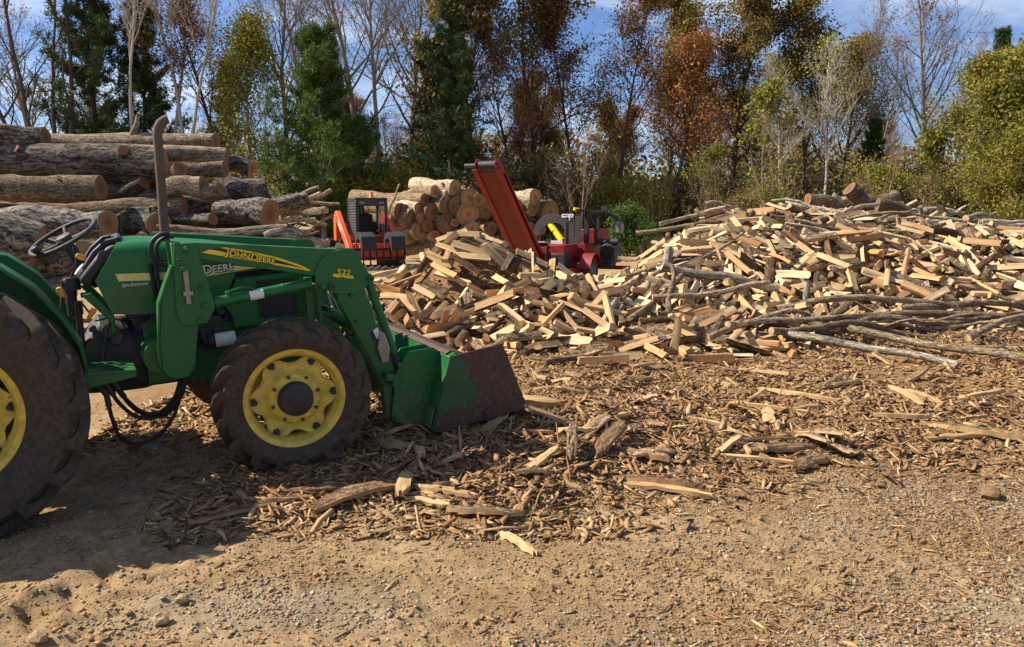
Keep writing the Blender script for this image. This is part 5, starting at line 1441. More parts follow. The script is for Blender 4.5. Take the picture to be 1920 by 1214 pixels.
3,528,1614,181,14,62,49,59,6,618,1228,22,83,2,33,45,6,210,1210,36,39,24,89,1,12,47,1025,4,18,-9,-43,88,8,156,1308,66,49,66,-53,-23,
1,-21,1464,54,33,-35,-7,87,0,-325,1296,21,78,11,30,54,14,400,1304,57,13,-15,94,-28,8,680,1469,120,9,92,-37,-7,14,325,1476,113,21,-44,-74,46,
7,611,1370,87,7,1,99,14,4,676,1453,147,66,-27,17,-68,2,486,1381,97,31,-59,72,-18,1,435,1129,26,42,-39,-67,48,12,580,1215,28,17,-64,-71,22,
9,367,1087,25,99,1,13,-5,8,-167,1109,27,50,37,-23,75,9,142,1254,62,31,69,-43,-50,6,-29,1129,52,43,4,38,82,9,-12,1359,109,89,5,27,36,
8,27,1059,18,1,19,-81,55,9,50,1281,78,47,-68,-49,26,6,25,1168,52,10,-11,-6,99,14,-288,1202,24,87,24,-13,-41,1,-275,1235,29,93,-29,-12,20,
11,-132,1093,20,17,98,-2,8,9,677,1548,154,69,11,34,-64,2,562,1480,128,79,-19,37,-45,4,435,1246,36,51,4,-42,75,11,715,1533,152,21,95,2,23,
11,787,1562,160,43,36,-33,-76,14,477,1532,159,60,-56,-39,42,10,531,1353,76,82,7,-29,49,4,999,1525,133,48,-27,35,-76,10,360,1025,5,34,-46,-66,48,
14,-186,1466,25,54,68,38,33,5,436,1093,14,50,42,-54,-54,7,670,1176,22,95,24,8,-21,1,459,1330,78,35,-29,-74,49,13,757,1251,47,22,-14,3,-96,
2,128,1083,9,6,-78,-62,1,10,376,1551,151,55,82,-14,-6,7,572,1453,136,27,-96,-1,-3,14,586,1350,86,80,-59,1,-6,6,162,1206,38,39,-54,74,-8,
14,-137,970,3,16,-19,73,-63,0,-80,1018,6,87,33,-13,-34,10,539,1152,5,53,-73,-34,25,6,103,1114,16,48,-45,44,-61,14,35,1313,94,25,-28,-86,-34,
0,150,1188,50,9,74,64,18,1,-105,1339,135,11,-99,-1,-12,2,388,1260,44,15,74,-43,-49,14,489,1545,152,13,36,75,54,15,572,1270,38,47,-24,-67,-53,
4,236,1462,61,2,60,-40,-69,15,679,1342,74,13,20,37,90,3,903,1406,85,61,-13,-43,65,2,398,1176,29,11,22,90,-36,8,656,1396,100,88,-13,-32,32,
3,421,1180,35,78,-45,30,-30,8,722,1200,22,69,9,14,70,15,784,1203,21,70,69,17,6,6,478,1580,174,92,36,-12,-5,13,759,1410,105,50,-83,-16,-17,
4,158,1153,21,36,-20,88,-26,4,-22,1375,105,45,-82,-11,34,1,91,1321,74,21,-34,67,-63,13,-162,1427,48,33,-14,41,-84,9,41,1324,91,3,46,-25,85,
8,540,1277,36,49,35,-18,78,3,634,1440,118,30,-40,-80,33,0,731,1304,55,39,-51,61,-46,6,681,1175,5,15,92,36,6,14,693,1368,79,85,-35,37,-13,
1,834,1254,29,42,-24,-42,-77,8,585,1627,186,24,-22,-95,3,4,949,1535,130,13,-87,-47,6,6,-26,1110,34,88,22,-12,-41,15,120,1144,43,92,-32,7,22,
4,128,1200,48,28,0,-32,-90,1,-114,1297,129,74,60,-29,8,14,-58,1488,47,39,-75,42,-33,14,-200,1416,45,52,23,-53,-63,4,660,1476,122,23,-34,-91,8,
2,420,1413,108,85,19,14,-47,3,371,1426,111,52,-36,72,-27,11,387,1649,152,18,86,-44,20,13,849,1320,61,95,27,15,11,9,549,1526,156,12,-81,-58,-5,
6,556,1193,16,36,84,-33,-25,8,1048,1597,136,98,-3,6,18,9,552,1366,81,22,-6,-25,94,3,592,1314,59,42,66,-48,-39,0,345,1173,31,35,75,-51,-25,
4,469,1193,31,21,-62,73,-20,2,276,1504,89,33,-13,94,-2,8,908,1423,104,44,26,-1,86,7,682,1496,149,52,17,-27,79,3,314,1046,10,84,42,-21,-28,
13,-15,1300,119,94,14,24,-19,0,-43,1353,130,82,46,34,11,10,-189,1153,28,46,5,19,-87,15,-14,1352,120,74,-47,-1,47,4,-171,1076,8,15,22,-80,-54,
14,92,1306,68,27,-36,-44,78,0,603,1580,163,84,-53,-14,-2,15,720,1209,11,10,41,82,39,7,418,1500,145,27,-83,49,7,1,518,1232,24,54,-75,-16,34,
8,924,1589,148,87,-42,-9,23,5,681,1217,25,22,29,-76,-53,1,762,1318,59,87,26,-20,36,4,816,1576,162,79,21,25,51,13,758,1266,44,35,68,50,41,
14,786,1489,147,3,-38,66,-65,4,435,1258,54,56,35,4,75,4,731,1360,90,15,-92,37,-1,5,210,1117,17,45,-88,13,-10,11,215,1084,15,73,-28,4,-62,
7,175,1243,42,53,-25,-6,81,14,120,1001,5,1,4,94,35,8,225,1140,21,64,65,-21,-36,14,-144,1483,31,94,-3,18,29,6,-301,1358,27,4,10,-12,99,
7,563,1440,104,53,-84,6,0,7,402,1389,104,33,-19,4,-92,0,888,1568,136,86,45,-10,-20,14,344,1320,75,47,33,-13,-81,10,986,1593,134,98,-15,-6,9,
5,419,1559,158,92,22,0,-31,14,350,1396,95,55,-25,69,-38,3,555,1640,192,42,43,61,51,2,553,1292,55,66,12,-12,-73,2,582,1374,90,87,-48,-6,-6,
6,801,1236,30,10,98,-15,-11,14,468,1150,17,57,-57,-25,53,12,405,1148,22,64,14,41,64,12,306,1140,24,41,16,8,89,2,675,1176,13,10,13,-39,-91,
2,631,1178,5,21,-36,79,-46,0,237,1046,4,86,-50,-3,6,1,195,1108,16,47,85,-20,9,13,311,1109,16,97,0,-25,8,14,52,1205,67,48,-80,-17,31,
13,157,982,2,47,-45,-52,55,8,-24,1090,34,31,21,72,59,11,205,1132,19,3,22,95,-20,2,-100,1126,34,2,-14,91,39,1,-109,1372,108,5,-48,-57,67,
14,-54,1101,20,64,-32,65,-24,4,26,1210,66,60,42,12,67,3,21,1371,90,21,43,87,11,6,329,1235,44,98,5,-13,12,15,298,1618,104,11,28,59,-75,
2,355,1268,55,18,-11,-74,64,9,864,1591,146,13,-91,18,34,2,270,1416,85,85,-41,7,-31,4,669,1429,115,36,-76,-52,12,15,621,1424,103,43,-26,-85,17,
5,671,1361,79,19,-12,-67,71,11,531,1270,48,48,68,-42,-34,14,790,1326,66,32,-76,56,-6,4,640,1446,140,33,-28,-64,63,5,519,1356,83,36,42,-44,-71,
0,247,1088,15,64,13,35,67,13,238,1279,62,66,-71,-15,18,7,326,1106,15,10,-87,-49,0,4,42,1135,41,36,-24,-40,81,3,-67,1062,4,5,-6,76,-65,
7,-58,1495,37,20,63,-75,5,3,-116,1556,12,77,-23,26,-53,8,-209,1453,26,19,23,94,-17,0,-171,1132,24,84,-11,37,-39,8,-225,1237,40,37,12,31,-86,
8,-184,1536,6,65,68,-25,-23,4,92,1261,70,49,53,-37,-59,8,135,1261,60,77,-18,23,57,13,-13,1071,36,5,35,94,3,4,581,1361,77,13,-8,66,74,
11,642,1350,75,71,-36,39,-46,8,552,1552,156,22,-84,-50,5,4,444,1405,100,28,-47,-74,39,2,368,1215,30,61,-16,-64,44,5,883,1572,149,41,-22,62,-63,
4,740,1593,163,3,-72,69,-6,5,662,1287,53,1,6,48,88,15,592,1250,27,38,70,-34,-51,11,699,1236,35,11,20,83,52,3,812,1278,48,31,15,25,91,
14,609,1525,160,60,79,-3,-6,13,789,1448,123,39,-41,-65,50,9,430,1657,169,4,-3,90,-44,4,806,1245,32,68,70,-13,-16,0,225,1535,46,29,29,39,-82,
4,966,1477,123,27,69,66,8,2,184,1019,6,23,96,-17,-4,14,208,1150,14,27,-10,-66,69,15,-1,1004,6,80,25,-16,-53,0,-93,1070,11,60,-65,-32,33,
14,44,1015,7,51,-49,58,-41,0,14,1455,46,79,61,12,0,10,23,1125,25,35,-54,46,-61,2,989,1561,119,70,-53,43,-20,1,505,1563,159,18,-26,-81,50,
15,670,1408,95,68,-62,-14,-35,5,795,1396,91,45,57,40,55,6,496,1250,46,64,-4,-25,72,7,776,1182,10,15,-96,-25,-7,15,331,1219,39,30,95,10,0,
12,648,1256,27,4,95,-3,31,4,1027,1638,137,4,-14,98,13,10,786,1258,42,8,97,22,2,8,264,1198,42,31,-43,-75,40,1,534,1423,110,42,-19,-75,48,
14,282,1254,56,39,-12,-74,53,4,134,1171,42,32,4,-44,-84,7,-232,1415,15,29,89,33,13,5,-205,1486,13,5,13,-45,-88,14,-244,1125,3,51,-55,48,-45,
2,82,1131,40,83,-34,37,-24,7,630,1332,54,65,0,30,-70,15,633,1369,66,14,-25,91,-31,4,275,1350,69,4,93,-31,21,7,426,1316,62,49,-18,-75,40,
6,469,1626,178,1,61,-73,-31,3,516,1458,122,3,-11,-93,35,14,511,1371,80,30,10,-92,-25,4,702,1517,148,90,40,5,16,6,598,1461,132,100,0,-2,-8,
11,645,1259,37,92,0,-21,34,3,718,1263,46,53,37,-36,-67,1,743,1292,53,53,-61,-54,22,5,956,1660,151,48,-79,35,-18,13,805,1488,148,89,33,10,-31,
10,914,1448,111,23,13,-42,87,14,866,1535,131,50,-16,-85,6,0,952,1443,122,73,-1,8,68,10,931,1410,111,27,55,-76,-23,3,112,1184,6,39,-42,64,-51,
3,374,1083,7,61,-67,36,-25,9,-261,1429,6,18,40,-81,-38,15,93,1283,58,11,33,32,88,4,-299,1236,17,78,-61,11,-7,9,47,1187,51,6,-45,89,7,
8,-15,1122,46,58,-5,14,-80,0,23,1336,100,65,-73,9,19,6,436,1289,41,14,-36,-86,-33,5,545,1374,74,43,79,22,37,11,336,1341,84,66,-66,-32,15,
7,770,1251,23,11,-80,-58,10,1,555,1431,102,2,-5,-96,-26,3,416,1263,38,37,70,-31,-53,4,663,1219,18,35,-20,56,-73,7,481,1473,129,65,26,-20,68,
14,435,1422,111,53,-79,28,9,2,985,1638,143,18,65,-59,-43,1,772,1405,99,51,56,-24,-61,14,297,1181,34,14,11,40,90,9,837,1490,121,5,-82,42,39,
2,644,1510,142,83,50,17,-16,5,914,1411,86,62,-10,-40,67,4,248,1455,73,23,10,66,-71,2,650,1681,176,82,-57,-2,8,0,423,1198,35,40,91,-11,0,
1,512,1394,94,1,24,91,-35,13,435,1204,43,64,1,14,75,11,428,1150,18,13,20,71,-66,13,743,1310,65,14,-69,61,-36,2,335,1288,63,92,-29,6,-26,
4,359,1661,132,79,-10,3,60,15,231,1306,58,4,-39,-69,61,13,944,1442,114,58,30,-34,-68,8,159,1214,25,92,3,-39,-5,1,898,1607,160,59,-78,-21,8,
6,929,1473,124,87,26,7,41,5,269,1445,95,65,-69,8,-30,3,715,1647,172,41,-87,-13,22,2,232,1072,18,15,68,69,18,14,108,1137,23,44,23,-42,-76,
0,154,1247,52,66,-67,12,-31,14,392,1099,20,21,-23,-81,50,14,105,1165,47,42,-72,-32,45,0,-11,1071,5,6,-11,88,-47,0,-204,1143,13,15,13,86,47,
14,-144,1517,14,47,-72,-42,29,1,47,1108,19,27,80,-32,-43,9,-69,1385,111,5,-17,-4,-98,6,38,1123,17,18,-59,-77,-17,14,-252,1272,43,61,-46,31,-56,
9,-234,1275,53,11,82,47,32,2,-162,1521,18,5,-41,90,14,3,615,1445,109,23,-13,-76,60,8,407,1344,73,20,-29,-92,-19,6,408,1378,95,6,14,-31,94,
8,544,1396,88,5,39,-43,-82,15,305,1251,50,73,-59,16,-29,2,278,1192,20,57,-52,-52,36,8,800,1177,4,28,0,1,96,5,280,1428,82,12,-12,77,62,
0,493,1584,171,26,17,6,95,3,852,1393,83,24,96,12,9,14,656,1399,87,4,-35,-69,63,13,384,1366,91,7,11,-13,98,11,452,1311,59,75,33,11,-56,
14,618,1344,74,77,-33,18,-51,6,364,1114,23,71,-6,16,-69,4,756,1193,10,13,87,44,17,14,692,1418,104,69,39,14,59,3,811,1329,57,66,-58,31,-37,
2,258,1364,72,33,26,-37,-83,9,350,1196,26,68,25,-22,66,7,687,1322,72,37,-5,81,-45,2,457,1162,22,65,32,13,67,3,840,1346,70,49,69,33,42,
2,256,1234,57,3,26,93,28,1,822,1450,119,53,-67,-48,20,11,231,1064,7,84,-53,2,-3,1,454,1226,36,83,-54,-10,-10,7,192,1175,20,8,-11,-7,99,
3,130,1047,4,57,-66,-36,32,7,278,1107,12,95,11,16,25,13,119,1087,2,62,-59,-35,37,9,-66,1524,16,73,-65,-16,11,4,-99,1098,16,59,80,-3,9,
14,-201,1467,30,34,-34,43,-76,3,-278,1198,11,50,-26,-56,61,9,75,1245,62,0,75,-65,-8,3,39,1216,64,38,-54,71,-22,8,112,1347,70,7,98,-16,-7,
0,91,1186,40,47,-55,-39,57,9,-272,1316,36,20,38,-27,-86,9,-385,1342,5,58,-46,-42,53,2,422,1531,150,14,10,62,-76,8,716,1469,113,89,-45,6,-6,
15,603,1603,172,7,-7,-44,-89,1,762,1579,141,40,-11,-83,38,8,707,1285,49,76,28,1,59,7,762,1288,41,14,63,-69,-32,1,867,1325,63,46,-45,73,-22,
1,402,1185,21,3,35,33,88,1,801,1479,120,87,14,-19,44,7,504,1539,156,28,-40,-87,10,1,197,1330,38,34,-50,67,44,7,410,1465,133,8,-21,-96,-19,
7,296,1202,36,94,-8,14,-31,8,563,1211,19,20,-52,-83,-6,12,802,1608,155,12,59,79,-10,10,771,1276,36,35,66,54,40,6,882,1377,81,76,5,-20,61,
0,550,1581,176,24,1,-61,76,1,213,1242,42,4,-72,68,15,7,812,1388,92,26,-11,23,-93,15,741,1344,73,4,28,-92,29,14,735,1257,32,32,80,35,36,
8,681,1610,172,47,-86,19,1,15,190,1211,35,47,24,-38,-76,15,247,1315,62,24,-32,-59,70,8,756,1356,81,53,-53,54,-37,14,-129,1066,5,32,86,-37,-14,
14,109,1139,33,13,-25,-34,-90,12,119,1100,7,70,37,34,50,6,5,1150,48,80,37,-12,-46,2,171,1279,62,12,-79,-60,2,3,125,1402,21,67,-24,23,-67,
8,-295,1291,10,7,-4,-36,93,9,37,1150,23,24,-60,-75,-15,0,102,1480,7,27,-61,67,-33,10,108,1546,5,40,-29,-51,71,13,96,1215,24,83,24,32,40,
0,18,1531,7,6,21,94,26,0,100,1302,37,47,78,42,1,4,121,1244,20,64,41,19,62,8,-236,1222,22,30,-22,92,-13,15,-327,1211,6,60,19,23,74,
3,125,1297,26,75,-6,-27,60,9,87,1108,3,1,37,-93,-3,8,-225,1387,46,1,97,-11,23,0,-318,1378,6,52,19,-29,-78,9,96,1293,47,28,-27,14,-91,
15,5,1106,14,54,4,9,-84,7,-315,1425,7,73,34,25,54,3,-266,1364,16,51,-52,-54,42,3,-250,1253,25,79,-49,-35,7,7,-296,1299,8,3,-6,-37,92,
15,84,1329,54,47,37,38,70,7,31,1361,78,92,-9,24,31,1,-272,1406,22,10,59,-80,2,2,-281,1273,25,17,45,87,13,14,-291,1187,3,61,-65,33,-31,
14,-204,1131,8,29,93,-21,-2,11,-247,1548,7,10,-16,-83,52,10,-4,1588,5,21,94,-27,-6,8,-185,1571,4,10,-9,-64,76,0,-253,1426,15,73,40,22,51,
8,119,1428,8,16,-58,-75,26,1,-282,1244,5,65,-37,33,-58,10,88,1255,52,19,20,-53,-80,5,119,1286,47,43,80,-22,-35,15,-284,1331,10,3,65,-76,-1,
10,97,1281,40,13,30,-93,-15,9,-15,1536,6,17,-13,-56,80,2,-10,1538,18,90,40,-9,-11,8,-238,1403,36,18,12,97,14,2,-20,1120,25,46,-71,-54,2,
0,105,1475,21,60,-16,-14,77,8,-18,1501,33,39,5,62,68,14,99,1263,27,63,-74,11,22,15,7,1609,6,27,86,-41,-13,2,-236,1247,34,22,-28,93,-3,
1,-259,1275,19,28,-84,-45,6,0,-286,1499,4,28,-32,69,-59,5,-248,1398,24,40,-42,51,-63,2,119,1460,12,48,-56,37,-56,0,81,1104,12,17,47,-82,-29,
2,46,1542,6,22,94,-26,-6,13,-193,1289,65,81,-13,-30,49,6,165,1328,22,19,-70,68,6,6,-260,1506,6,57,-11,16,-80,4,-285,1385,18,62,-46,-46,44,
3,131,1445,30,72,42,-31,-46,14,-231,1163,12,60,77,-21,-7,13,73,1467,9,58,-72,29,-24,12,73,1346,64,38,-26,-54,71]
BRANCHES = [
18,463,1030,17,84,51,13,13,16,515,951,5,97,0,0,-25,18,383,1028,26,38,-91,-17,5,18,382,1048,33,46,-83,-27,18,19,730,1132,24,63,-78,-1,7,
18,540,1120,14,88,-47,3,-3,21,680,1401,131,78,11,10,-60,17,672,1154,22,87,-48,-7,5,21,751,1522,163,80,59,-3,-3,21,696,1124,18,17,98,-11,4,
17,676,938,5,0,95,-31,0,17,194,1352,67,33,90,-25,13,20,570,937,4,83,48,-14,-24,19,758,1058,19,50,85,14,9,20,644,1140,18,16,98,11,0,
18,148,1136,38,54,62,33,47,19,754,1484,144,70,65,14,25,21,462,1068,13,94,-29,-2,18,18,660,1472,135,70,-70,13,0,21,322,1342,88,59,72,5,35,
19,757,1665,173,33,91,-19,-17,21,558,1121,4,100,0,0,6,16,742,1638,173,100,-7,-4,3,17,652,1492,140,50,-85,15,6,21,648,1592,172,17,93,-26,-20,
17,335,1083,22,6,85,52,-3,17,312,1070,12,60,80,-4,0,21,633,1528,151,98,13,8,-10,19,176,1272,49,51,72,30,36,16,807,1586,154,96,19,9,-19,
19,833,1515,129,75,60,-8,-27,18,951,1429,109,68,56,17,44,16,586,1575,173,17,96,-19,-13,16,821,1704,153,22,-84,43,-25,18,406,1129,5,98,8,1,17,
16,195,1182,33,2,-99,-16,3,16,133,1148,10,1,89,46,4,19,137,1307,20,30,-63,-64,32,20,548,1186,4,86,-49,6,-10,18,875,2039,6,87,-50,-1,2,
19,995,2043,18,98,0,0,-18,20,185,1244,37,27,89,35,14,17,608,1813,120,65,-52,-6,56,16,214,1234,28,5,-99,3,-14,16,462,1202,15,92,39,6,-1,
17,173,1277,27,66,28,26,65]
def log_end():
    """sawn log end with rings, heart stain and radial checks"""
    m, nt, b = nodes_of("sawn_log_end")
    uv = nt.nodes.new("ShaderNodeUVMap")
    oi = nt.nodes.new("ShaderNodeObjectInfo")
    ln = N(nt, "ShaderNodeVectorMath", operation='LENGTH')
    nt.links.new(uv.outputs["UV"], ln.inputs[0])
    nz = noise(nt, uv.outputs["UV"], 7.0, 5.0)
    rad = N(nt, "ShaderNodeMath", operation='MULTIPLY_ADD')
    rad.inputs[1].default_value = 0.12
    nt.links.new(nz, rad.inputs[0]); nt.links.new(ln.outputs["Value"], rad.inputs[2])
    rg = N(nt, "ShaderNodeMath", operation='MULTIPLY'); rg.inputs[1].default_value = 260.0
    nt.links.new(rad.outputs[0], rg.inputs[0])
    sn = N(nt, "ShaderNodeMath", operation='SINE'); nt.links.new(rg.outputs[0], sn.inputs[0])
    ring = ramp(nt, sn.outputs[0], [(0.0, 0.82), (1.0, 1.05)])
    c = ramp(nt, rad.outputs[0], [(0.06, (0.20, 0.08, 0.03)), (0.16, (0.33, 0.15, 0.055)), (0.24, (0.40, 0.22, 0.09)), (0.34, (0.27, 0.16, 0.08))])
    c = mixc(nt, 1.0, c, ring, 'MULTIPLY')
    n2 = noise(nt, uv.outputs["UV"], 30.0, 6.0, .7)
    c = mixc(nt, 1.0, c, ramp(nt, n2, [(0.3, 0.55), (0.6, 1.1)]), 'MULTIPLY')
    nt.links.new(c, b.inputs["Base Color"])
    b.inputs["Roughness"].default_value = 0.9
    bump(nt, b, n2, 0.4, 0.01)
    return m

def poses(raw):
    return np.array(raw, float).reshape(-1, 8)

M['split'] = split_wood("split_wood_face", [(0.68, 0.50, 0.28), (0.62, 0.43, 0.22), (0.72, 0.56, 0.33), (0.54, 0.33, 0.16), (0.68, 0.52, 0.31), (0.46, 0.31, 0.18), (0.66, 0.46, 0.25)])
M['endgrain'] = split_wood("cut_end_grain", [(0.58, 0.38, 0.18), (0.64, 0.46, 0.24), (0.48, 0.30, 0.14), (0.60, 0.43, 0.24)], end=True)
M['bark'] = bark("firewood_bark", (0.095, 0.065, 0.04), (0.25, 0.185, 0.125), 22.0, 0.9)
M['pole_bark'] = bark("branch_bark", (0.17, 0.115, 0.068), (0.42, 0.315, 0.2), 24.0, 0.8)
M['pale_bark'] = bark("pale_branch_bark", (0.22, 0.175, 0.12), (0.5, 0.43, 0.33), 20.0, 0.6)
M['log_bark'] = bark("log_bark", (0.085, 0.072, 0.057), (0.27, 0.235, 0.19), 10.0, 1.0, dist=0.05)
M['log_end'] = log_end()
for key in ('split', 'endgrain', 'bark', 'pole_bark', 'pale_bark', 'log_bark', 'log_end'):
    nt = M[key].node_tree
    b = [n for n in nt.nodes if n.type == 'BSDF_PRINCIPLED'][0]
    src = b.inputs["Base Color"].links[0].from_socket
    oi = nt.nodes.new("ShaderNodeObjectInfo")
    nt.links.new(mixc(nt, 1.0, src, oi.outputs["Color"], 'MULTIPLY'), b.inputs["Base Color"])

def piece_geo(pts, kinds, L, seed):
    """one split piece: faces of cleft wood, bark and cut ends, roughened along its length"""
    rng = random.Random(seed)
    pts = [(y * .92, z * .92) for y, z in pts]
    loop, kk = [], []
    n = len(pts)
    for i in range(n):
        a, b = pts[i], pts[(i + 1) % n]
        loop.append(a); kk.append(kinds[i])
        if kinds[i] == 's' and math.dist(a, b) > 0.05:
            for t in (0.35, 0.68):
                j = rng.uniform(-0.007, 0.007)
                dx, dy = b[0] - a[0], b[1] - a[1]
                l = math.hypot(dx, dy)
                loop.append((a[0] + dx * t - dy / l * j, a[1] + dy * t + dx / l * j)); kk.append('s')
    m = len(loop)
    S = 6
    bend = (rng.gauss(0, 0.006), rng.gauss(0, 0.006))
    tw = rng.gauss(0, 0.10)
    off = [rng.uniform(-0.012, 0.012) for _ in range(m)]
    vs, fs, mi, uv = [], [], [], []
    per = [0.0]
    for i in range(m):
        per.append(per[-1] + math.dist(loop[i], loop[(i + 1) % m]))
    tilt = (rng.gauss(0, 0.2), rng.gauss(0, 0.2))
    for s in range(S + 1):
        t = s / S
        x = (t - 0.5) * L
        k = 1.0 + rng.uniform(-0.03, 0.03)
        a = tw * (t - 0.5)
        c, sn = math.cos(a), math.sin(a)
        bx = bend[0] * (1 - (2 * t - 1) ** 2); bz = bend[1] * (1 - (2 * t - 1) ** 2)
        for i, (y, z) in enumerate(loop):
            g = k + (off[i] * (t - 0.5) * 6) + rng.uniform(-0.05, 0.05)
            yy, zz = y * g, z * g
            yy, zz = yy * c - zz * sn, yy * sn + zz * c
            xx = x + (tilt[0] * yy + tilt[1] * zz if s in (0, S) else 0) + (rng.uniform(-0.016, 0.016) if s in (0, S) else 0)
            vs.append((xx, yy + bx, zz + bz))
    for s in range(S):
        for i in range(m):
            j = (i + 1) % m
            fs.append((s * m + i, s * m + j, (s + 1) * m + j, (s + 1) * m + i))
            mi.append(0 if kk[i] == 's' else 1)
            u0, u1 = s / S * L, (s + 1) / S * L
            uv += [(u0, per[i]), (u0, per[i + 1]), (u1, per[i + 1]), (u1, per[i])]
    for base, order in ((0, range(m - 1, -1, -1)), (S * m, range(m))):
        f = tuple(base + i for i in order)
        fs.append(f); mi.append(2)
        uv += [(vs[q][1], vs[q][2]) for q in f]
    return vs, fs, mi, uv

def geo_mesh(name, geos, mats, smooth=45):
    """geos: list of (verts, faces, material index, uv, matrix or None), joined"""
    V, F, I, U = [], [], [], []
    for vs, fs, mi, uv, mat in geos:
        o = len(V)
        V += [tuple(mat @ Vector(v)) for v in vs] if mat is not None else vs
        F += [tuple(q + o for q in f) for f in fs]
        I += mi; U += uv
    me = bpy.data.meshes.new(name)
    me.from_pydata(V, [], F)
    for m in mats:
        me.materials.append(m)
    me.polygons.foreach_set("material_index", I)
    l = me.uv_layers.new(name="UVMap")
    l.data.foreach_set("uv", np.array(U, np.float32).ravel())
    if smooth:
        me.polygons.foreach_set("use_smooth", [True] * len(F))
        me.set_sharp_from_angle(angle=R(smooth))
    me.update()
    return me

WOOD = [M['split'], M['bark'], M['endgrain']]
PROTO = wood_protos()
GEO = {(k, v): piece_geo(*PROTO[k], seed=k * 10 + v) for k in range(len(PROTO)) for v in range(4)}
MESH = {key: geo_mesh("split_firewood", [g + (None,)], WOOD) for key, g in GEO.items()}
SHAPES = ["wedge", "wedge", "narrow wedge", "broad wedge", "thin wedge", "half-round", "squared billet", "flat slab", "squared billet", "thin board-like slab", "small round", "thick round", "slim round stick", "splinter", "short wedge", "fat wedge"]
TONES = [("pale", (1.12, 1.1, 1.05)), ("honey-coloured", (1.0, 0.9, 0.76)), ("reddish", (0.98, 0.76, 0.6)), ("weathered brown", (0.66, 0.56, 0.48)), ("pale", (1.05, 1.02, 0.95)), ("tan", (0.9, 0.82, 0.7))]

def where(x, y, z):
    if math.hypot(x + 0.72, y - 13.1) < 2.5:
        r = math.hypot(x + 0.72, y - 13.1)
        if z > 1.05: return "at the peak of the small firewood heap", "small heap"
        side = "left" if x < -1.5 else ("right" if x > 0.1 else "front")
        return ("on the %s flank of the small firewood heap" if z > 0.45 else "at the %s foot of the small firewood heap") % side, "small heap"
    if y > 12.4 and x > 1.3:
        if x < 3.2: return ("on the left shoulder of the large firewood heap" if z > 0.35 else "at the left foot of the large firewood heap"), "large heap"
        part = "left third" if x < 5.2 else ("middle" if x < 7.6 else "right part")
        if z > core_height(x, 16.4) * 0.8: return "on the crest of the large heap's %s" % part, "large heap"
        if z > 0.55: return "on the face of the large heap's %s" % part, "large heap"
        return "low on the large heap's %s" % part, "large heap"
    if x < 0.6: return "loose on the bark beyond the tractor bucket", "loose"
    if x < 2.6: return "loose on the ground between the two firewood heaps", "loose"
    return "loose in front of the large firewood heap", "loose"

data = poses(SPLITS)
rng = random.Random(5)
rest = []
for i, row in enumerate(data):
    k = int(row[0])
    loc = Vector(row[1:4] / 100.0)
    q = Quaternion(row[4:8] / 100.0).normalized()
    var = rng.randrange(4)
    flip = rng.random() < 0.5
    mat = Matrix.Translation(loc) @ q.to_matrix().to_4x4()
    if i < 300:
        o = bpy.data.objects.new("split_firewood", MESH[(k, var)])
        o.matrix_world = mat
        tn, col = rng.choice(TONES)
        o.color = (col[0], col[1], col[2], 1.0)
        COL.objects.link(o)
        ax = q @ Vector((1, 0, 0))
        if abs(ax.z) > 0.62: pose = "standing steeply"
        elif abs(ax.y) > 0.82: pose = "end-on"
        elif abs(ax.z) > 0.3: pose = "slanting"
        elif abs(ax.x) > 0.85: pose = "lying level"
        else: pose = "lying askew"
        place, grp = where(*loc)
        tag(o, "%s %s %s %s" % (tn, SHAPES[k], pose, place), "firewood", "split firewood of the %s" % grp if grp != "loose" else "loose split firewood")
    else:
        rest.append(GEO[(k, var)] + (mat,))
tag(link("split_firewood_mass", geo_mesh("split_firewood_mass", rest, WOOD)), "many more small split pieces packed between those on the heaps", "firewood", kind="stuff")

# ---------------------------------------------------------------- branches and poles
def limb_geo(p, radii, seed, n=9, knob=0.12, cut=True, v_scale=1.0):
    """a bark-covered limb along the points p with cut or broken ends"""
    rng = random.Random(seed)
    P = [Vector(q) for q in p]
    k = len(P)
    vs, fs, mi, uv = [], [], [], []
    up, dist = None, 0.0
    ph = [rng.uniform(0, 6.28) for _ in range(3)]
    for i in range(k):
        d = (P[min(i + 1, k - 1)] - P[max(i - 1, 0)]).normalized()
        if up is None: up = d.orthogonal().normalized()
        up = (up - d * up.dot(d)).normalized()
        w = d.cross(up)
        if i: dist += (P[i] - P[i - 1]).length
        for j in range(n):
            a = 2 * math.pi * j / n
            r = radii[i] * (1 + knob * math.sin(2 * a + ph[0]) * 0.5 + knob * 0.6 * math.sin(3 * a + ph[1] + dist * 2) + rng.uniform(-knob, knob) * 0.35)
            vs.append(tuple(P[i] + (up * math.cos(a) + w * math.sin(a)) * r))
    acc = 0.0
    for i in range(k - 1):
        seg = (P[i + 1] - P[i]).length
        for j in range(n):
            q = (j + 1) % n
            fs.append((i * n + j, i * n + q, (i + 1) * n + q, (i + 1) * n + j)); mi.append(0)
            c0, c1 = 2 * math.pi * radii[i] * v_scale * j / n, 2 * math.pi * radii[i] * v_scale * (j + 1) / n
            uv += [(acc, c0), (acc, c1), (acc + seg, c1), (acc + seg, c0)]
        acc += seg
    for base, order in ((0, range(n - 1, -1, -1)), ((k - 1) * n, range(n))):
        fs.append(tuple(base + j for j in order)); mi.append(1)
        rr = radii[0] if base == 0 else radii[-1]
        uv += [(math.cos(2 * math.pi * j / n) * rr, math.sin(2 * math.pi * j / n) * rr) for j in order]
    return vs, fs, mi, uv

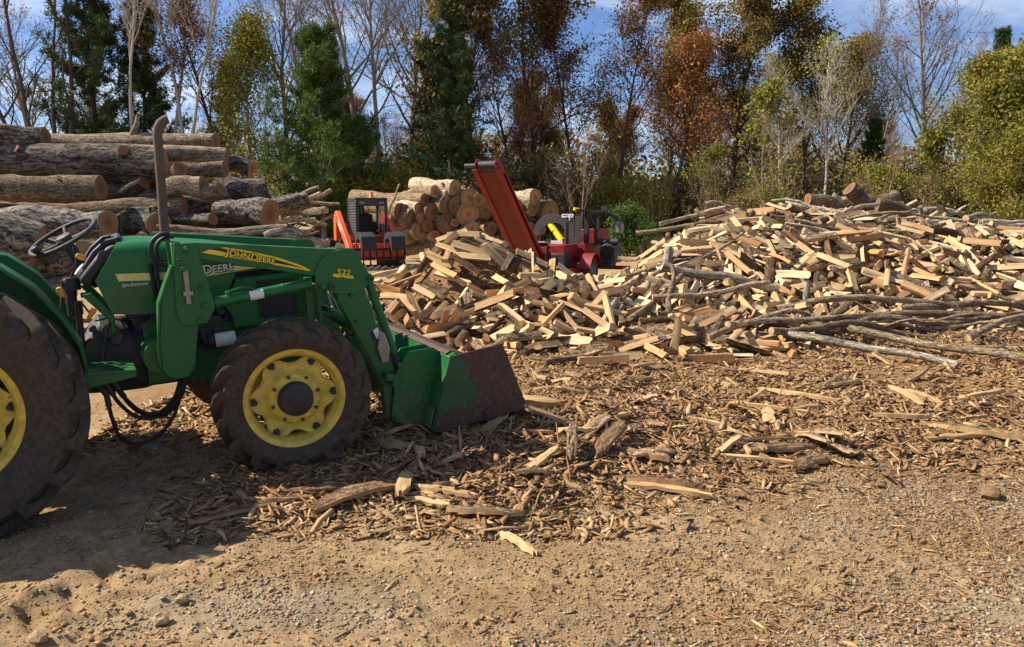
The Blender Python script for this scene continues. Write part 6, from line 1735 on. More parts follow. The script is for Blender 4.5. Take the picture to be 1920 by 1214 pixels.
def crooked(a, b, amp, seed, seg=9):
    rng = random.Random(seed)
    A, B = Vector(a), Vector(b)
    d = B - A
    o1 = d.orthogonal().normalized()
    o2 = d.normalized().cross(o1)
    c1, c2 = rng.gauss(0, 1) * amp, rng.gauss(0, 0.6) * amp
    f1, f2 = rng.gauss(0, .35) * amp, rng.gauss(0, .35) * amp
    out = []
    for i in range(seg + 1):
        t = i / seg
        out.append(A + d * t + o1 * (c1 * math.sin(math.pi * t) + f1 * math.sin(2 * math.pi * t) + rng.gauss(0, .07) * amp) + o2 * (c2 * math.sin(math.pi * t) + f2 * math.sin(3 * math.pi * t)))
    return out

def branch(name, a, b, r0, r1, amp, seed, mat, label, cat, group, fork=None, n=9, seg=9, col=None):
    A = Vector(a)
    pts = [p - A for p in crooked(a, b, amp, seed, seg)]
    rad = [r0 + (r1 - r0) * i / seg for i in range(seg + 1)]
    geos = [limb_geo(pts, rad, seed, n) + (None,)]
    if fork:
        f0 = pts[int(seg * fork[0])]
        geos.append(limb_geo([f0, f0 + Vector(fork[1]) * 0.55 + Vector((0, 0, 0.02)), f0 + Vector(fork[1])], [r0 * 0.6, r0 * 0.5, r0 * 0.35], seed + 1, 7) + (None,))
    o = link(name, geo_mesh(name, geos, [mat, M['endgrain']], 60))
    o.location = a
    if col: o.color = (col[0], col[1], col[2], 1)
    return tag(o, label, cat, group)

rng = random.Random(8)
def pole_place(x, y, z, ax):
    if y > 14.6: return "along the crest of the large firewood heap"
    if x < 3.4 and y > 11: return "in the tangle between the two firewood heaps"
    if y < 10.7: return "on the bark in front of the large firewood heap"
    return "along the foot of the large firewood heap"
for i, row in enumerate(poses(BRANCHES)):
    L, r = POLES[int(row[0]) - 16]
    loc = Vector(row[1:4] / 100.0)
    q = Quaternion(row[4:8] / 100.0).normalized()
    ax = q @ Vector((1, 0, 0))
    if ax.x < 0: ax = -ax
    a, b = loc - ax * L / 2, loc + ax * L / 2
    if a.y < 7.5 or b.y < 7.5: continue
    pale = rng.random() < 0.15
    th = rng.uniform(0.8, 1.15)
    fork = (rng.uniform(.4, .8), (ax.x * 0.4 + rng.gauss(0, .1), ax.y * 0.4 - 0.15, 0.12)) if rng.random() < 0.25 else None
    lab = "%s %s %s" % (rng.choice(["pale grey", "bleached"]) if pale else rng.choice(["brown", "rough dark", "knotty"]), ("long pole" if L > 2.6 else "branch length" if L > 1.5 else "short stick") + (" with fork" if fork else ""), pole_place(*loc, ax))
    branch("cut_branch", a, b, r * th * .72, r * th * rng.uniform(.42, .65), 0.045 * L, 100 + i, M['pale_bark'] if pale else M['pole_bark'], lab, "branch", "cut branches on the large heap", fork)

# the branches one notices, where they lie
BIG = [
 ((4.05, 10.75, 0.30), (6.05, 8.2, 0.12), 0.062, 0.050, 0.07, 'pole_bark', "long grey-brown pole reaching out of the heap to the right edge", None),
 ((3.55, 9.95, 0.22), (4.95, 8.45, 0.10), 0.068, 0.052, 0.04, 'pale_bark', "pole with torn pale bark beside the long grey-brown pole", None),
 ((2.45, 12.6, 0.95), (4.25, 12.25, 0.60), 0.085, 0.075, 0.10, 'pale_bark', "thick whitish bent limb across the large heap's left face", None),
 ((1.30, 11.4, 0.20), (2.55, 12.9, 0.85), 0.062, 0.045, 0.13, 'pole_bark', "crooked dark limb climbing the tangle between the heaps", (0.5, (0.5, 0.2, 0.1))),
 ((1.60, 11.1, 0.18), (2.75, 12.5, 0.80), 0.068, 0.05, 0.12, 'pole_bark', "thick crooked limb lowest in the tangle between heaps", None),
 ((2.20, 11.1, 0.30), (2.42, 11.7, 1.0), 0.05, 0.035, 0.05, 'pole_bark', "upright dark stick leaning in the tangle of limbs", None),
 ((2.1, 11.5, 0.55), (4.0, 12.0, 0.72), 0.055, 0.045, 0.10, 'pole_bark', "dark limb running rightward from the tangle under the whitish limb", None),
 ((5.9, 15.7, 1.62), (10.4, 15.1, 1.18), 0.06, 0.045, 0.16, 'pole_bark', "longest bent pole lying down the crest of the large heap", None),
 ((5.6, 15.2, 1.60), (9.0, 14.6, 1.22), 0.055, 0.045, 0.14, 'pole_bark', "sagging pole just below the crest of the large heap", (0.7, (0.5, 0.1, 0.22))),
 ((7.4, 14.2, 1.18), (9.9, 13.4, 0.72), 0.06, 0.05, 0.08, 'pole_bark', "mottled pole slanting down the large heap's right face", None),
 ((3.9, 11.3, 0.38), (6.6, 11.4, 0.42), 0.062, 0.05, 0.08, 'pole_bark', "stout brown pole level along the heap foot above other poles", None),
 ((4.1, 10.9, 0.30), (7.0, 10.9, 0.34), 0.06, 0.045, 0.10, 'pole_bark', "wavy brown pole level along the heap foot", None),
 ((4.6, 10.5, 0.26), (6.6, 10.6, 0.36), 0.05, 0.04, 0.07, 'pole_bark', "forked grey pole low along the heap foot", (0.6, (0.5, -0.05, 0.12))),
 ((4.35, 11.6, 0.15), (4.5, 11.75, 0.75), 0.06, 0.055, 0.02, 'pale_bark', "short grey post standing upright at the heap foot", None),
 ((2.62, 13.1, 0.55), (2.68, 13.25, 1.20), 0.098, 0.095, 0.01, 'pale_bark', "fat pale round log standing on end in the heap", None),
 ((2.35, 14.6, 0.25), (3.3, 15.2, 1.25), 0.05, 0.04, 0.05, 'pole_bark', "thin limb rising along the large heap's left edge", None),
]
for i, (a, b, r0, r1, amp, mk, lab, fork) in enumerate(BIG):
    branch("cut_branch", a, b, r0 * .85, r1 * .85, amp, 400 + i, M[mk], lab, "branch", None, fork, 11, 12)

# ---------------------------------------------------------------- bark, splinters and stones on the ground
def strips(name, x, y, L, W, seed, mats, midx=None, tilt=0.18, lift=0.0, curl=0.18, thick=0.35):
    """curved splinters with a triangular section lying on the ground"""
    r = np.random.default_rng(seed)
    n = len(x)
    yaw = r.uniform(0, 2 * np.pi, n)
    pit = r.normal(0, tilt, n)
    ct, st = np.cos(yaw), np.sin(yaw)
    z0 = ground_z(x, y)
    bend = r.normal(0, curl, n) * L
    vb = np.abs(r.normal(0, curl * 0.6, n)) * L
    V = np.zeros((n, 9, 3), np.float32)
    roll = r.normal(0, 0.5, n)
    for s, t in enumerate((-0.5, 0.0, 0.5)):
        lx = t * L
        ly = bend * (0.25 - t * t)
        lz = vb * (0.25 - t * t) + np.sin(pit) * lx + np.abs(np.sin(pit)) * L * 0.5 * 0.6
        tp = np.where(t == 0, 1.0, r.uniform(0.3, 1.15, n))
        for q, (wy, wz) in enumerate(((-0.5, 0.0), (0.5, 0.0), (0.1, thick))):
            yy = ly + wy * W * tp * np.cos(roll) - wz * W * tp * np.sin(roll)
            zz = lz + wz * W * tp * np.cos(roll) + wy * W * tp * np.sin(roll)
            V[:, s * 3 + q, 0] = x + lx * ct - yy * st
            V[:, s * 3 + q, 1] = y + lx * st + yy * ct
            V[:, s * 3 + q, 2] = z0 + 0.004 + zz + lift
    quads = []
    for s in (0, 3):
        for q in range(3):
            quads.append((s + q, s + (q + 1) % 3, s + 3 + (q + 1) % 3, s + 3 + q))
    quads.append((0, 2, 1, 1)); quads.append((6, 7, 8, 8))
    Q = np.array([q for q in quads[:6]])
    T = np.array([(0, 2, 1), (6, 7, 8)])
    base = (np.arange(n) * 9)[:, None, None]
    F4 = (base + Q[None]).reshape(-1)
    me = bpy.data.meshes.new(name)
    nv = n * 9
    tri = (base + T[None]).reshape(-1)
    me.vertices.add(nv); me.vertices.foreach_set("co", V.reshape(-1))
    me.loops.add(len(F4) + len(tri)); me.loops.foreach_set("vertex_index", np.concatenate([F4, tri]).astype(np.int32))
    n4, n3 = len(F4) // 4, len(tri) // 3
    me.polygons.add(n4 + n3)
    me.polygons.foreach_set("loop_start", np.concatenate([np.arange(n4) * 4, n4 * 4 + np.arange(n3) * 3]).astype(np.int32))
    for m in mats: me.materials.append(m)
    me.update(calc_edges=True)
    return me

def chip_mat(name, cols):
    m, nt, b = nodes_of(name)
    geo = nt.nodes.new("ShaderNodeNewGeometry")
    c = ramp(nt, geo.outputs["Random Per Island"], [(i / (len(cols) - 1), c) for i, c in enumerate(cols)])
    v = coord(nt)
    n1 = noise(nt, v, 60.0, 4.0, 0.7)
    c = mixc(nt, 1.0, c, ramp(nt, n1, [(0.3, 0.55), (0.55, 1.0), (0.8, 1.2)]), 'MULTIPLY')
    nt.links.new(c, b.inputs["Base Color"])
    b.inputs["Roughness"].default_value = 0.9
    b.inputs["Specular IOR Level"].default_value = 0.12
    bump(nt, b, n1, 0.6, 0.006)
    return m
M['chips'] = chip_mat("bark_and_splinters", [(0.16, 0.08, 0.034), (0.36, 0.20, 0.09), (0.24, 0.125, 0.054), (0.48, 0.31, 0.15), (0.30, 0.155, 0.068), (0.20, 0.105, 0.048), (0.60, 0.43, 0.23), (0.27, 0.145, 0.065), (0.40, 0.23, 0.105), (0.25, 0.18, 0.125)])
M['flakes'] = chip_mat("bark_flakes", [(0.22, 0.11, 0.05), (0.38, 0.21, 0.095), (0.28, 0.15, 0.066), (0.46, 0.29, 0.14), (0.19, 0.11, 0.06), (0.36, 0.22, 0.11), (0.54, 0.37, 0.19), (0.3, 0.2, 0.12)])
M['stones'] = chip_mat("crushed_stone", [(0.34, 0.27, 0.18), (0.20, 0.185, 0.165), (0.45, 0.37, 0.27), (0.28, 0.21, 0.13), (0.37, 0.33, 0.27), (0.52, 0.43, 0.31), (0.24, 0.18, 0.11), (0.35, 0.25, 0.15)])
M['clods'] = chip_mat("dirt_crumbs", [(0.27, 0.175, 0.09), (0.36, 0.245, 0.13), (0.31, 0.2, 0.105), (0.4, 0.28, 0.155)])

g = np.random.default_rng(21)
def scatter(n, x0, x1, y0, y1, mask, power=1.0):
    y = y0 + (y1 - y0) * g.random(n) ** power
    lim = np.minimum(np.maximum(y * 0.70 + 0.3, 0.5), 30)
    x = np.clip(g.uniform(-1, 1, n) * lim, x0, x1)
    k = g.random(n) < mask(x, y)
    return x[k], y[k]
def mm(x, y):
    e = np.interp(x, MULCH_EDGE_X, MULCH_EDGE_Y)
    fade = np.clip((y - e + 0.9 - 0.7 * (fbm(x * 2.2, y * 2.2, 57) - .5)) / 1.9, 0, 1) ** 1.6 * np.clip((x + 4.2) / 1.2, 0, 1)
    return np.clip(fade * (0.15 + 1.6 * np.clip(fbm(x * 1.5, y * 1.5, 55) - 0.25, 0, 1)), 0, 1)
x, y = scatter(110000, -3.2, 12, 4.0, 13.0, mm, 1.5)
L = np.clip(g.lognormal(-2.8, 0.6, len(x)), 0.02, 0.30)
tag(link("wood_chips", strips("wood_chips", x, y, L, np.minimum(L * g.uniform(0.07, 0.34, len(x)) + 0.004, g.uniform(.012, .04, len(x))), 3, [M['chips']], tilt=0.28, curl=0.14, thick=0.16)), "thick litter of bark, splinters and chips in front of the heaps", "wood chips", kind="stuff")
x, y = scatter(115000, -3.2, 12, 4.0, 13.0, mm, 1.5)
L = np.clip(g.lognormal(-3.0, 0.5, len(x)), 0.015, 0.15)
tag(link("bark_flakes", strips("bark_flakes", x, y, L, np.minimum(L * g.uniform(0.3, 0.8, len(x)), .05), 9, [M['flakes']], tilt=0.3, curl=0.1, thick=0.12, lift=-.004)), "brown bark flakes matted among the chips", "bark flakes", kind="stuff")
x, y = scatter(95000, -3.2, 6, 2.7, 6.6, lambda x, y: np.clip(0.10 + 0.9 * np.clip(fbm(x * 1.2, y * 1.2, 66) - 0.35, 0, 1) + 0.6 * np.clip(x * 0.5, 0, 1) * np.clip(fbm(x * .8 + 2, y * 1.1, 67) * 3 - .8, .15, 1), 0, 1) * np.clip((x + 1.9) / 2.0, 0.12, 1))
L = np.clip(g.lognormal(-4.0, 0.6, len(x)), 0.006, 0.12)
tag(link("wood_slivers", strips("wood_slivers", x, y, L, L * g.uniform(0.07, 0.2, len(x)) + 0.0025, 4, [M['chips']], tilt=0.1)), "fine slivers of wood strewn over the dirt and gravel", "wood slivers", kind="stuff")

def pebbles(name, x, y, s, seed, mat, sink=0.35):
    r = np.random.default_rng(seed)
    n = len(x)
    ic = np.array([(1, 0, 0), (-1, 0, 0), (0, 1, 0), (0, -1, 0), (0, 0, 1), (0, 0, -1), (.6, .6, .5), (-.6, .6, .5), (.6, -.6, .5), (-.6, -.6, .5)], float)
    f = [(4, 6, 7), (4, 7, 9), (4, 9, 8), (4, 8, 6), (0, 2, 6), (2, 1, 7), (1, 3, 9), (3, 0, 8), (6, 2, 7), (7, 1, 9), (9, 3, 8), (8, 0, 6), (0, 5, 2), (2, 5, 1), (1, 5, 3), (3, 5, 0)]
    V = ic[None] * (1 + r.uniform(-0.35, 0.35, (n, 10, 1))) * s[:, None, None] * r.uniform(0.65, 1.25, (n, 1, 3)) * np.array([1, 1, 0.7])
    a = r.uniform(0, 6.28, n)
    c, sn = np.cos(a)[:, None], np.sin(a)[:, None]
    X = V[:, :, 0] * c - V[:, :, 1] * sn + x[:, None]
    Y = V[:, :, 0] * sn + V[:, :, 1] * c + y[:, None]
    Z = V[:, :, 2] + (ground_z(x, y) + s * (0.7 - sink))[:, None]
    P = np.stack([X, Y, Z], -1).reshape(-1, 3)
    F = ((np.arange(n) * 10)[:, None, None] + np.array(f)[None]).reshape(-1)
    return np_mesh(name, P, F, 3, mat)
x, y = scatter(75000, -2.6, 5, 2.75, 5.6, lambda x, y: np.clip(gravel_mask(x, y) * 0.9 * np.clip(3.2 * fbm(x * 4, y * 4, 93) - 1.0, 0.1, 1) + 0.05, 0.0, 1), 1.1)
tag(link("gravel", pebbles("gravel", x, y, np.clip(g.lognormal(-5.35, 0.45, len(x)), 0.002, 0.018), 6, M['stones'], 0.5)), "grey crushed stone pressed into the dirt", "gravel", kind="stuff")
x, y = scatter(80000, -4.2, 5, 2.75, 7.0, lambda x, y: np.clip(0.15 + 1.6 * np.clip(fbm(x * 1.7, y * 1.7, 88) - 0.42, 0, 1), 0, 1) * (1 - 0.8 * mulch_mask(x, y)), 1.2)
tag(link("dirt_crumbs", pebbles("dirt_crumbs", x, y, np.clip(g.lognormal(-5.3, 0.5, len(x)), 0.0025, 0.017), 7, M['clods'], 0.4)), "crumbs and clods of dry dirt on the yard", "dirt", kind="stuff")

# ---------------------------------------------------------------- loose slabs and sticks one can single out
def slab_geo(L, W, T, seed, n=7):
    """a torn slab of bark: bark above, fibre below, ragged ends"""
    r = random.Random(seed)
    vs, fs, mi, uv = [], [], [], []
    bendy, bendz = r.gauss(0, .035) * L, abs(r.gauss(0, .03)) * L
    S = 8
    for s in range(S + 1):
        t = s / S
        k = (0.85 + 0.2 * math.sin(math.pi * t)) * r.uniform(.82, 1.12) * (r.uniform(.45, .9) if s in (0, S) else 1)
        for q in range(n):
            f = q / (n - 1) - 0.5
            x = (t - .5) * L + (r.uniform(-.06, .06) * L if s in (0, S) else r.uniform(-.01, .01) * L)
            y = f * W * k + bendy * (1 - (2 * t - 1) ** 2)
            z = T + bendz * (1 - (2 * t - 1) ** 2) + 0.25 * W * (0.25 - f * f) * k + r.uniform(-.2, .2) * T
            vs.append((x, y, z))
    m = (S + 1) * n
    vs += [(x, y, z - T * r.uniform(.7, 1.2)) for x, y, z in vs]
    def quad(a, b, c, d, k):
        fs.append((a, b, c, d)); mi.append(k)
        for i in (a, b, c, d): uv.append((vs[i][0], vs[i][1]))
    for s in range(S):
        for q in range(n - 1):
            a = s * n + q
            quad(a, a + n, a + n + 1, a + 1, 0)
            quad(m + a, m + a + 1, m + a + n + 1, m + a + n, 1)
    for s in range(S):
        quad(s * n, m + s * n, m + (s + 1) * n, (s + 1) * n, 1)
        quad(s * n + n - 1, (s + 1) * n + n - 1, m + (s + 1) * n + n - 1, m + s * n + n - 1, 1)
    for q in range(n - 1):
        quad(q, q + 1, m + q + 1, m + q, 1)
        quad(S * n + q, m + S * n + q, m + S * n + q + 1, S * n + q + 1, 1)
    return vs, fs, mi, uv
M['slab_bark'] = bark("torn_bark", (0.15, 0.095, 0.055), (0.34, 0.235, 0.14), 26.0, 0.9)
M['slab_wood'] = split_wood("torn_fibre", [(0.42, 0.28, 0.14), (0.54, 0.38, 0.2), (0.33, 0.2, 0.1), (0.6, 0.44, 0.25)])
for key in ('slab_bark', 'slab_wood'):
    nt = M[key].node_tree
    b = [n for n in nt.nodes if n.type == 'BSDF_PRINCIPLED'][0]
    src = b.inputs["Base Color"].links[0].from_socket
    oi = nt.nodes.new("ShaderNodeObjectInfo")
    nt.links.new(mixc(nt, 1.0, src, oi.outputs["Color"], 'MULTIPLY'), b.inputs["Base Color"])
def loose(name, x, y, L, W, T, yaw, label, cat, top='slab_bark', tilt=0.0, lift=0.0, group=None, col=(1, 1, 1)):
    sd = int(abs(x * 1000) + abs(y * 777))
    o = link(name, geo_mesh(name, [slab_geo(L, W, T, sd) + (None,)], [M[top], M['slab_wood']], 28))
    o.location = (x, y, gz(x, y) + lift)
    o.rotation_euler = (random.Random(sd).gauss(0, .12), tilt, yaw)
    o.color = (col[0], col[1], col[2], 1)
    return tag(o, label, cat, group)
LOOSE = [
 ('wood_splinter', 0.03, 3.93, .30, .038, .025, -0.95, "pale yellow splinter lying alone nearest the camera on bare dirt", "splinter", 'slab_wood', 0, (1.25, 1.25, 1.2)),
 ('wood_splinter', -0.42, 4.60, .44, .055, .025, -0.42, "long pale splinter at the edge of the bark litter", "splinter", 'slab_wood', 0, (1.1, 1.05, 1)),
 ('wood_splinter', -0.50, 4.46, .30, .06, .025, -0.45, "short pale splinter beside the long pale one", "splinter", 'slab_wood', 0, (1.1, 1.05, .95)),
 ('bark_piece', -0.16, 4.27, .42, .07, .03, -0.18, "grey bark stick pointing at the lone pale splinter", "bark", 'slab_bark', 0, (1.1, 1.1, 1.1)),
 ('bark_piece', -0.92, 4.55, .62, .10, .03, 0.72, "torn brown bark slab at the litter's front edge below the bucket", "bark", 'slab_bark', 0, (1.1, 1, .9)),
 ('bark_piece', 0.70, 5.40, .46, .12, .03, 0.95, "broad grey-brown bark slab propped up in the litter", "bark", 'slab_bark', -.3, (.6, .55, .5)),
 ('bark_piece', 0.42, 5.22, .42, .07, .05, 1.45, "upright dark bark piece left of the broad bark slab", "bark", 'slab_bark', -.3, (.8, .8, .8)),
 ('wood_splinter', 0.48, 5.62, .26, .055, .03, 0.0, "whitest short splinter left of the broad bark slab", "splinter", 'slab_wood', 0, (1.5, 1.45, 1.3)),
 ('bark_piece', 0.88, 5.30, .46, .07, .04, -0.55, "whitish bark stick right of the broad bark slab", "bark", 'slab_bark', 0, (1.25, 1.22, 1.15)),
 ('wood_splinter', 0.98, 4.72, .52, .05, .03, -0.38, "light splinter lying along a brown slab on the litter's front edge", "splinter", 'slab_wood', 0, (1.1, 1, .9)),
 ('bark_piece', 0.96, 4.82, .50, .10, .04, -0.35, "brown slab on the litter's front edge behind a light splinter", "bark", 'slab_bark', 0, (1, .9, .8)),
 ('bark_piece', 1.95, 5.55, .60, .12, .03, 0.25, "dark flat bark slab right of centre in the litter", "bark", 'slab_bark', 0, (.8, .75, .7)),
 ('bark_piece', 2.1, 5.25, .36, .10, .03, 0.62, "small brown slab at the litter's front edge right of centre", "bark", 'slab_bark', 0, (1, .95, .8)),
 ('wood_splinter', 1.75, 5.32, .75, .03, .02, -0.32, "thin light splinter lying across brown slabs", "splinter", 'slab_wood', 0, (1.2, 1.1, 1)),
 ('wood_splinter', 2.72, 7.25, .72, .06, .03, -0.72, "straight pale splinter in the open litter before the big poles", "splinter", 'slab_wood', 0, (1.1, 1, .85)),
 ('wood_splinter', 2.35, 6.75, .62, .07, .03, -0.62, "broad tan splinter nearer than the straight pale one", "splinter", 'slab_wood', 0, (1, .9, .75)),
 ('wood_splinter', 3.55, 5.95, .62, .06, .03, 0.2, "tan splinter at the right edge of the litter", "splinter", 'slab_wood', 0, (1.05, .95, .8)),
 ('bark_piece', 3.75, 6.05, .75, .09, .04, -0.62, "long brown stick crossing splinters at the litter's right edge", "bark", 'slab_bark', 0, (1, .95, .85)),
 ('bark_piece', -1.62, 4.30, .45, .05, .02, 0.62, "dark bark strip in the tractor's shadow by the front tyre", "bark", 'slab_bark', 0, (.8, .75, .7)),
 ('bark_piece', -1.40, 4.46, .5, .04, .02, 0.42, "long dark bark strip below the front tyre", "bark", 'slab_bark', 0, (.75, .7, .65)),
 ('bark_piece', -1.2, 4.64, .42, .05, .02, 0.25, "dark bark strip right of the long one below the tyre", "bark", 'slab_bark', 0, (.85, .75, .7)),
 ('wood_splinter', -0.82, 5.32, .30, .09, .05, -0.5, "weathered billet half buried in front of the bucket", "splinter", 'slab_wood', 0, (.7, .65, .6)),
 ('wood_splinter', 0.15, 6.15, .50, .10, .06, -0.1, "tan splinter just right of the bucket lip", "splinter", 'slab_wood', 0, (.9, .8, .65)),
]
for i, (nm, x, y, L, W, T, yaw, lab, cat, top, tilt, col) in enumerate(LOOSE):
    loose(nm, x, y, L, W, T, yaw, lab, cat, top, tilt, abs(math.sin(tilt)) * L * .5 + .01, None, col)
rl = random.Random(71)
for i in range(110):
    y = rl.uniform(4.7, 9.2)
    x = rl.uniform(-0.9, min(5.6, y * .66))
    if float(mulch_mask(np.array([x]), np.array([y]))[0]) < .4: continue
    L = rl.uniform(.16, .5)
    pale = rl.random() < .45
    where_ = ("near the bucket" if x < .9 and y < 7 else "in the right of the litter" if x > 2.6 else "in the middle of the litter") + (", close to the dirt edge" if y < 5.8 else ", close to the heap" if y > 7.6 else "")
    k = rl.uniform(.75, 1.25)
    loose('wood_splinter' if pale else 'bark_piece', x, y, L, L * rl.uniform(.1, .26), rl.uniform(.012, .035), rl.uniform(0, 6.3),
          "%s %s %s" % (rl.choice(["pale", "tan", "honey-coloured"]) if pale else rl.choice(["dark brown", "grey-brown", "reddish brown"]), ("long splinter" if L > .35 else "short splinter") if pale else ("large bark slab" if L > .35 else "small bark flake"), where_),
          "splinter" if pale else "bark", 'slab_wood' if pale else 'slab_bark', rl.gauss(0, .25), .02, "splinters in the litter" if pale else "bark slabs in the litter", (k, k * .97, k * .92))
# the brown ball of mud at the right and a few leaves
def lump(name, x, y, r_, seed, mat, label, cat):
    bm = bmesh.new()
    bmesh.ops.create_icosphere(bm, subdivisions=2, radius=r_)
    rr = random.Random(seed)
    for v in bm.verts:
        k = 1 + 0.9 * (float(fbm(np.array([v.co.x / r_ * 1.6 + 9]), np.array([v.co.y / r_ * 1.6 + v.co.z / r_ * 2.1]), seed)[0]) - .5) + rr.uniform(-.09, .09)
        v.co = (v.co.x * k, v.co.y * k, v.co.z * k * .7)
    me = bpy.data.meshes.new(name)
    bm.to_mesh(me); bm.free()
    me.materials.append(mat)
    o = link(name, me)
    o.location = (x, y, gz(x, y) + r_ * .6)
    return tag(o, label, cat)
M['brown_clod'] = plain("brown_clod", (0.2, 0.125, 0.065), 0.95, spec=0.05)
lump("dirt_clod", 3.02, 4.68, .06, 3, M['brown_clod'], "round brown clod of dirt at the right edge beside grey gravel", "clod")
for i, (x, y, s, lab) in enumerate([(-1.98, 3.02, .035, "jagged clod nearest the photo's lower left corner"), (-1.50, 3.32, .032, "pyramid-shaped clod casting a dark shadow right of the tyre prints"), (-1.52, 3.14, .036, "larger clod below the pyramid-shaped one"), (-1.38, 3.45, .024, "small pointed clod farthest from the tyre prints")]):
    lump("dirt_clod", x, y, s, 10 + i, M['clods'], lab, "clod")

# split pieces that rolled farthest from the heaps
FRONT = [(0, 1.98, 9.35, .10, 1.25, .55, "orange-brown split leaning on its end, farthest forward of the loose pieces"), (6, 1.05, 8.75, .05, .05, .05, "flat tan billet lying level in the litter before the heaps"), (4, 1.02, 9.3, .07, -1.1, .2, "tan split lying askew behind the flat billet"), (3, 0.55, 10.0, .07, .3, .05, "pale split lying level right of the tractor bucket"), (0, 1.2, 10.1, .12, -1.2, .35, "pale slender split slanting in front of the tangle"),
 (1, 1.55, 9.9, .10, -.75, .15, "long honey-coloured split pointing at the camera"), (2, 2.35, 9.1, .07, -.5, .1, "pale split right of the leaning orange-brown one"), (7, 2.65, 9.25, .06, -.35, .05, "second pale split lying right of the leaning one"), (5, 2.2, 9.8, .08, .1, .1, "bark-backed half-round behind the leaning split"), (9, 3.25, 9.7, .05, -.3, .04, "thin board-like split in front of the long poles"), (8, 2.9, 10.0, .10, .9, .3, "tan split leaning up among loose pieces"), (10, 0.62, 8.9, .06, .5, .02, "round stick half sunk in the litter beyond the bucket"), (13, 2.75, 8.3, .03, -.6, .02, "thin light splinter split lying well forward"), (14, 1.75, 9.25, .07, 1.9, .1, "short wedge beside the leaning orange-brown split")]
for i, (k, x, y, z, yaw, pit, lab) in enumerate(FRONT):
    o = bpy.data.objects.new("split_firewood", MESH[(k, i % 4)])
    o.location = (x, y, gz(x, y) + z + abs(math.sin(pit)) * .26)
    o.rotation_euler = (i * 1.3, -pit, yaw)
    o.color = (1.0, .82, .64, 1) if "orange" in lab else (1.1, 1.06, 1.0, 1) if "pale" in lab else (.95, .86, .74, 1)
    COL.objects.link(o)
    tag(o, lab, "firewood", "loose split firewood")

LEFT_LOGS = [
  ('short dark butt log lying highest on the left log stack', -8.52,12.4,3.01,-7.4,12.4,2.97,0.154),
  ('long pale stripped log across the back of the stack top', -8.34,13.9,3.06,-5.14,13.9,3.03,0.153),
  ('pale smooth log just below the longest top log', -7.67,13.2,2.75,-4.85,13.2,2.76,0.132),
  ('thickest furrowed log high in the left log stack', -9.06,12.4,2.61,-5.46,12.4,2.56,0.257),
  ('short pale log piece tilted behind the exhaust stack', -5.46,12.2,2.32,-5.08,12.2,2.46,0.105),
  ('short rough log beside the tilted pale piece', -5.33,12.8,2.52,-4.68,12.8,2.51,0.119),
  ("dark log end far back at the stack's upper right", -5.1,13.8,2.56,-4.6,13.8,2.57,0.143),
  ('long tan log in the middle of the left stack', -8.43,11.7,2.18,-6.08,11.7,2.16,0.19),
  ('thin brown log wedged under the thickest log', -6.39,12.2,2.14,-5.65,12.2,2.25,0.109),
  ('smooth tan log directly behind the exhaust stack', -5.38,12.0,2.18,-4.71,12.0,2.19,0.141),
  ("short log with a pale sawn end at the stack's right side", -4.76,12.0,2.15,-4.45,12.0,2.15,0.116),
  ("heavy dark log at the stack's upper right corner", -4.92,13.2,2.22,-4.1,13.2,2.19,0.228),
  ('long shaded log below the long tan log', -8.59,12.1,1.86,-5.07,12.1,1.89,0.175),
  ('dark rough log behind the steering wheel', -7.98,11.0,1.63,-5.63,11.0,1.64,0.174),
  ('shaded log continuing behind the tractor hood', -6.04,11.7,1.6,-5.2,11.7,1.63,0.178),
  ("huge sawn log butt at the photo's left edge", -7.05,9.6,1.38,-6.0,9.6,1.36,0.331),
  ('furrowed log behind the steering column', -6.53,10.2,1.19,-5.51,10.2,1.21,0.246),
  ('shaded log lowest beside the rear fender', -7.26,9.9,0.8,-5.7,9.9,0.83,0.15),
  ('grey weathered log end above the hood', -5.4,11.9,1.68,-4.5,11.9,1.7,0.082),
  ('long straight pole above the loader arms', -5.15,11.4,1.57,-3.31,11.4,1.56,0.067),
  ('scaly grey log just above the loader arms', -4.98,11.0,1.46,-3.37,11.0,1.47,0.091),
  ('big shaded log right of the grey weathered one', -4.74,12.5,1.81,-3.82,12.5,1.78,0.198),
  ('short brown log ending the row above the loader', -3.47,11.2,1.43,-3.15,11.2,1.42,0.097),
  ('shaded log in the stack behind the exhaust', -5.39,12.7,1.91,-4.68,12.7,1.91,0.175),
  ('dark log deep under the stack behind the tractor', -6.76,11.4,1.01,-3.14,11.4,1.01,0.236),
  ('dark log on the ground behind the tractor nose', -5.76,11.8,1.15,-2.84,11.8,1.11,0.179),
  ('dark log resting behind the hood', -6.99,11.3,1.25,-4.89,11.3,1.27,0.203),
  ("log tipped up at the stack's far right end", -4.65,15.0,1.93,-3.91,15.0,2.08,0.166),
  ('dark log behind the thickest one', -9.27,13.4,2.43,-5.73,13.4,2.43,0.231),
  ('dark inner log seen between upper logs of the stack', -9.17,13.2,2.04,-4.85,13.2,2.04,0.2),
  ('dark inner log seen between the stack middle logs', -9.07,13.0,1.66,-4.09,13.0,1.69,0.224),
  ('lowest inner log of the left stack', -8.96,12.8,1.31,-3.87,12.8,1.31,0.221),
]
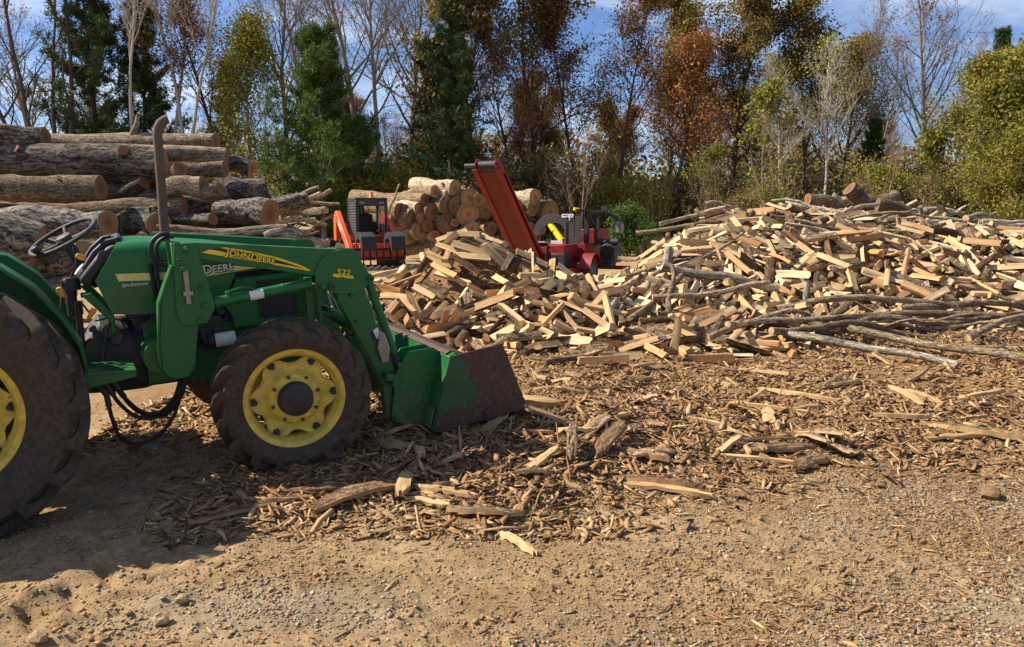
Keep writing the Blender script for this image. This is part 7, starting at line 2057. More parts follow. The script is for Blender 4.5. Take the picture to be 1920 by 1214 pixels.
MID_LOGS = [
  (-3.93,31.25,2.99,-2.13,29.3,2.78,0.313),
  (-4.55,31.1,2.44,-2.85,29.3,2.64,0.25),
  (-6.51,32.3,2.49,-3.25,29.3,2.34,0.297),
  (-3.55,30.62,2.43,-2.33,29.3,2.52,0.289),
  (-5.67,30.82,2.17,-4.18,29.3,1.89,0.352),
  (-5.1,30.5,2.1,-3.98,29.3,2.01,0.206),
  (-4.47,30.5,2.16,-3.42,29.3,1.99,0.33),
  (-5.42,30.5,1.75,-4.37,29.3,1.57,0.268),
  (-4.79,30.5,1.85,-3.72,29.3,1.61,0.516),
  (-4.17,30.5,1.75,-3.26,29.3,1.63,0.309),
  (-3.95,30.5,2.06,-2.96,29.3,1.89,0.351),
  (-4.17,30.5,1.48,-3.15,29.3,1.37,0.309),
  (-4.6,30.55,1.27,-3.41,29.3,1.19,0.433),
  (-3.32,30.5,2.31,-2.36,29.3,2.17,0.495),
  (-3.34,30.5,1.54,-2.34,29.3,1.45,0.412),
  (-2.71,30.5,1.56,-2.14,29.3,1.49,0.186),
  (-2.24,30.5,2.63,-1.6,29.3,2.42,0.371),
  (-2.6,30.5,2.26,-1.96,29.3,2.13,0.412),
  (-2.29,30.5,1.94,-1.64,29.3,1.81,0.454),
  (-1.66,30.5,2.55,-1.24,29.3,2.32,0.247),
  (-1.62,31.7,2.11,-1.04,30.5,1.96,0.429),
  (-0.44,32.1,2.46,0.91,30.5,2.47,0.345),
  (-0.43,31.7,2.28,0.21,30.5,2.14,0.3),
  (0.0,31.7,2.2,0.89,30.5,2.1,0.322),
  (0.32,31.7,2.03,0.81,30.5,1.91,0.172),
  (0.97,31.7,2.03,1.52,30.5,1.89,0.429),
  (0.11,31.7,1.43,0.63,30.5,1.27,0.257),
  (-0.22,31.7,1.69,0.33,30.5,1.52,0.257),
  (-1.19,31.7,1.43,-0.77,30.5,1.27,0.257),
  (-0.98,31.7,0.89,-0.52,30.5,0.82,0.214),
  (-1.2,31.7,0.91,-0.82,30.5,0.84,0.193),
  (0.54,31.7,1.04,0.84,30.5,0.92,0.172),
  (-0.76,31.7,2.03,-0.1,30.5,1.85,0.343),
  (-4.11,30.57,0.77,-2.91,29.3,1.01,0.206),
  (-4.46,30.6,0.31,-3.22,29.3,0.49,0.227),
  (-2.72,30.5,1.11,-2.01,29.3,1.05,0.289),
  (-2.3,30.5,1.32,-1.5,29.3,1.25,0.309),
  (-0.76,31.7,1.13,-0.21,30.5,1.03,0.257),
  (0.65,31.7,1.34,1.15,30.5,1.23,0.257),
  (-4.7,30.5,1.03,-3.82,29.3,0.95,0.289),
]
FAR_LOGS = [
  ('fat short log butt on top of the far heap', 9.24,21.5,2.49,10.01,21.5,2.08,0.222),
  ('brown log sloping left on the far heap', 8.23,21.8,2.21,9.21,21.8,2.06,0.15),
  ("short grey log between the far heap's butts", 8.98,22.0,2.31,9.41,22.0,2.15,0.114),
  ('dark rough log right of the fat butt', 9.81,21.0,2.05,10.64,21.0,1.81,0.174),
  ('scaly log rising right on the far heap', 10.13,22.0,2.12,10.78,22.0,2.33,0.167),
  ("pale grey log low on the far heap's left", 7.57,21.0,1.86,8.49,21.0,1.74,0.109),
  ('thin whitish log above the pale grey one', 7.9,21.0,1.91,8.86,21.0,1.82,0.072),
  ('whitish log in front of the dark rough log', 9.38,20.5,1.81,10.12,20.5,1.64,0.092),
  ('grey branch leaning against the far heap', 8.27,20.5,1.64,8.78,20.5,1.94,0.049),
  ("grey branch across the far heap's front", 8.76,20.6,1.81,9.66,20.6,2.07,0.057),
  ('log under the pale ones of the far heap', 7.93,21.5,1.68,9.99,21.5,1.68,0.133),
  ("log lying behind the far heap's butts", 9.25,22.6,2.01,11.25,22.6,1.98,0.171),
  ('forked bleached stub standing in the far heap', 10.75,20.5,1.57,10.69,20.5,2.0,0.049),
  ('bleached twig curling up from the far heap', 11.49,20.5,1.83,11.04,20.5,2.11,0.035),
]
# ---------------------------------------------------------------- logs
rng = random.Random(31)
LOG_TONES = [(0.85, 0.85, 0.86), (0.95, 0.92, 0.88), (0.6, 0.58, 0.58), (0.78, 0.74, 0.7)]
def log(a, b, r, seed, label, group, mat='log_bark', tone=None, n=18, name="log"):
    rr = random.Random(seed)
    A, B = Vector(a), Vector(b)
    seg = 12
    pts = crooked((0, 0, 0), tuple(B - A), 0.05, seed, seg)
    base = [r * (1 + rr.uniform(-.04, .04)) for _ in range(seg + 1)]
    t0 = rr.uniform(0.96, 1.06)
    t0 = rr.choice([-1, 1]) * rr.uniform(.03, .13)
    rad = [base[i] * (1 + t0 * (2 * i / seg - 1)) for i in range(seg + 1)]
    if r > .12:
        for q in range(rr.randrange(1, 3)):
            i = rr.randrange(2, seg - 1); rad[i] *= rr.uniform(1.03, 1.08)
    vs, fs, mi, uv = limb_geo(pts, rad, seed, n, 0.075)
    geos = [(vs, fs, mi, uv, None)]
    if r > .13:
        for q in range(rr.randrange(0, 3)):      # stubs of cut limbs
            i = rr.randrange(2, seg - 1)
            dv = Vector((rr.gauss(0, .4), -abs(rr.gauss(0, 1)), rr.gauss(.5, .6))).normalized()
            p = pts[i] + dv * rad[i] * .8
            s_ = r * rr.uniform(.18, .32)
            geos.append(limb_geo([p, p + dv * r * rr.uniform(.3, .6)], [s_ * 1.3, s_], seed + q, 9) + (None,))
    o = link(name, geo_mesh(name, geos, [M[mat], M['log_end']], 60))
    o.location = a
    tone = tone or rr.choice(LOG_TONES)
    o.color = (tone[0], tone[1], tone[2], 1)
    return tag(o, label, "log", group)

for i, row in enumerate(LEFT_LOGS):
    lab, v = row[0], row[1:]
    yaw = random.Random(i).uniform(-0.25, 0.25)
    a, b = list(v[0:3]), list(v[3:6])
    b[1] += yaw; a[1] -= yaw
    pale = any(w in lab for w in ("tan", "pale", "smooth", "pole"))
    log(a, b, v[6], 900 + i, lab, "logs of the left stack", 'pole_bark' if pale else 'log_bark', (0.74, 0.76, 0.79) if pale else None, 22)
o = branch("log_stub", (-6.62, 13.8, 3.12), (-6.48, 13.8, 3.52), 0.07, 0.03, 0.03, 77, M['pole_bark'], "splintered snag standing up from the top log of the left stack", "stub", None)

MIDL = ["brown heartwood end", "dark round end", "cracked pale end", "wide oval end", "small pale end", "split end"]
for i, v in enumerate(MID_LOGS):
    r = v[6] * .9
    big = "thick" if r > 0.36 else "middling" if r > 0.24 else "slim"
    right = v[3] > -1.3
    col = (1.2, 1.14, 1.02) if i % 3 == 0 or v[5] > 2.4 else (0.8, 0.74, 0.68)  # every third log is paler; top ones too, sunlight put into their tint
    pos = ("on top of" if v[5] > 2.35 else "low in" if v[5] < 1.2 else "midway up") + (" the pile right of the conveyor" if v[3] > 0.2 else " the pile beside the loader cab" if v[3] < -3.2 else " the pile between loader and conveyor")
    log(v[0:3], v[3:6], r, 700 + i, "%s log with %s %s" % (big, MIDL[(i * 5 + int(r * 60)) % 6], pos), "logs of the pile behind the machines", 'pale_bark' if i % 3 == 0 else 'pole_bark', col, 20)

for i, row in enumerate(FAR_LOGS):
    lab, v = row[0], row[1:]
    pale = any(w in lab for w in ("pale", "whitish", "grey", "bleached"))
    log(v[0:3], v[3:6], v[6], 800 + i, lab, "logs of the far heap", 'pale_bark' if pale else 'pole_bark', None, 14, "log" if v[6] > 0.09 else "cut_branch")
# bleached dead limbs strewn right of the far heap
rng = random.Random(14)
for i in range(48):
    x = rng.uniform(10.6, 15.4) if i < 40 else rng.uniform(7.4, 10.5)
    y = rng.uniform(20.0, 23.5)
    k = max(0.0, 1 - abs(x - 11.5) / 4.5)
    z = 0.3 + rng.random() ** .5 * (0.75 * k + 0.95)
    L = rng.uniform(1.2, 3.4)
    yaw = rng.gauss(-0.05, 0.3)
    pit = rng.gauss(-0.04, 0.08)
    d = Vector((math.cos(yaw) * math.cos(pit), math.sin(yaw), math.sin(pit))) * L / 2
    c = Vector((x, y, z))
    fork = (rng.uniform(.4, .7), (d.x * .4, d.y * .3 - .2, rng.uniform(.1, .35))) if rng.random() < .4 else None
    branch("dead_branch", c - d, c + d, rng.uniform(.05, .11), rng.uniform(.03, .05), 0.05 * L, 1200 + i, M['pale_bark'],
           "%s bleached %s strewn right of the far log heap%s" % (rng.choice(["crooked", "straight", "long" if L > 2.2 else "short"]), "forked limb" if fork else "limb", rng.choice(["", ", near its top", ", half buried", ", at its front"])), "branch", "bleached limbs right of the far heap", fork, 8, 8)
# grey branches showing over the large heap's left crest
for i, (a, b, r) in enumerate([((2.9, 18.2, 1.35), (4.6, 18.0, 1.62), .06), ((3.5, 18.5, 1.55), (5.0, 18.3, 1.95), .05), ((4.3, 18.4, 1.9), (5.0, 18.2, 1.55), .045), ((3.2, 17.8, 1.15), (4.4, 17.6, 1.5), .05), ((2.4, 17.6, .8), (3.9, 17.6, 1.3), .05), ((4.6, 18.6, 2.05), (5.5, 18.4, 1.8), .04)]):
    branch("dead_branch", a, b, r, r * .7, .12, 1300 + i, M['pale_bark' if i % 2 else 'pole_bark'], "grey dead branch %s behind the large heap's left crest" % ["level", "rising steeply", "sloping down", "low", "lowest", "topmost"][i], "branch", None)
# the slash heap between the left stack and the track loader
rng = random.Random(19)
for i in range(64):
    t = rng.random()
    x, y = -8.6 + 3.6 * t + rng.gauss(0, .3), rng.uniform(21.5, 25.5)
    top = 0.9 + 1.4 * math.sin(math.pi * min(1, max(0, (t + .25) / 1.3)))
    z = rng.random() ** 0.6 * top
    if x / y > -0.262: continue
    L = rng.uniform(1.0, 2.4)
    yaw = rng.gauss(-0.25, 0.7)
    pit = rng.gauss(0.0, 0.28)
    d = Vector((math.cos(yaw) * math.cos(pit), math.sin(yaw) * math.cos(pit), math.sin(pit))) * L / 2
    c = Vector((x, y, max(z, abs(d.z) * .6)))
    r = rng.choice([.035, .05, .06, .08, .11, .15])
    branch("dead_branch", c - d, c + d, r, r * .75, 0.05 * L, 1400 + i, M[rng.choice(['pale_bark', 'pole_bark', 'pale_bark'])],
           "%s %s %s in the slash heap left of the track loader" % (rng.choice(["grey", "bleached", "brown"]), "stout limb" if r > .07 else "thin limb", rng.choice(["lying flat", "jutting out", "half buried", "tangled"])), "branch", "limbs in the slash heap", None, 8, 7)
for i, (a, b, r, lab) in enumerate([((-7.0, 23.5, 2.05), (-5.75, 23.4, 2.6), .07, "thick limb jutting up highest from the slash heap"), ((-6.3, 23.2, 2.15), (-5.3, 23.0, 2.5), .08, "second limb jutting up rightward from the slash heap"), ((-3.9, 24.8, 1.9), (-3.55, 24.8, 2.75), .035, "thin stick poking up behind the loader cab")]):
    branch("dead_branch", a, b, r, r * .8, .06, 1500 + i, M['pole_bark'], lab, "branch", None)

# ---------------------------------------------------------------- the orange track loader
M['orange'] = worn("orange_paint", (0.72, 0.085, 0.012), 0.4, DIRT, 0.3, scale=5.0)
M['cabgrey'] = worn("cab_grey_paint", (0.022, 0.024, 0.026), 0.35, DIRT, 0.15, scale=5.0)
M['mesh'] = plain("grey_side_screen", (0.22, 0.225, 0.22), 0.5)
M['track'] = worn("muddy_rubber_track", (0.05, 0.045, 0.035), 0.85, (0.36, 0.28, 0.17), 0.9, scale=5.0, bumpy=0.4)
m, nt, b = nodes_of("cab_glass")
b.inputs["Base Color"].default_value = (0.75, 0.8, 0.8, 1)
b.inputs["Roughness"].default_value = 0.03
b.inputs["Transmission Weight"].default_value = 1.0
b.inputs["IOR"].default_value = 1.02
M['glass'] = m
m, nt, b = nodes_of("beacon_amber")
b.inputs["Base Color"].default_value = (0.85, 0.33, 0.03, 1)
b.inputs["Roughness"].default_value = 0.2
M['amber'] = m

ld = thing("track_loader", "orange compact track loader with black cab and grapple facing the camera", "loader", (-5.0, 27.0, -0.02), (0, 0, R(-67)))
ld.scale = (1.12, 1.12, 1.12)
for s in (-1, 1):
    tk = MB()
    path = [(-0.95, 0.30), (-0.80, 0.05), (0.75, 0.05), (0.95, 0.22), (0.80, 0.42), (-0.55, 0.72), (-0.80, 0.62)]
    inner = [(x * 0.88, 0.36 + (z - 0.36) * 0.82) for x, z in path]
    tk.prism(path + [path[0]] + [inner[0]] + inner[::-1], s * 0.48, s * 0.86)
    nb = len(path)
    for i in range(nb):
        p, q = Vector((path[i][0], path[i][1])), Vector((path[(i + 1) % nb][0], path[(i + 1) % nb][1]))
        k = max(1, int((q - p).length / 0.085))
        ang = math.atan2(q.y - p.y, q.x - p.x)
        for j in range(k):
            c = p + (q - p) * (j + 0.5) / k
            tk.box((c.x, s * 0.67, c.y), (0.045, 0.40, 0.06), rot=(0, -ang, 0))
    t_ = obj("track", tk, M['track'], ld, smooth=0)
    rl = MB()
    for x, z, r in ((-0.62, 0.45, 0.2), (-0.55, 0.17, .11), (-0.2, 0.17, .11), (0.15, 0.17, .11), (0.5, 0.17, .11), (0.72, 0.24, .15)):
        rl.cyl((x, s * 0.5, z), (x, s * 0.84, z), r, 16)
    rl.box((0, s * 0.66, 0.36), (1.2, 0.22, 0.16))
    obj("track_rollers", rl, M['black'], t_, bevel=0.01)
bd = MB()
bd.box((-0.45, 0, 0.72), (1.3, 0.95, 0.55)); bd.box((-0.95, 0, 1.05), (0.5, 1.4, 0.55))
bd.box((0.78, 0, 0.62), (0.22, 1.28, 0.30)); bd.box((-0.9, 0.78, 1.2), (0.4, 0.14, 0.8)); bd.box((-0.9, -0.78, 1.2), (0.4, 0.14, 0.8))
obj("engine_body", bd, M['orange'], ld, bevel=0.03)
cb = MB()
# cab frame: posts, roof, rails
for s in (-1, 1):
    cb.prism([(0.62, 0.55), (0.62, 2.02), (0.54, 2.08), (0.54, 0.55)], s * 0.40, s * 0.49)
    cb.prism([(-0.62, 0.85), (-0.62, 2.0), (-0.50, 2.06), (-0.50, 0.85)], s * 0.40, s * 0.49)
    cb.box((0.0, s * 0.445, 0.80), (1.2, 0.085, 0.1)); cb.box((0.0, s * 0.445, 2.05), (1.2, 0.085, 0.09))
cb.box((0.0, 0, 2.09), (1.24, 0.98, 0.06)); cb.box((0.585, 0, 1.96), (0.07, 0.82, 0.18)); cb.box((0.585, 0, 0.62), (0.07, 0.82, 0.14)); cb.box((-0.56, 0, 1.15), (0.07, 0.82, 0.5)); cb.box((0.0, 0, 0.72), (1.1, 0.8, 0.06)); cb.box((-0.56, -0.02, 1.6), (0.05, 0.09, 0.9))
cab = obj("cab", cb, M['cabgrey'], ld, bevel=0.02)
for s in (-1, 1):
    sc = MB()
    for k in range(14):
        sc.box((-0.02, s * 0.455, 0.92 + 0.082 * k), (1.02, 0.012, 0.018))
    for k in range(9):
        sc.box((-0.47 + 0.115 * k, s * 0.462, 1.45), (0.016, 0.012, 1.1))
    obj("side_screen", sc, M['mesh'], cab, smooth=0)
for yy in (-0.3, 0.3):
    d = MB(); d.box((0.63, yy, 1.97), (0.03, 0.16, 0.07)); obj("work_light", d, M['mesh'], cab, bevel=0.01)
d = MB(); d.box((0.60, 0, 1.29), (0.012, 0.80, 1.20)); obj("windshield", d, M['glass'], cab, smooth=0)
d = MB()
d.box((-0.15, 0.02, 0.98), (0.5, 0.48, 0.14)); d.box((-0.38, 0.02, 1.33), (0.12, 0.46, 0.62), rot=(0, -0.12, 0))
obj("seat", d, M['black'], cab, bevel=0.05, segs=3)
d = MB()
for yy in (-0.34, 0.34):
    d.box((0.05, yy, 1.12), (0.4, 0.1, 0.08)); d.cyl((0.2, yy, 1.15), (0.22, yy, 1.36), 0.02, 8)
obj("joysticks", d, M['black'], cab, bevel=0.01)
d = MB(); d.lathe([(0.001, 0.17), (0.055, 0.16), (0.062, 0.02), (0.07, 0.0)], 18, (0.1, 0.12, 2.15), axis='z')
bc = obj("beacon", d, M['amber'], ld)
d = MB(); d.lathe([(0.08, 0.03), (0.08, 0.0), (0.001, 0.0)], 16, (0.1, 0.12, 2.12), axis='z'); obj("beacon_base", d, M['white'], bc)
for s in (-1, 1):
    ar = MB()
    ar.prism([(-1.12, 0.85), (-1.16, 1.50), (-1.05, 1.70), (-0.85, 1.74), (-0.62, 1.62), (0.95, 0.72), (1.12, 0.45), (1.08, 0.28), (0.92, 0.30), (0.82, 0.52), (-0.70, 1.36), (-0.86, 1.36), (-0.90, 0.85)], s * 0.66, s * 0.82)
    a_ = obj("lift_arm", ar, M['orange'], ld, bevel=0.02)
    rm = MB(); rm.cyl((-0.75, s * 0.74, 0.72), (0.1, s * 0.74, 1.02), 0.05, 12); obj("lift_cylinder", rm, M['black'], a_)
    if s < 0:
        # worn, unreadable white marks along the arm
        d = MB()
        for k in range(5):
            t = 0.16 + 0.055 * k
            d.box((-0.62 + 1.57 * t, -0.822, 1.50 - 0.9 * t), (0.055, 0.003, 0.13 if k % 2 else 0.15), rot=(0, 0.52, 0))
        obj("worn_marks", d, M['decal_white'], a_, smooth=0)
d = MB()
d.box((1.10, 0, 0.42), (0.10, 1.30, 0.30)); d.box((0.98, 0.40, 0.52), (0.16, 0.16, 0.4)); d.box((0.98, -0.40, 0.52), (0.16, 0.16, 0.4))
obj("quick_coupler", d, M['orange'], ld, bevel=0.015)
gp = MB()
for k in range(9):
    y = -0.82 + 0.205 * k
    gp.prism([(1.14, 0.05), (1.14, 0.62), (1.20, 0.62), (1.24, 0.22), (1.40, 0.10), (1.95, 0.07), (1.98, 0.03), (1.4, 0.02)], y - 0.012, y + 0.012)
gp.box((1.165, 0, 0.60), (0.06, 1.72, 0.07)); gp.box((1.165, 0, 0.34), (0.05, 1.72, 0.05)); gp.box((1.55, 0, 0.055), (0.10, 1.72, 0.03))
gr = obj("grapple_frame", gp, M['black'], ld, bevel=0.004)
for s in (-1, 1):
    gc = MB()
    for yy in (0.22, 0.62):
        gc.prism([(1.15, 0.62), (1.16, 0.92), (1.28, 1.06), (1.60, 1.10), (1.98, 0.98), (2.10, 0.72), (2.06, 0.34), (2.0, 0.34), (1.98, 0.70), (1.86, 0.86), (1.55, 0.94), (1.34, 0.88), (1.26, 0.62)], s * yy, s * (yy + 0.02))
    gc.prism([(1.20, 0.98), (1.28, 1.075), (1.60, 1.115), (1.98, 0.995), (2.10, 0.76), (2.085, 0.66), (1.95, 0.95), (1.6, 1.08), (1.3, 1.05)], s * 0.22, s * 0.64)
    gc.prism([(2.085, 0.74), (2.095, 0.74), (2.085, 0.62), (2.075, 0.62)], s * 0.22, s * 0.64)
    obj("grapple_clamp", gc, M['black'], ld, bevel=0.006)
te = MB()
for k in range(9):
    y = -0.80 + 0.2 * k
    te.prism([(y - 0.10, 0.05), (y - 0.09, 0.10), (y + 0.08, 0.17), (y + 0.10, 0.12), (y - 0.02, 0.06)], 2.0, 2.05, 'x')
te.box((2.02, 0, 0.04), (0.05, 1.76, 0.025))
obj("serrated_edge", te, M['steel'], gr, bevel=0.003)

# ---------------------------------------------------------------- the red firewood processor
M['red'] = worn("red_paint", (0.235, 0.006, 0.008), 0.4, (0.16, 0.05, 0.035), 0.2, chip=(0.2, 0.06, 0.04), chip_at=0.66, scale=4.0)
M['red_dark'] = worn("dusty_red_paint", (0.15, 0.006, 0.005), 0.5, (0.12, 0.045, 0.03), 0.3, scale=6.0)
M['yellow_cyl'] = plain("yellow_paint", (0.85, 0.6, 0.0), 0.4)
M['darkgrey'] = worn("dark_grey_paint", (0.03, 0.033, 0.032), 0.5, DIRT, 0.35, scale=6.0)
pr = thing("firewood_processor", "red towed firewood processor with its conveyor raised towards the small heap", "machine", (0.55, 20.0, 0.0), (0, 0, R(64.5)))
cv = MB()
a, b_ = Vector((0.15, 0, 0.18)), Vector((-2.62, 0, 2.80))
dv = (b_ - a).normalized()
nn = Vector((dv.z, 0, -dv.x)) * -1       # up and towards the trailer
if nn.z < 0: nn = -nn
def P2(t, h):
    q = a + (b_ - a) * t + nn * h
    return (q.x, q.z)
cv.prism([P2(0, 0), P2(0.97, 0), P2(0.97, 0.02), P2(0, 0.02)], -0.235, 0.235)
belly = obj("conveyor_trough", cv, M['red_dark'], pr)
for s in (-1, 1):
    cv = MB()
    cv.prism([P2(-0.02, -0.03), P2(1.02, -0.03), P2(1.035, 0.02), P2(1.035, 0.17), P2(1.01, 0.27), P2(-0.02, 0.42)], s * 0.235, s * 0.25)
    cv.prism([P2(0, -0.03), P2(1.0, -0.03), P2(1.0, -0.015), P2(0, -0.015)], s * 0.25, s * 0.37)
    cv.prism([P2(0, 0.14), P2(0.93, 0.11), P2(0.93, 0.125), P2(0, 0.155)], s * 0.25, s * 0.35)
    sd = obj("conveyor_side", cv, M['red'], belly, bevel=0.004)
    d = MB()
    for t in (0.955, 0.985):
        p = P2(t + .02, 0.11)
        d.cyl((p[0], s * 0.25, p[1]), (p[0], s * 0.28, p[1]), 0.03, 12)
    obj("bearing", d, M['black'], sd)
p = P2(1.0, 0.10)
d = MB(); d.cyl((p[0], -0.23, p[1]), (p[0], 0.23, p[1]), 0.10, 24); obj("conveyor_roller", d, M['black'], belly)
d = MB(); d.cyl((p[0], 0.25, p[1]), (p[0], 0.58, p[1]), 0.05, 16); obj("drive_motor", d, M['darkgrey'], belly, bevel=0.008)
d = MB(); d.prism([P2(0.02, 0.10), P2(0.95, 0.10), P2(0.95, 0.115), P2(0.02, 0.115)], -0.22, 0.22); obj("conveyor_belt", d, M['black'], belly)
# body
d = MB()
d.prism([(0.05, 0.22), (0.05, 0.95), (0.35, 1.02), (1.15, 1.02), (1.15, 0.35), (0.9, 0.22)], -0.30, 0.36)
d.box((0.62, -0.55, 0.68), (1.0, 0.5, 0.66)); d.box((1.9, -0.55, 0.75), (1.5, 0.9, 0.5)); d.box((2.6, -0.4, 0.34), (2.6, 0.16, 0.14))
d.box((2.05, -0.95, 1.22), (0.9, 0.5, 0.34))
bdy = obj("splitter_body", d, M['red'], pr, bevel=0.015)
d = MB()
d.box((0.42, -0.45, 0.32), (0.16, 1.1, 0.17)); d.box((0.9, -0.99, 0.34), (2.0, 0.10, 0.14)); d.box((1.9, -1.55, 0.36), (0.14, 0.9, 0.10))
obj("frame_beam", d, M['red'], pr, bevel=0.008)
d = MB(); d.box((0.28, -0.62, 0.62), (0.34, 0.44, 0.36)); obj("fuel_tank", d, M['black'], pr, bevel=0.03)
d = MB(); d.prism([(-0.72, 1.04), (-0.4, 1.04), (-0.4, 1.12), (-0.72, 1.12)], 0.2, 0.24, 'x'); d.box((0.30, -0.1, 1.06), (0.5, 0.32, 0.025), rot=(0, 0.1, 0.1)); obj("papers", d, M['white'], pr)
for s, y in ((-1, -1.22), (1, 0.55)):
    w = MB()
    w.lathe([(0.19, -0.09), (0.30, -0.11), (0.345, -0.085), (0.355, 0), (0.345, 0.085), (0.30, 0.11), (0.19, 0.09)], 36)
    wo = obj("wheel", w, M['tyre'], pr, (0.95, y, 0.34))
    w = MB()
    w.lathe([(0.20, s * 0.09), (0.185, s * 0.07), (0.17, s * 0.0), (0.09, s * 0.03), (0.06, s * 0.05), (0.001, s * 0.06)], 28)
    obj("rim", w, M['mesh'], wo)
    fd = MB()
    arcp = [(0.95 + 0.44 * math.cos(R(t)), 0.34 + 0.44 * math.sin(R(t))) for t in range(5, 180, 12)]
    arci = [(0.95 + 0.425 * math.cos(R(t)), 0.34 + 0.425 * math.sin(R(t))) for t in range(5, 180, 12)]
    fd.prism(arcp + arci[::-1], y - 0.16, y + 0.16)
    fd.prism([(0.95 + 0.43 * math.cos(R(t)), 0.34 + 0.43 * math.sin(R(t))) for t in range(95, 200, 12)] + [(0.95, 0.36)], y + 0.15 * -s, y + 0.16 * -s)
    obj("fender", fd, M['red'], pr, bevel=0.004)
# saw arch
d = MB()
outer = [(-0.20 + 0.60 * math.cos(R(t)), 1.22 + 0.58 * math.sin(R(t))) for t in range(180, 60, -10)]
inner = [(-0.18 + 0.40 * math.cos(R(t)), 1.20 + 0.36 * math.sin(R(t))) for t in range(60, 181, 10)]
pl = [(y * -1 - 0.4 + 0.15, z) for y, z in outer]
pi_ = [(y * -1 - 0.4 + 0.15, z) for y, z in inner]
d.prism(pl + [(-0.85, 1.74), (-0.85, 0.98), (-0.48, 0.98), (-0.40, 1.4)] + pi_, 1.20, 1.23, 'x')
saw = obj("saw_guard", d, M['darkgrey'], pr, bevel=0.006)
d = MB(); d.prism([(-0.64, 1.70), (-0.64, 1.80), (-0.30, 1.80), (-0.30, 1.70)], 1.185, 1.198, 'x'); sg = obj("name_board", d, M['white'], saw)
d = MB()
for k in range(9):
    if k != 5: d.box((1.183, -0.34 - 0.03 * k, 1.765), (0.003, 0.018, 0.026))
obj("faded_marks", d, M['darkgrey'], sg)
d = MB(); d.cyl((1.30, 0.10, 1.55), (1.10, -0.36, 1.08), 0.085, 16); yc = obj("feed_cylinder", d, M['yellow_cyl'], pr, bevel=0.004)
d = MB(); d.cyl((1.31, 0.12, 1.57), (1.36, 0.22, 1.68), 0.10, 16); d.cyl((1.215, -0.09, 1.345), (1.205, -0.115, 1.32), 0.088, 16); obj("cylinder_cap", d, M['iron'], yc)
d = MB(); d.cyl((0.85, -0.58, 0.98), (0.85, -0.58, 1.58), 0.055, 14); d.cyl((0.85, -0.58, 1.55), (0.85, -0.58, 1.72), 0.03, 10); d.box((0.85, -0.62, 1.6), (0.08, 0.22, 0.06))
d.tube([(0.85, -0.70, 1.62), (0.86, -0.74, 1.75), (0.88, -0.80, 1.6), (0.9, -0.78, 1.2)], 0.012, 6)
obj("valve_column", d, M['black'], pr, bevel=0.004)
d = MB(); d.tube([(0.84, -0.66, 1.62), (0.80, -0.70, 1.78)], 0.018, 8); obj("valve_handle", d, M['white'], pr)
d = MB()
d.box((1.45, -0.92, 1.38), (0.10, 0.12, 0.82)); d.box((1.6, -1.12, 1.32), (0.07, 0.07, 0.75)); d.box((1.9, -1.1, 1.35), (0.06, 0.06, 0.7))
d.tube([(1.25, -0.68, 1.92), (1.5, -0.95, 1.86), (1.75, -1.15, 1.74), (1.8, -1.16, 1.30)], 0.04, 8)
d.tube([(1.45, -0.85, 1.84), (1.9, -1.3, 1.84), (2.1, -1.55, 1.70), (2.15, -1.6, 1.40)], 0.05, 8)
d.box((1.95, -1.25, 1.93), (0.12, 0.16, 0.14))
obj("grapple_frame", d, M['black'], pr, bevel=0.006)
d = MB(); d.cyl((1.22, -0.64, 1.93), (1.32, -0.74, 1.91), 0.045, 10); d.cyl((1.35, -0.78, 1.2), (1.35, -0.78, 1.34), 0.04, 10); obj("hydraulic_coupler", d, M['yellow_cyl'], pr)
d = MB(); d.lathe([(0.001, 0.05), (0.06, 0.05), (0.075, 0.02), (0.14, 0.02), (0.15, 0), (0.14, -0.02), (0.001, -0.03)], 20, (2.15, -1.68, 1.42)); d.box((2.15, -1.58, 1.45), (0.16, 0.1, 0.3)); obj("winch", d, M['mesh'], pr, bevel=0.004)
d = MB(); d.box((1.80, -1.50, 0.72), (0.60, 0.42, 0.44)); d.cyl((1.5, -1.5, 0.78), (2.0, -1.5, 0.78), 0.24, 20); d.box((1.75, -1.45, 0.50), (0.4, 0.3, 0.3)); d.cyl((1.55, -1.52, 0.95), (1.68, -1.60, 0.55), 0.05, 10)
en = obj("engine", d, M['iron'], pr, bevel=0.02)
d = MB(); d.cyl((1.62, -1.22, 1.06), (1.62, -1.76, 1.06), 0.085, 18); obj("muffler", d, M['black'], en, bevel=0.01)
d = MB()
ch = [(0.02, -0.34, 0.95), (0.0, -0.36, 0.6), (-0.02, -0.36, 0.28), (-0.06, -0.38, 0.05)]
for i in range(28):
    t = i / 28
    z = 0.95 - 0.92 * t
    rr = []
    for k in range(8):
        an = 2 * math.pi * k / 8
        u, v_ = 0.016 * math.cos(an), 0.026 * math.sin(an)
        rr.append((0.02 - 0.07 * t + (u if i % 2 else 0), -0.34 - 0.03 * t + (0 if i % 2 else u), z + v_))
    d.tube(rr + [rr[0]], 0.0055, 5, cap=False)
obj("chain", d, M['steel'], pr)

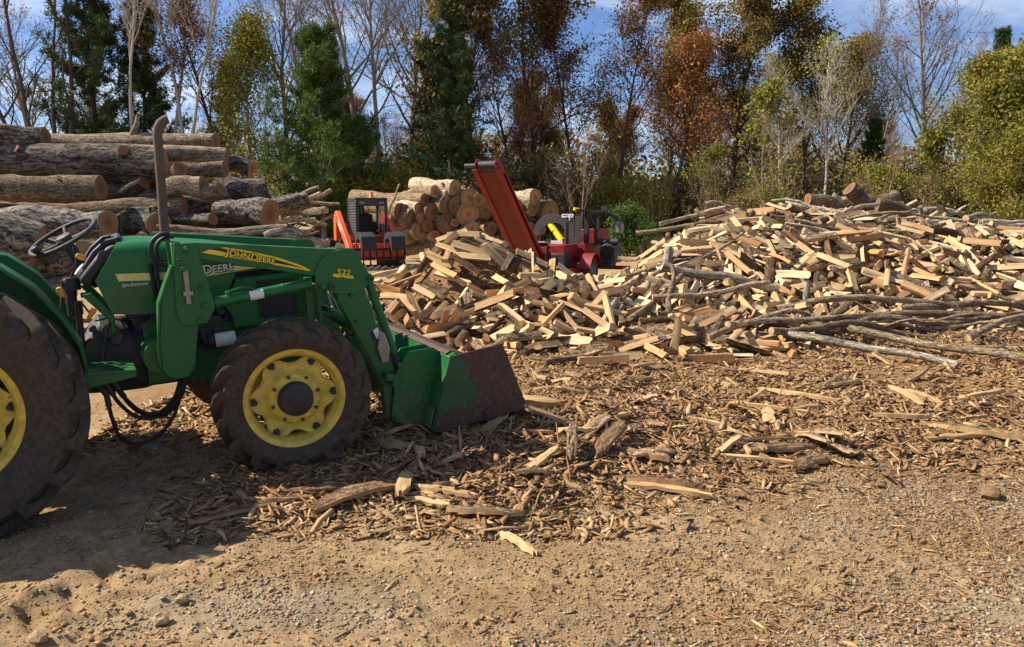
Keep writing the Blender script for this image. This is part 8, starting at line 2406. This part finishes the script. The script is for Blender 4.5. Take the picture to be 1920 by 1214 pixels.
# ---------------------------------------------------------------- trees
class Tubes:
    def __init__(self):
        self.V, self.F, self.n = [], [], 0
    def add(self, P, rad, sides):
        P = np.asarray(P, float)
        k = len(P)
        d = np.gradient(P, axis=0)
        d /= np.linalg.norm(d, axis=1)[:, None] + 1e-9
        ref = np.array([0.31, 0.17, 0.93]) if abs(d[0][2]) < 0.8 else np.array([0.93, 0.2, 0.1])
        u = np.cross(d, ref); u /= np.linalg.norm(u, axis=1)[:, None] + 1e-9
        w = np.cross(d, u)
        a = 2 * np.pi * np.arange(sides) / sides
        ring = P[:, None, :] + (u[:, None, :] * np.cos(a)[None, :, None] + w[:, None, :] * np.sin(a)[None, :, None]) * np.asarray(rad)[:, None, None]
        self.V.append(ring.reshape(-1, 3))
        i = np.arange(k - 1)[:, None] * sides
        j = np.arange(sides)[None]
        q = (j + 1) % sides
        self.F.append((np.stack([i + j, i + q, i + sides + q, i + sides + j], -1).reshape(-1) + self.n))
        self.n += k * sides
    def mesh(self, name, mat):
        return np_mesh(name, np.concatenate(self.V), np.concatenate(self.F), 4, mat, smooth=True)

def path(r, start, d, L, seg, wob, grav):
    P = [np.array(start, float)]
    d = np.array(d, float); d /= np.linalg.norm(d)
    for _ in range(seg):
        d = d + r.normal(0, wob, 3) + np.array([0, 0, grav])
        d /= np.linalg.norm(d)
        P.append(P[-1] + d * L / seg)
    return np.array(P)

def cards(r, C, size, droop=0.0, aspect=0.7, flat=0.0):
    """leaf-sized quads around the points C"""
    n = len(C)
    a = r.normal(size=(n, 3)); a[:, 2] -= droop
    a /= np.linalg.norm(a, axis=1)[:, None]
    b = np.cross(a, r.normal(size=(n, 3)) + np.array([0, 0, flat])); b /= np.linalg.norm(b, axis=1)[:, None] + 1e-9
    s = np.asarray(size).reshape(-1, 1) * r.uniform(0.6, 1.3, (n, 1))
    c = np.cross(a, b)
    fold = c * s * 0.18
    V = np.stack([C - a * s * 0.5, C + b * s * aspect * 0.5 + fold, C + a * s * 0.5, C - b * s * aspect * 0.5 + fold], 1)
    return V.reshape(-1, 3)

def card_mesh(name, V, mat):
    return np_mesh(name, V, np.arange(len(V)), 4, mat)

M['tbark_grey'] = plain("grey_tree_bark", (0.24, 0.205, 0.165), 0.95, spec=0.1)
M['tbark_dark'] = plain("dark_tree_bark", (0.085, 0.066, 0.05), 0.95, spec=0.1)
M['tbark_pale'] = plain("pale_tree_bark", (0.45, 0.4, 0.33), 0.9, spec=0.1)
M['tbark_tan'] = plain("tan_twig_bark", (0.27, 0.19, 0.12), 0.9, spec=0.1)
LEAF = {
 'olive': leafy("olive_brown_leaves", [(0.185, 0.150, 0.035), (0.281, 0.185, 0.044), (0.131, 0.131, 0.031), (0.351, 0.211, 0.053), (0.096, 0.109, 0.029)]),
 'rust': leafy("rusty_oak_leaves", [(0.439, 0.176, 0.049), (0.281, 0.114, 0.039), (0.562, 0.264, 0.070), (0.211, 0.096, 0.039), (0.386, 0.211, 0.061)]),
 'brown': leafy("brown_dry_leaves", [(0.334, 0.150, 0.061), (0.229, 0.124, 0.053), (0.421, 0.211, 0.079), (0.176, 0.105, 0.053)]),
 'yellow': leafy("yellow_green_leaves", [(0.363, 0.333, 0.046), (0.258, 0.288, 0.043), (0.454, 0.333, 0.046), (0.167, 0.212, 0.036), (0.302, 0.227, 0.038)]),
 'lime': leafy("fresh_green_leaves", [(0.15, 0.19, 0.03), (0.22, 0.22, 0.035), (0.10, 0.14, 0.024), (0.28, 0.22, 0.04), (0.2, 0.17, 0.035)]),
 'pine': leafy("dark_pine_needles", [(0.045, 0.085, 0.028), (0.065, 0.11, 0.03), (0.09, 0.11, 0.03), (0.05, 0.09, 0.036)], 0.15),
 'brightpine': leafy("bright_pine_needles", [(0.075, 0.15, 0.022), (0.11, 0.18, 0.03), (0.05, 0.10, 0.02), (0.14, 0.18, 0.03)], 0.2),
 'bush': leafy("green_bush_leaves", [(0.07, 0.14, 0.022), (0.10, 0.17, 0.03), (0.045, 0.09, 0.018), (0.13, 0.18, 0.035)]),
 'dry': leafy("dry_brush_leaves", [(0.264, 0.176, 0.070), (0.157, 0.131, 0.053), (0.351, 0.229, 0.088), (0.105, 0.105, 0.039), (0.211, 0.194, 0.053), (0.421, 0.264, 0.105)]),
}

def broadleaf(seed, H, r0, lean=(0, 0), first=0.35, spread=0.42, n1=20, n2=7, n3=5, leaves=0, size=0.2, stems=1, up=0.05, ang=0.9, clump=0.35, leaf_low=0.0, twigs=True):
    """returns trunk tubes and leaf vertices"""
    r = np.random.default_rng(seed)
    T = Tubes()
    leafpts = []
    for sidx in range(stems):
        if stems > 1:
            az = 2 * np.pi * (sidx + r.uniform(-.2, .2)) / stems
            dd = np.array([np.cos(az) * 0.28, np.sin(az) * 0.28, 1]) + np.array([lean[0], lean[1], 0])
        else:
            dd = np.array([lean[0], lean[1], 1.0])
        h = H * (1 if sidx == 0 else r.uniform(.75, 1))
        P0 = path(r, (0, 0, -0.2), dd, h, 14, 0.045, 0.03 if stems > 1 else 0.0)
        rr = r0 * (1 if sidx == 0 else 0.8) * (1 - np.linspace(0, 1, 15) ** 0.9 * 0.9)
        rr[0] *= 1.35
        T.add(P0, rr, 8)
        for k in range(n1 // stems):
            t = first + (0.98 - first) * (k + r.random()) / (n1 / stems)
            q = P0[int(t * 14)]
            i0 = t * 14
            q = P0[int(i0)] + (P0[min(int(i0) + 1, 14)] - P0[int(i0)]) * (i0 % 1)
            az = r.uniform(0, 2 * np.pi)
            el = ang * (1 - 0.55 * t) + r.normal(0, 0.12)
            L1 = H * spread * (1.05 - 0.75 * abs(t - 0.45) - 0.45 * t) * r.uniform(0.65, 1.2)
            L1 = max(L1, 0.6)
            d1 = np.array([np.cos(az) * np.sin(el), np.sin(az) * np.sin(el), np.cos(el)])
            P1 = path(r, q, d1, L1, 8, 0.12, up)
            rb = max(0.012, r0 * (1 - t * 0.88) * 0.5)
            T.add(P1, rb * (1 - np.linspace(0, 1, 9) * 0.85), 5)
            for m_ in range(n2):
                t2 = 0.25 + 0.75 * (m_ + r.random()) / n2
                q2 = P1[min(8, int(t2 * 8))]
                d2 = (P1[min(8, int(t2 * 8) + 1)] - P1[max(0, int(t2 * 8) - 1)])
                d2 = d2 / (np.linalg.norm(d2) + 1e-9) + r.normal(0, 0.55, 3) + np.array([0, 0, 0.12])
                L2 = L1 * r.uniform(0.25, 0.5) * (1.15 - 0.5 * t2)
                P2_ = path(r, q2, d2, L2, 4, 0.16, up)
                T.add(P2_, max(0.007, rb * 0.34) * (1 - np.linspace(0, 1, 5) * 0.75), 4 if rb > .03 else 3)
                for n_ in range(n3):
                    t3 = 0.2 + 0.8 * (n_ + r.random()) / n3
                    q3 = P2_[min(4, int(t3 * 4 + .5))]
                    d3 = (P2_[-1] - P2_[0]); d3 = d3 / (np.linalg.norm(d3) + 1e-9) + r.normal(0, 0.6, 3)
                    P3 = path(r, q3, d3, L2 * r.uniform(0.35, 0.7), 2, 0.2, up)
                    if twigs: T.add(P3, np.array([0.008, 0.006, 0.003]), 3)
                    leafpts.append((P3[1], P3[2], t))
    LV = None
    if leaves:
        A = np.array([p[1] for p in leafpts]); tt = np.array([p[2] for p in leafpts])
        cl = fbm(A[:, 0] * .55 + seed, A[:, 2] * .55 + A[:, 1] * .4, seed, 2)
        wgt = np.where(tt < leaf_low, 0.25, 1.0) * r.uniform(0.3, 1.0, len(A)) * np.clip((cl - .3) * 4, .06, 1.4)
        idx = r.choice(len(A), leaves, p=wgt / wgt.sum())
        C = A[idx] + r.normal(0, clump, (leaves, 3)) * np.array([1, 1, 0.7])
        LV = cards(r, C, size, 0.5)
    return T, LV

def pine(seed, H, r0, spread=0.2, low=0.15, tufts=1800, needle=0.3, whorl=0.55, dens=9):
    r = np.random.default_rng(seed)
    T = Tubes()
    P0 = path(r, (0, 0, -0.2), (r.normal(0, .02), r.normal(0, .02), 1), H, 14, 0.012, 0.0)
    T.add(P0, r0 * (1.02 - np.linspace(0, 1, 15) * 0.97), 8)
    tips = []
    z = low * H
    while z < H * 0.985:
        t = z / H
        L1 = H * spread * (1.04 - t) ** 0.6 * (0.75 + 0.25 * min(1, (t - low) * 6))
        for k in range(5):
            az = r.uniform(0, 6.283)
            el = 1.45 - 0.75 * t + r.normal(0, .12)
            q = np.array([P0[min(14, int(t * 14))][0], P0[min(14, int(t * 14))][1], z + r.uniform(-.15, .15)])
            L = L1 * r.uniform(.35, 1.25)
            P1 = path(r, q, (np.cos(az) * np.sin(el), np.sin(az) * np.sin(el), np.cos(el)), L, 5, .07, 0.06)
            T.add(P1, max(.01, r0 * .22 * (1 - t)) * (1 - np.linspace(0, 1, 6) * .8), 4)
            for m_ in range(dens):
                s = 0.25 + 0.75 * (m_ + r.random()) / dens
                q2 = P1[min(5, int(s * 5))]
                d2 = P1[-1] - P1[0]; d2 = d2 / (np.linalg.norm(d2) + 1e-9) + r.normal(0, .5, 3)
                P2_ = path(r, q2, d2, L * r.uniform(.12, .35), 2, .1, .12)
                T.add(P2_, np.array([.009, .007, .004]), 3)
                tips += [P2_[1], P2_[2]]
            tips.append(P1[-1])
        z += whorl * r.uniform(.7, 1.3) * (1 - 0.45 * t)
    A = np.array(tips)
    C = A[r.integers(0, len(A), tufts)] + r.normal(0, .07, (tufts, 3))
    K = 9
    D = r.normal(size=(tufts, K, 3)) + np.array([0, 0, .75]); D /= np.linalg.norm(D, axis=2)[:, :, None]
    S = np.cross(D, r.normal(size=(tufts, K, 3))); S /= np.linalg.norm(S, axis=2)[:, :, None] + 1e-9
    Ln = needle * r.uniform(.6, 1.2, (tufts, K, 1))
    Cc = C[:, None, :]
    V = np.stack([Cc - S * .018, Cc + S * .018, Cc + D * Ln + S * .012, Cc + D * Ln - S * .012], 2).reshape(-1, 3)
    return T, V

PROTO_T = {}
def proto(kind, T, LV, bark_mat, leaf):
    PROTO_T[kind] = (T.mesh("trunk", M[bark_mat]), card_mesh("crown", LV, LEAF[leaf]) if LV is not None else None)
proto('bare_a', *broadleaf(1, 17, .2, first=.3, n1=30, n2=9, n3=6, leaves=900, size=.13, up=.06, ang=.85), 'tbark_grey', 'brown')
proto('bare_b', *broadleaf(2, 18, .17, lean=(.04, 0), first=.42, n1=28, n2=9, n3=6, spread=.36, leaves=800, size=.13, ang=.7), 'tbark_grey', 'brown')
proto('bare_slim', *broadleaf(3, 18, .13, first=.5, n1=22, n2=8, n3=6, spread=.26, ang=.6, leaves=500, size=.12), 'tbark_pale', 'brown')
proto('bare_fork', *broadleaf(4, 17, .19, first=.3, n1=28, n2=6, n3=5, stems=4, spread=.3, ang=.75, leaves=500, size=.13), 'tbark_dark', 'dry')
proto('bare_spread', *broadleaf(5, 16, .24, first=.36, n1=26, n2=9, n3=6, spread=.5, ang=.95, up=.07, leaves=1500, size=.13, clump=.15), 'tbark_grey', 'brown')
proto('leaner', *broadleaf(6, 13, .16, lean=(-.45, 0), first=.4, n1=18, n2=7, n3=5, leaves=500, size=.13, up=.1), 'tbark_dark', 'dry')
proto('oak_a', *broadleaf(11, 18, .24, first=.3, n1=26, n2=8, n3=5, spread=.4, leaves=16500, size=.19, clump=.36, leaf_low=.42), 'tbark_dark', 'olive')
proto('oak_b', *broadleaf(12, 16, .22, first=.34, n1=24, n2=8, n3=5, spread=.42, leaves=14500, size=.19, clump=.34, leaf_low=.5), 'tbark_dark', 'olive')
proto('rust_a', *broadleaf(13, 14, .17, first=.25, n1=24, n2=7, n3=5, spread=.36, leaves=10500, size=.17, clump=.34), 'tbark_dark', 'rust')
proto('rust_b', *broadleaf(14, 17, .18, first=.4, n1=22, n2=8, n3=5, spread=.34, leaves=8500, size=.16, clump=.33), 'tbark_dark', 'brown')
proto('yellow_a', *broadleaf(15, 12, .15, first=.2, n1=24, n2=7, n3=5, spread=.36, leaves=11000, size=.16, clump=.4), 'tbark_grey', 'yellow')
proto('broad', *broadleaf(16, 10, .17, first=.1, n1=30, n2=8, n3=5, spread=.52, leaves=26000, size=.17, clump=.34, ang=1.15), 'tbark_grey', 'yellow')
proto('amber', *broadleaf(17, 7.5, .08, first=.18, n1=20, n2=6, n3=4, spread=.40, leaves=1900, size=.17, clump=.22, ang=.75), 'tbark_tan', 'lime')
proto('sapling', *broadleaf(18, 5.6, .05, first=.25, n1=14, n2=5, n3=4, spread=.5, ang=.8, leaves=60, size=.12), 'tbark_tan', 'dry')
proto('greensap', *broadleaf(19, 5.8, .06, first=.15, n1=18, n2=6, n3=4, spread=.36, leaves=1500, size=.18, clump=.22), 'tbark_tan', 'lime')
proto('shrubbare', *broadleaf(20, 5.2, .045, first=.15, n1=30, n2=5, n3=4, stems=6, spread=.3, ang=.6, leaves=350, size=.12), 'tbark_tan', 'yellow')
proto('birch', *broadleaf(21, 12.5, .13, first=.4, n1=24, n2=7, n3=6, spread=.40, ang=.8, up=.08, leaves=900, size=.13), 'tbark_pale', 'yellow')
proto('pine_a', *pine(31, 15, .19, .27, .12, 5200, whorl=.75), 'tbark_dark', 'pine')
proto('pine_b', *pine(32, 11, .14, .36, .10, 5600, needle=.34, whorl=.72, dens=11), 'tbark_grey', 'brightpine')
proto('pine_c', *pine(33, 17, .2, .2, .4, 3400, whorl=.7), 'tbark_grey', 'pine')
proto('bushgreen', *broadleaf(41, 2.0, .03, first=.05, n1=40, n2=5, n3=3, stems=8, spread=.5, ang=.9, leaves=5200, size=.10, clump=.16), 'tbark_tan', 'bush')
proto('bushyellow', *broadleaf(42, 3.6, .05, first=.05, n1=40, n2=6, n3=4, stems=7, spread=.5, ang=.9, leaves=6500, size=.13, clump=.3), 'tbark_tan', 'yellow')
proto('brush', *broadleaf(43, 4.2, .05, first=.06, n1=42, n2=6, n3=4, stems=7, spread=.5, ang=.9, leaves=6500, size=.13, clump=.3), 'tbark_grey', 'dry')
proto('cedar', *pine(34, 10, .15, .22, .05, 4200, needle=.24, whorl=.4), 'tbark_dark', 'pine')

# kind, x in the view (metres left or right), distance, scale, turn, label
TREES = [
 ('leaner', -28.6, 44, 1.15, 0.1, "dark bare tree leaning left at the photo's left edge"),
 ('leaner', -27.2, 47, 1.25, 0.5, "second leaning bare tree behind the left log stack"),
 ('bare_fork', -25.2, 43, 1.12, 0.6, "dark many-stemmed bare tree above the left log stack"),
 ('bare_a', -31.0, 52, .95, 1.9, "bare tree with dry brown leaves farthest left"),
 ('pine_a', -24.5, 46.5, 1.18, 0.0, "tall dark pine behind the many-stemmed bare tree"),
 ('pine_a', -22.3, 48, .98, 2.4, "shorter dark pine beside the tall dark pine"),
 ('bare_slim', -21.6, 45, 1.1, 0.0, "slim pale bare trunk right of the dark pines"),
 ('bare_slim', -20.6, 46, 1.15, 2.0, "darker slim bare trunk beside the pale one"),
 ('bare_slim', -18.7, 44, 1.08, 1.0, "first of the pale twin trunks behind the exhaust stack"),
 ('bare_slim', -18.1, 44.4, 1.16, 3.4, "second of the pale twin trunks behind the exhaust stack"),
 ('rust_b', -17.4, 48, .95, 1.0, "thin tree with sparse reddish leaves over the stack's right end"),
 ('yellow_a', -14.6, 45, 1.02, 0.4, "yellow-green leafy tree left of the bright green pine"),
 ('bare_a', -14.0, 50, 1.1, 2.5, "large bare tree behind the yellow-green leafy tree"),
 ('bare_b', -12.6, 50, 1.12, .3, "bare tree with arching limbs behind the bright green pine"),
 ('pine_b', -9.9, 41, 1.0, 0, "bright green pine left of the loader beacon"),
 ('pine_b', -8.2, 43, .62, 1.6, "small bright green pine low beside the larger one"),
 ('bare_a', -8.5, 46, 1.2, .8, "big grey bare oak right of the bright green pine"),
 ('bare_b', -7.4, 45, 1.1, 2.2, "dark bare tree above the track loader"),
 ('bare_spread', -6.6, 52, 1.2, 4.0, "spreading bare tree far behind the loader"),
 ('pine_a', -3.6, 45, .95, .9, "olive dark pine over the log pile"),
 ('pine_a', -4.6, 48, .8, 3.2, "dark pine half hidden behind the olive pine"),
 ('oak_a', -2.2, 47, 1.05, .4, "tall olive-brown oak left of the conveyor tip"),
 ('oak_a', 1.6, 49, 1.0, 2.0, "tallest brown oak above the red conveyor"),
 ('rust_b', .2, 46, .78, .2, "brown-leaved tree with thin trunk behind the conveyor"),
 ('rust_b', 4.0, 50, .86, 1.4, "brown tree between the oaks and the rusty tree"),
 ('rust_b', 6.2, 47, .86, 2.8, "brown tree standing over the bare sapling"),
 ('rust_a', 8.9, 45, .88, .5, "rusty orange-leaved tree right of the brown trees"),
 ('oak_b', 11.2, 49, .92, .9, "olive oak with rounded crown above the large heap"),
 ('oak_a', 13.9, 50, .90, 3.0, "tallest olive oak against the clouds"),
 ('oak_b', 18.2, 48, .86, 2.0, "olive-brown oak right of the tallest one"),
 ('oak_b', 21.5, 52, .78, 4.1, "brown oak with one drooping leafy limb"),
 ('birch', 16.8, 42, .88, .6, "white-trunked bare tree behind the large heap"),
 ('birch', 14.9, 43, .80, 2.6, "second pale-trunked tree beside the white one"),
 ('cedar', 21.2, 47, .72, 0, "dark cedar right of the white-trunked trees"),
 ('bare_b', 22.9, 50, .82, 1.7, "grey bare tree behind the far log heap"),
 ('bare_spread', 25.6, 49, .96, .3, "large spreading bare tree with sparse reddish leaves"),
 ('bare_a', 24.6, 54, .78, 3.8, "smaller bare tree behind the spreading one"),
 ('bare_b', 29.3, 53, .72, 2.9, "bare tree tops above the yellow-green tree"),
 ('broad', 22.9, 36, .84, .5, "broad yellow-green tree at the photo's right edge"),
 ('broad', 25.2, 38.5, .92, 2.3, "second yellow-green tree cut by the right edge"),
 ('broad', 21.9, 34, .58, 4.0, "low yellow-green tree in front of the broad one"),
 ('pine_c', 27.4, 45, .70, 0, "pine tip rising over the yellow-green trees"),
 ('amber', 11.6, 36, .98, 0, "yellow-green maple-leaved sapling behind the large heap's crest"),
 ('amber', 9.2, 38, .66, 1.4, "smaller yellow-green sapling left of the maple-leaved one"),
 ('sapling', 2.85, 31.5, 1.0, .4, "bare tan sapling behind the red processor"),
 ('greensap', 20.0, 38, 1.0, .2, "green sapling above the far heap's bleached limbs"),
 ('greensap', 18.4, 39, .72, 2.0, "smaller green sapling left of the other one"),
 ('shrubbare', 16.5, 36, 1.02, 0, "bare tan shrub behind the far log heap"),
 ('shrubbare', 12.8, 37, .86, 1.1, "bare shrub beneath the maple-leaved sapling"),
 ('bushgreen', 5.1, 34, 1.08, 0, "bright green bush right of the red processor"),
 ('bushgreen', 5.9, 35.5, .72, 2.0, "small green bush behind the bright green one"),
 ('bushyellow', -23.4, 40, 1.05, 0, "yellow-green bush above the left log stack"),
 ('bushyellow', -20.9, 40, .95, 2.2, "second yellow-green bush left of the exhaust stack"),
 ('bushyellow', -12.8, 41, .9, 1.2, "yellow bush right of the log stack"),
]
TKIND = {'bare': 'bare_tree', 'leaner': 'bare_tree', 'oak': 'oak_tree', 'rust': 'autumn_tree', 'yellow': 'autumn_tree', 'broad': 'autumn_tree', 'amber': 'sapling', 'sapling': 'sapling', 'greensap': 'sapling', 'shrubbare': 'bare_shrub', 'birch': 'bare_tree', 'pine': 'pine_tree', 'bushgreen': 'bush', 'bushyellow': 'bush', 'brush': 'brush', 'cedar': 'pine_tree'}
def plant(kind, x, y, s, yaw, label, group=None):
    nm = TKIND[kind.split('_')[0]]
    r_ = thing(nm, label, "bush" if nm in ('bush', 'brush', 'bare_shrub') else "tree", (x, y, gz(x, y)), (0, 0, yaw), group)
    r_.scale = (s, s, s)
    tr, cr = PROTO_T[kind]
    link("trunk", tr, r_)
    if cr is not None:
        link("crown", cr, r_)
    return r_
for t in TREES:
    plant(*t)
rng = random.Random(52)
for i in range(17):
    x = -15 + 34 * (i + rng.random()) / 17
    k = rng.choice(['oak_b', 'rust_b', 'rust_a', 'bare_spread', 'oak_a', 'yellow_a', 'rust_b'])
    tone = {'oak': "olive-brown", 'rust': "russet", 'bare': "bare grey", 'yellow': "yellowing"}[k.split('_')[0]]
    plant(k, x, rng.uniform(51, 56), rng.uniform(.48, .72), rng.uniform(0, 6), "%s tree filling the gap between taller trunks in the middle of the woods" % tone, "filler trees in the middle of the woods")
rng = random.Random(44)
for i in range(70):
    x = -30 + 62 * (i + rng.random()) / 70
    y = rng.uniform(42, 50)
    k = rng.choice(['brush', 'brush', 'bushyellow', 'brush', 'shrubbare'])
    plant(k, x, y, rng.uniform(.7, 1.35), rng.uniform(0, 6), "%s thicket at the wood's edge" % {'brush': "dry brown", 'bushyellow': "yellow-green", 'shrubbare': "bare twiggy"}[k], "thickets along the edge of the woods")
for i in range(54):
    x = -72 + 118 * (i + rng.random()) / 54
    y = rng.uniform(56, 78)
    k = rng.choice(['bare_a', 'bare_b', 'bare_slim', 'oak_b', 'rust_b', 'pine_c', 'bare_b', 'bare_spread'])
    s = rng.uniform(.55, .8)
    lab = {'bare': "grey bare tree", 'oak': "olive oak", 'rust': "brown-leaved tree", 'pine': "dark pine"}[k.split('_')[0]]
    plant(k, x, y, s, rng.uniform(0, 6), lab + " deep in the woods behind the front row", "trees deep in the woods")

# the undergrowth that closes the view between the trunks
r = np.random.default_rng(61)
def undergrowth(n, x0, x1, y0, y1, hfun, size, seed):
    r = np.random.default_rng(seed)
    x = r.uniform(x0, x1, n); y = r.uniform(y0, y1, n)
    h = hfun(x, y)
    z = h * r.random(n) ** 0.8
    C = np.stack([x, y, z], 1)
    k = fbm(x * .9 + z * .7, y * .3 + z * .9, 7) > 0.40
    return cards(r, C[k], size, 0.3)
V1 = undergrowth(135000, -62, 50, 49, 60, lambda x, y: 2.0 + 8.0 * np.clip(fbm(x * .22, y * .1, 12) - .1, 0, 1), 0.24, 1)
tag(link("undergrowth", card_mesh("undergrowth", V1, LEAF['dry'])), "dense dry undergrowth beneath the trees", "undergrowth", kind="stuff")
V2 = undergrowth(80000, -95, 78, 64, 84, lambda x, y: 4.0 + 7.5 * fbm(x * .15, y * .1, 15), 0.42, 2)
tag(link("far_woods", card_mesh("far_woods", V2, LEAF['olive'])), "dim mass of the woods farther back", "woods", kind="stuff")
T = Tubes()
for i in range(1500):
    x, y = r.uniform(-34, 36), r.uniform(42, 56)
    T.add(path(r, (x, y, -.1), (r.normal(0, .25), r.normal(0, .1), 1), r.uniform(1.5, 5.5), 4, .12, 0), np.linspace(.022, .006, 5), 3)
tag(link("undergrowth_stems", T.mesh("undergrowth_stems", M['tbark_grey'])), "thin leafless stems crowding the wood's edge", "undergrowth", kind="stuff")
# dry grass at the edge of the yard
n = 9000
x = np.concatenate([r.uniform(5.5, 10, n // 3), r.uniform(17, 23, n // 3), r.uniform(-6, 22, n - 2 * (n // 3))])
y = np.concatenate([r.uniform(29, 38, n // 3), r.uniform(30, 36, n // 3), r.uniform(36, 42, n - 2 * (n // 3))])
z0 = ground_z(x, y)
hgt = r.uniform(.25, .85, n)
lean = r.normal(0, .22, (n, 2))
C = np.stack([x, y, z0], 1)
w = np.stack([r.normal(0, .012, n), r.normal(0, .006, n), np.zeros(n)], 1)
top = C + np.stack([lean[:, 0] * hgt, lean[:, 1] * hgt, hgt], 1)
V = np.stack([C - w, C + w, top + w * .3, top - w * .3], 1).reshape(-1, 3)
M['drygrass'] = leafy("dry_grass", [(0.30, 0.22, 0.10), (0.22, 0.16, 0.07), (0.36, 0.28, 0.14), (0.16, 0.13, 0.05)], .2)
tag(link("dry_grass", card_mesh("dry_grass", V, M['drygrass'])), "tall dry grass along the yard's edge", "grass", kind="stuff")
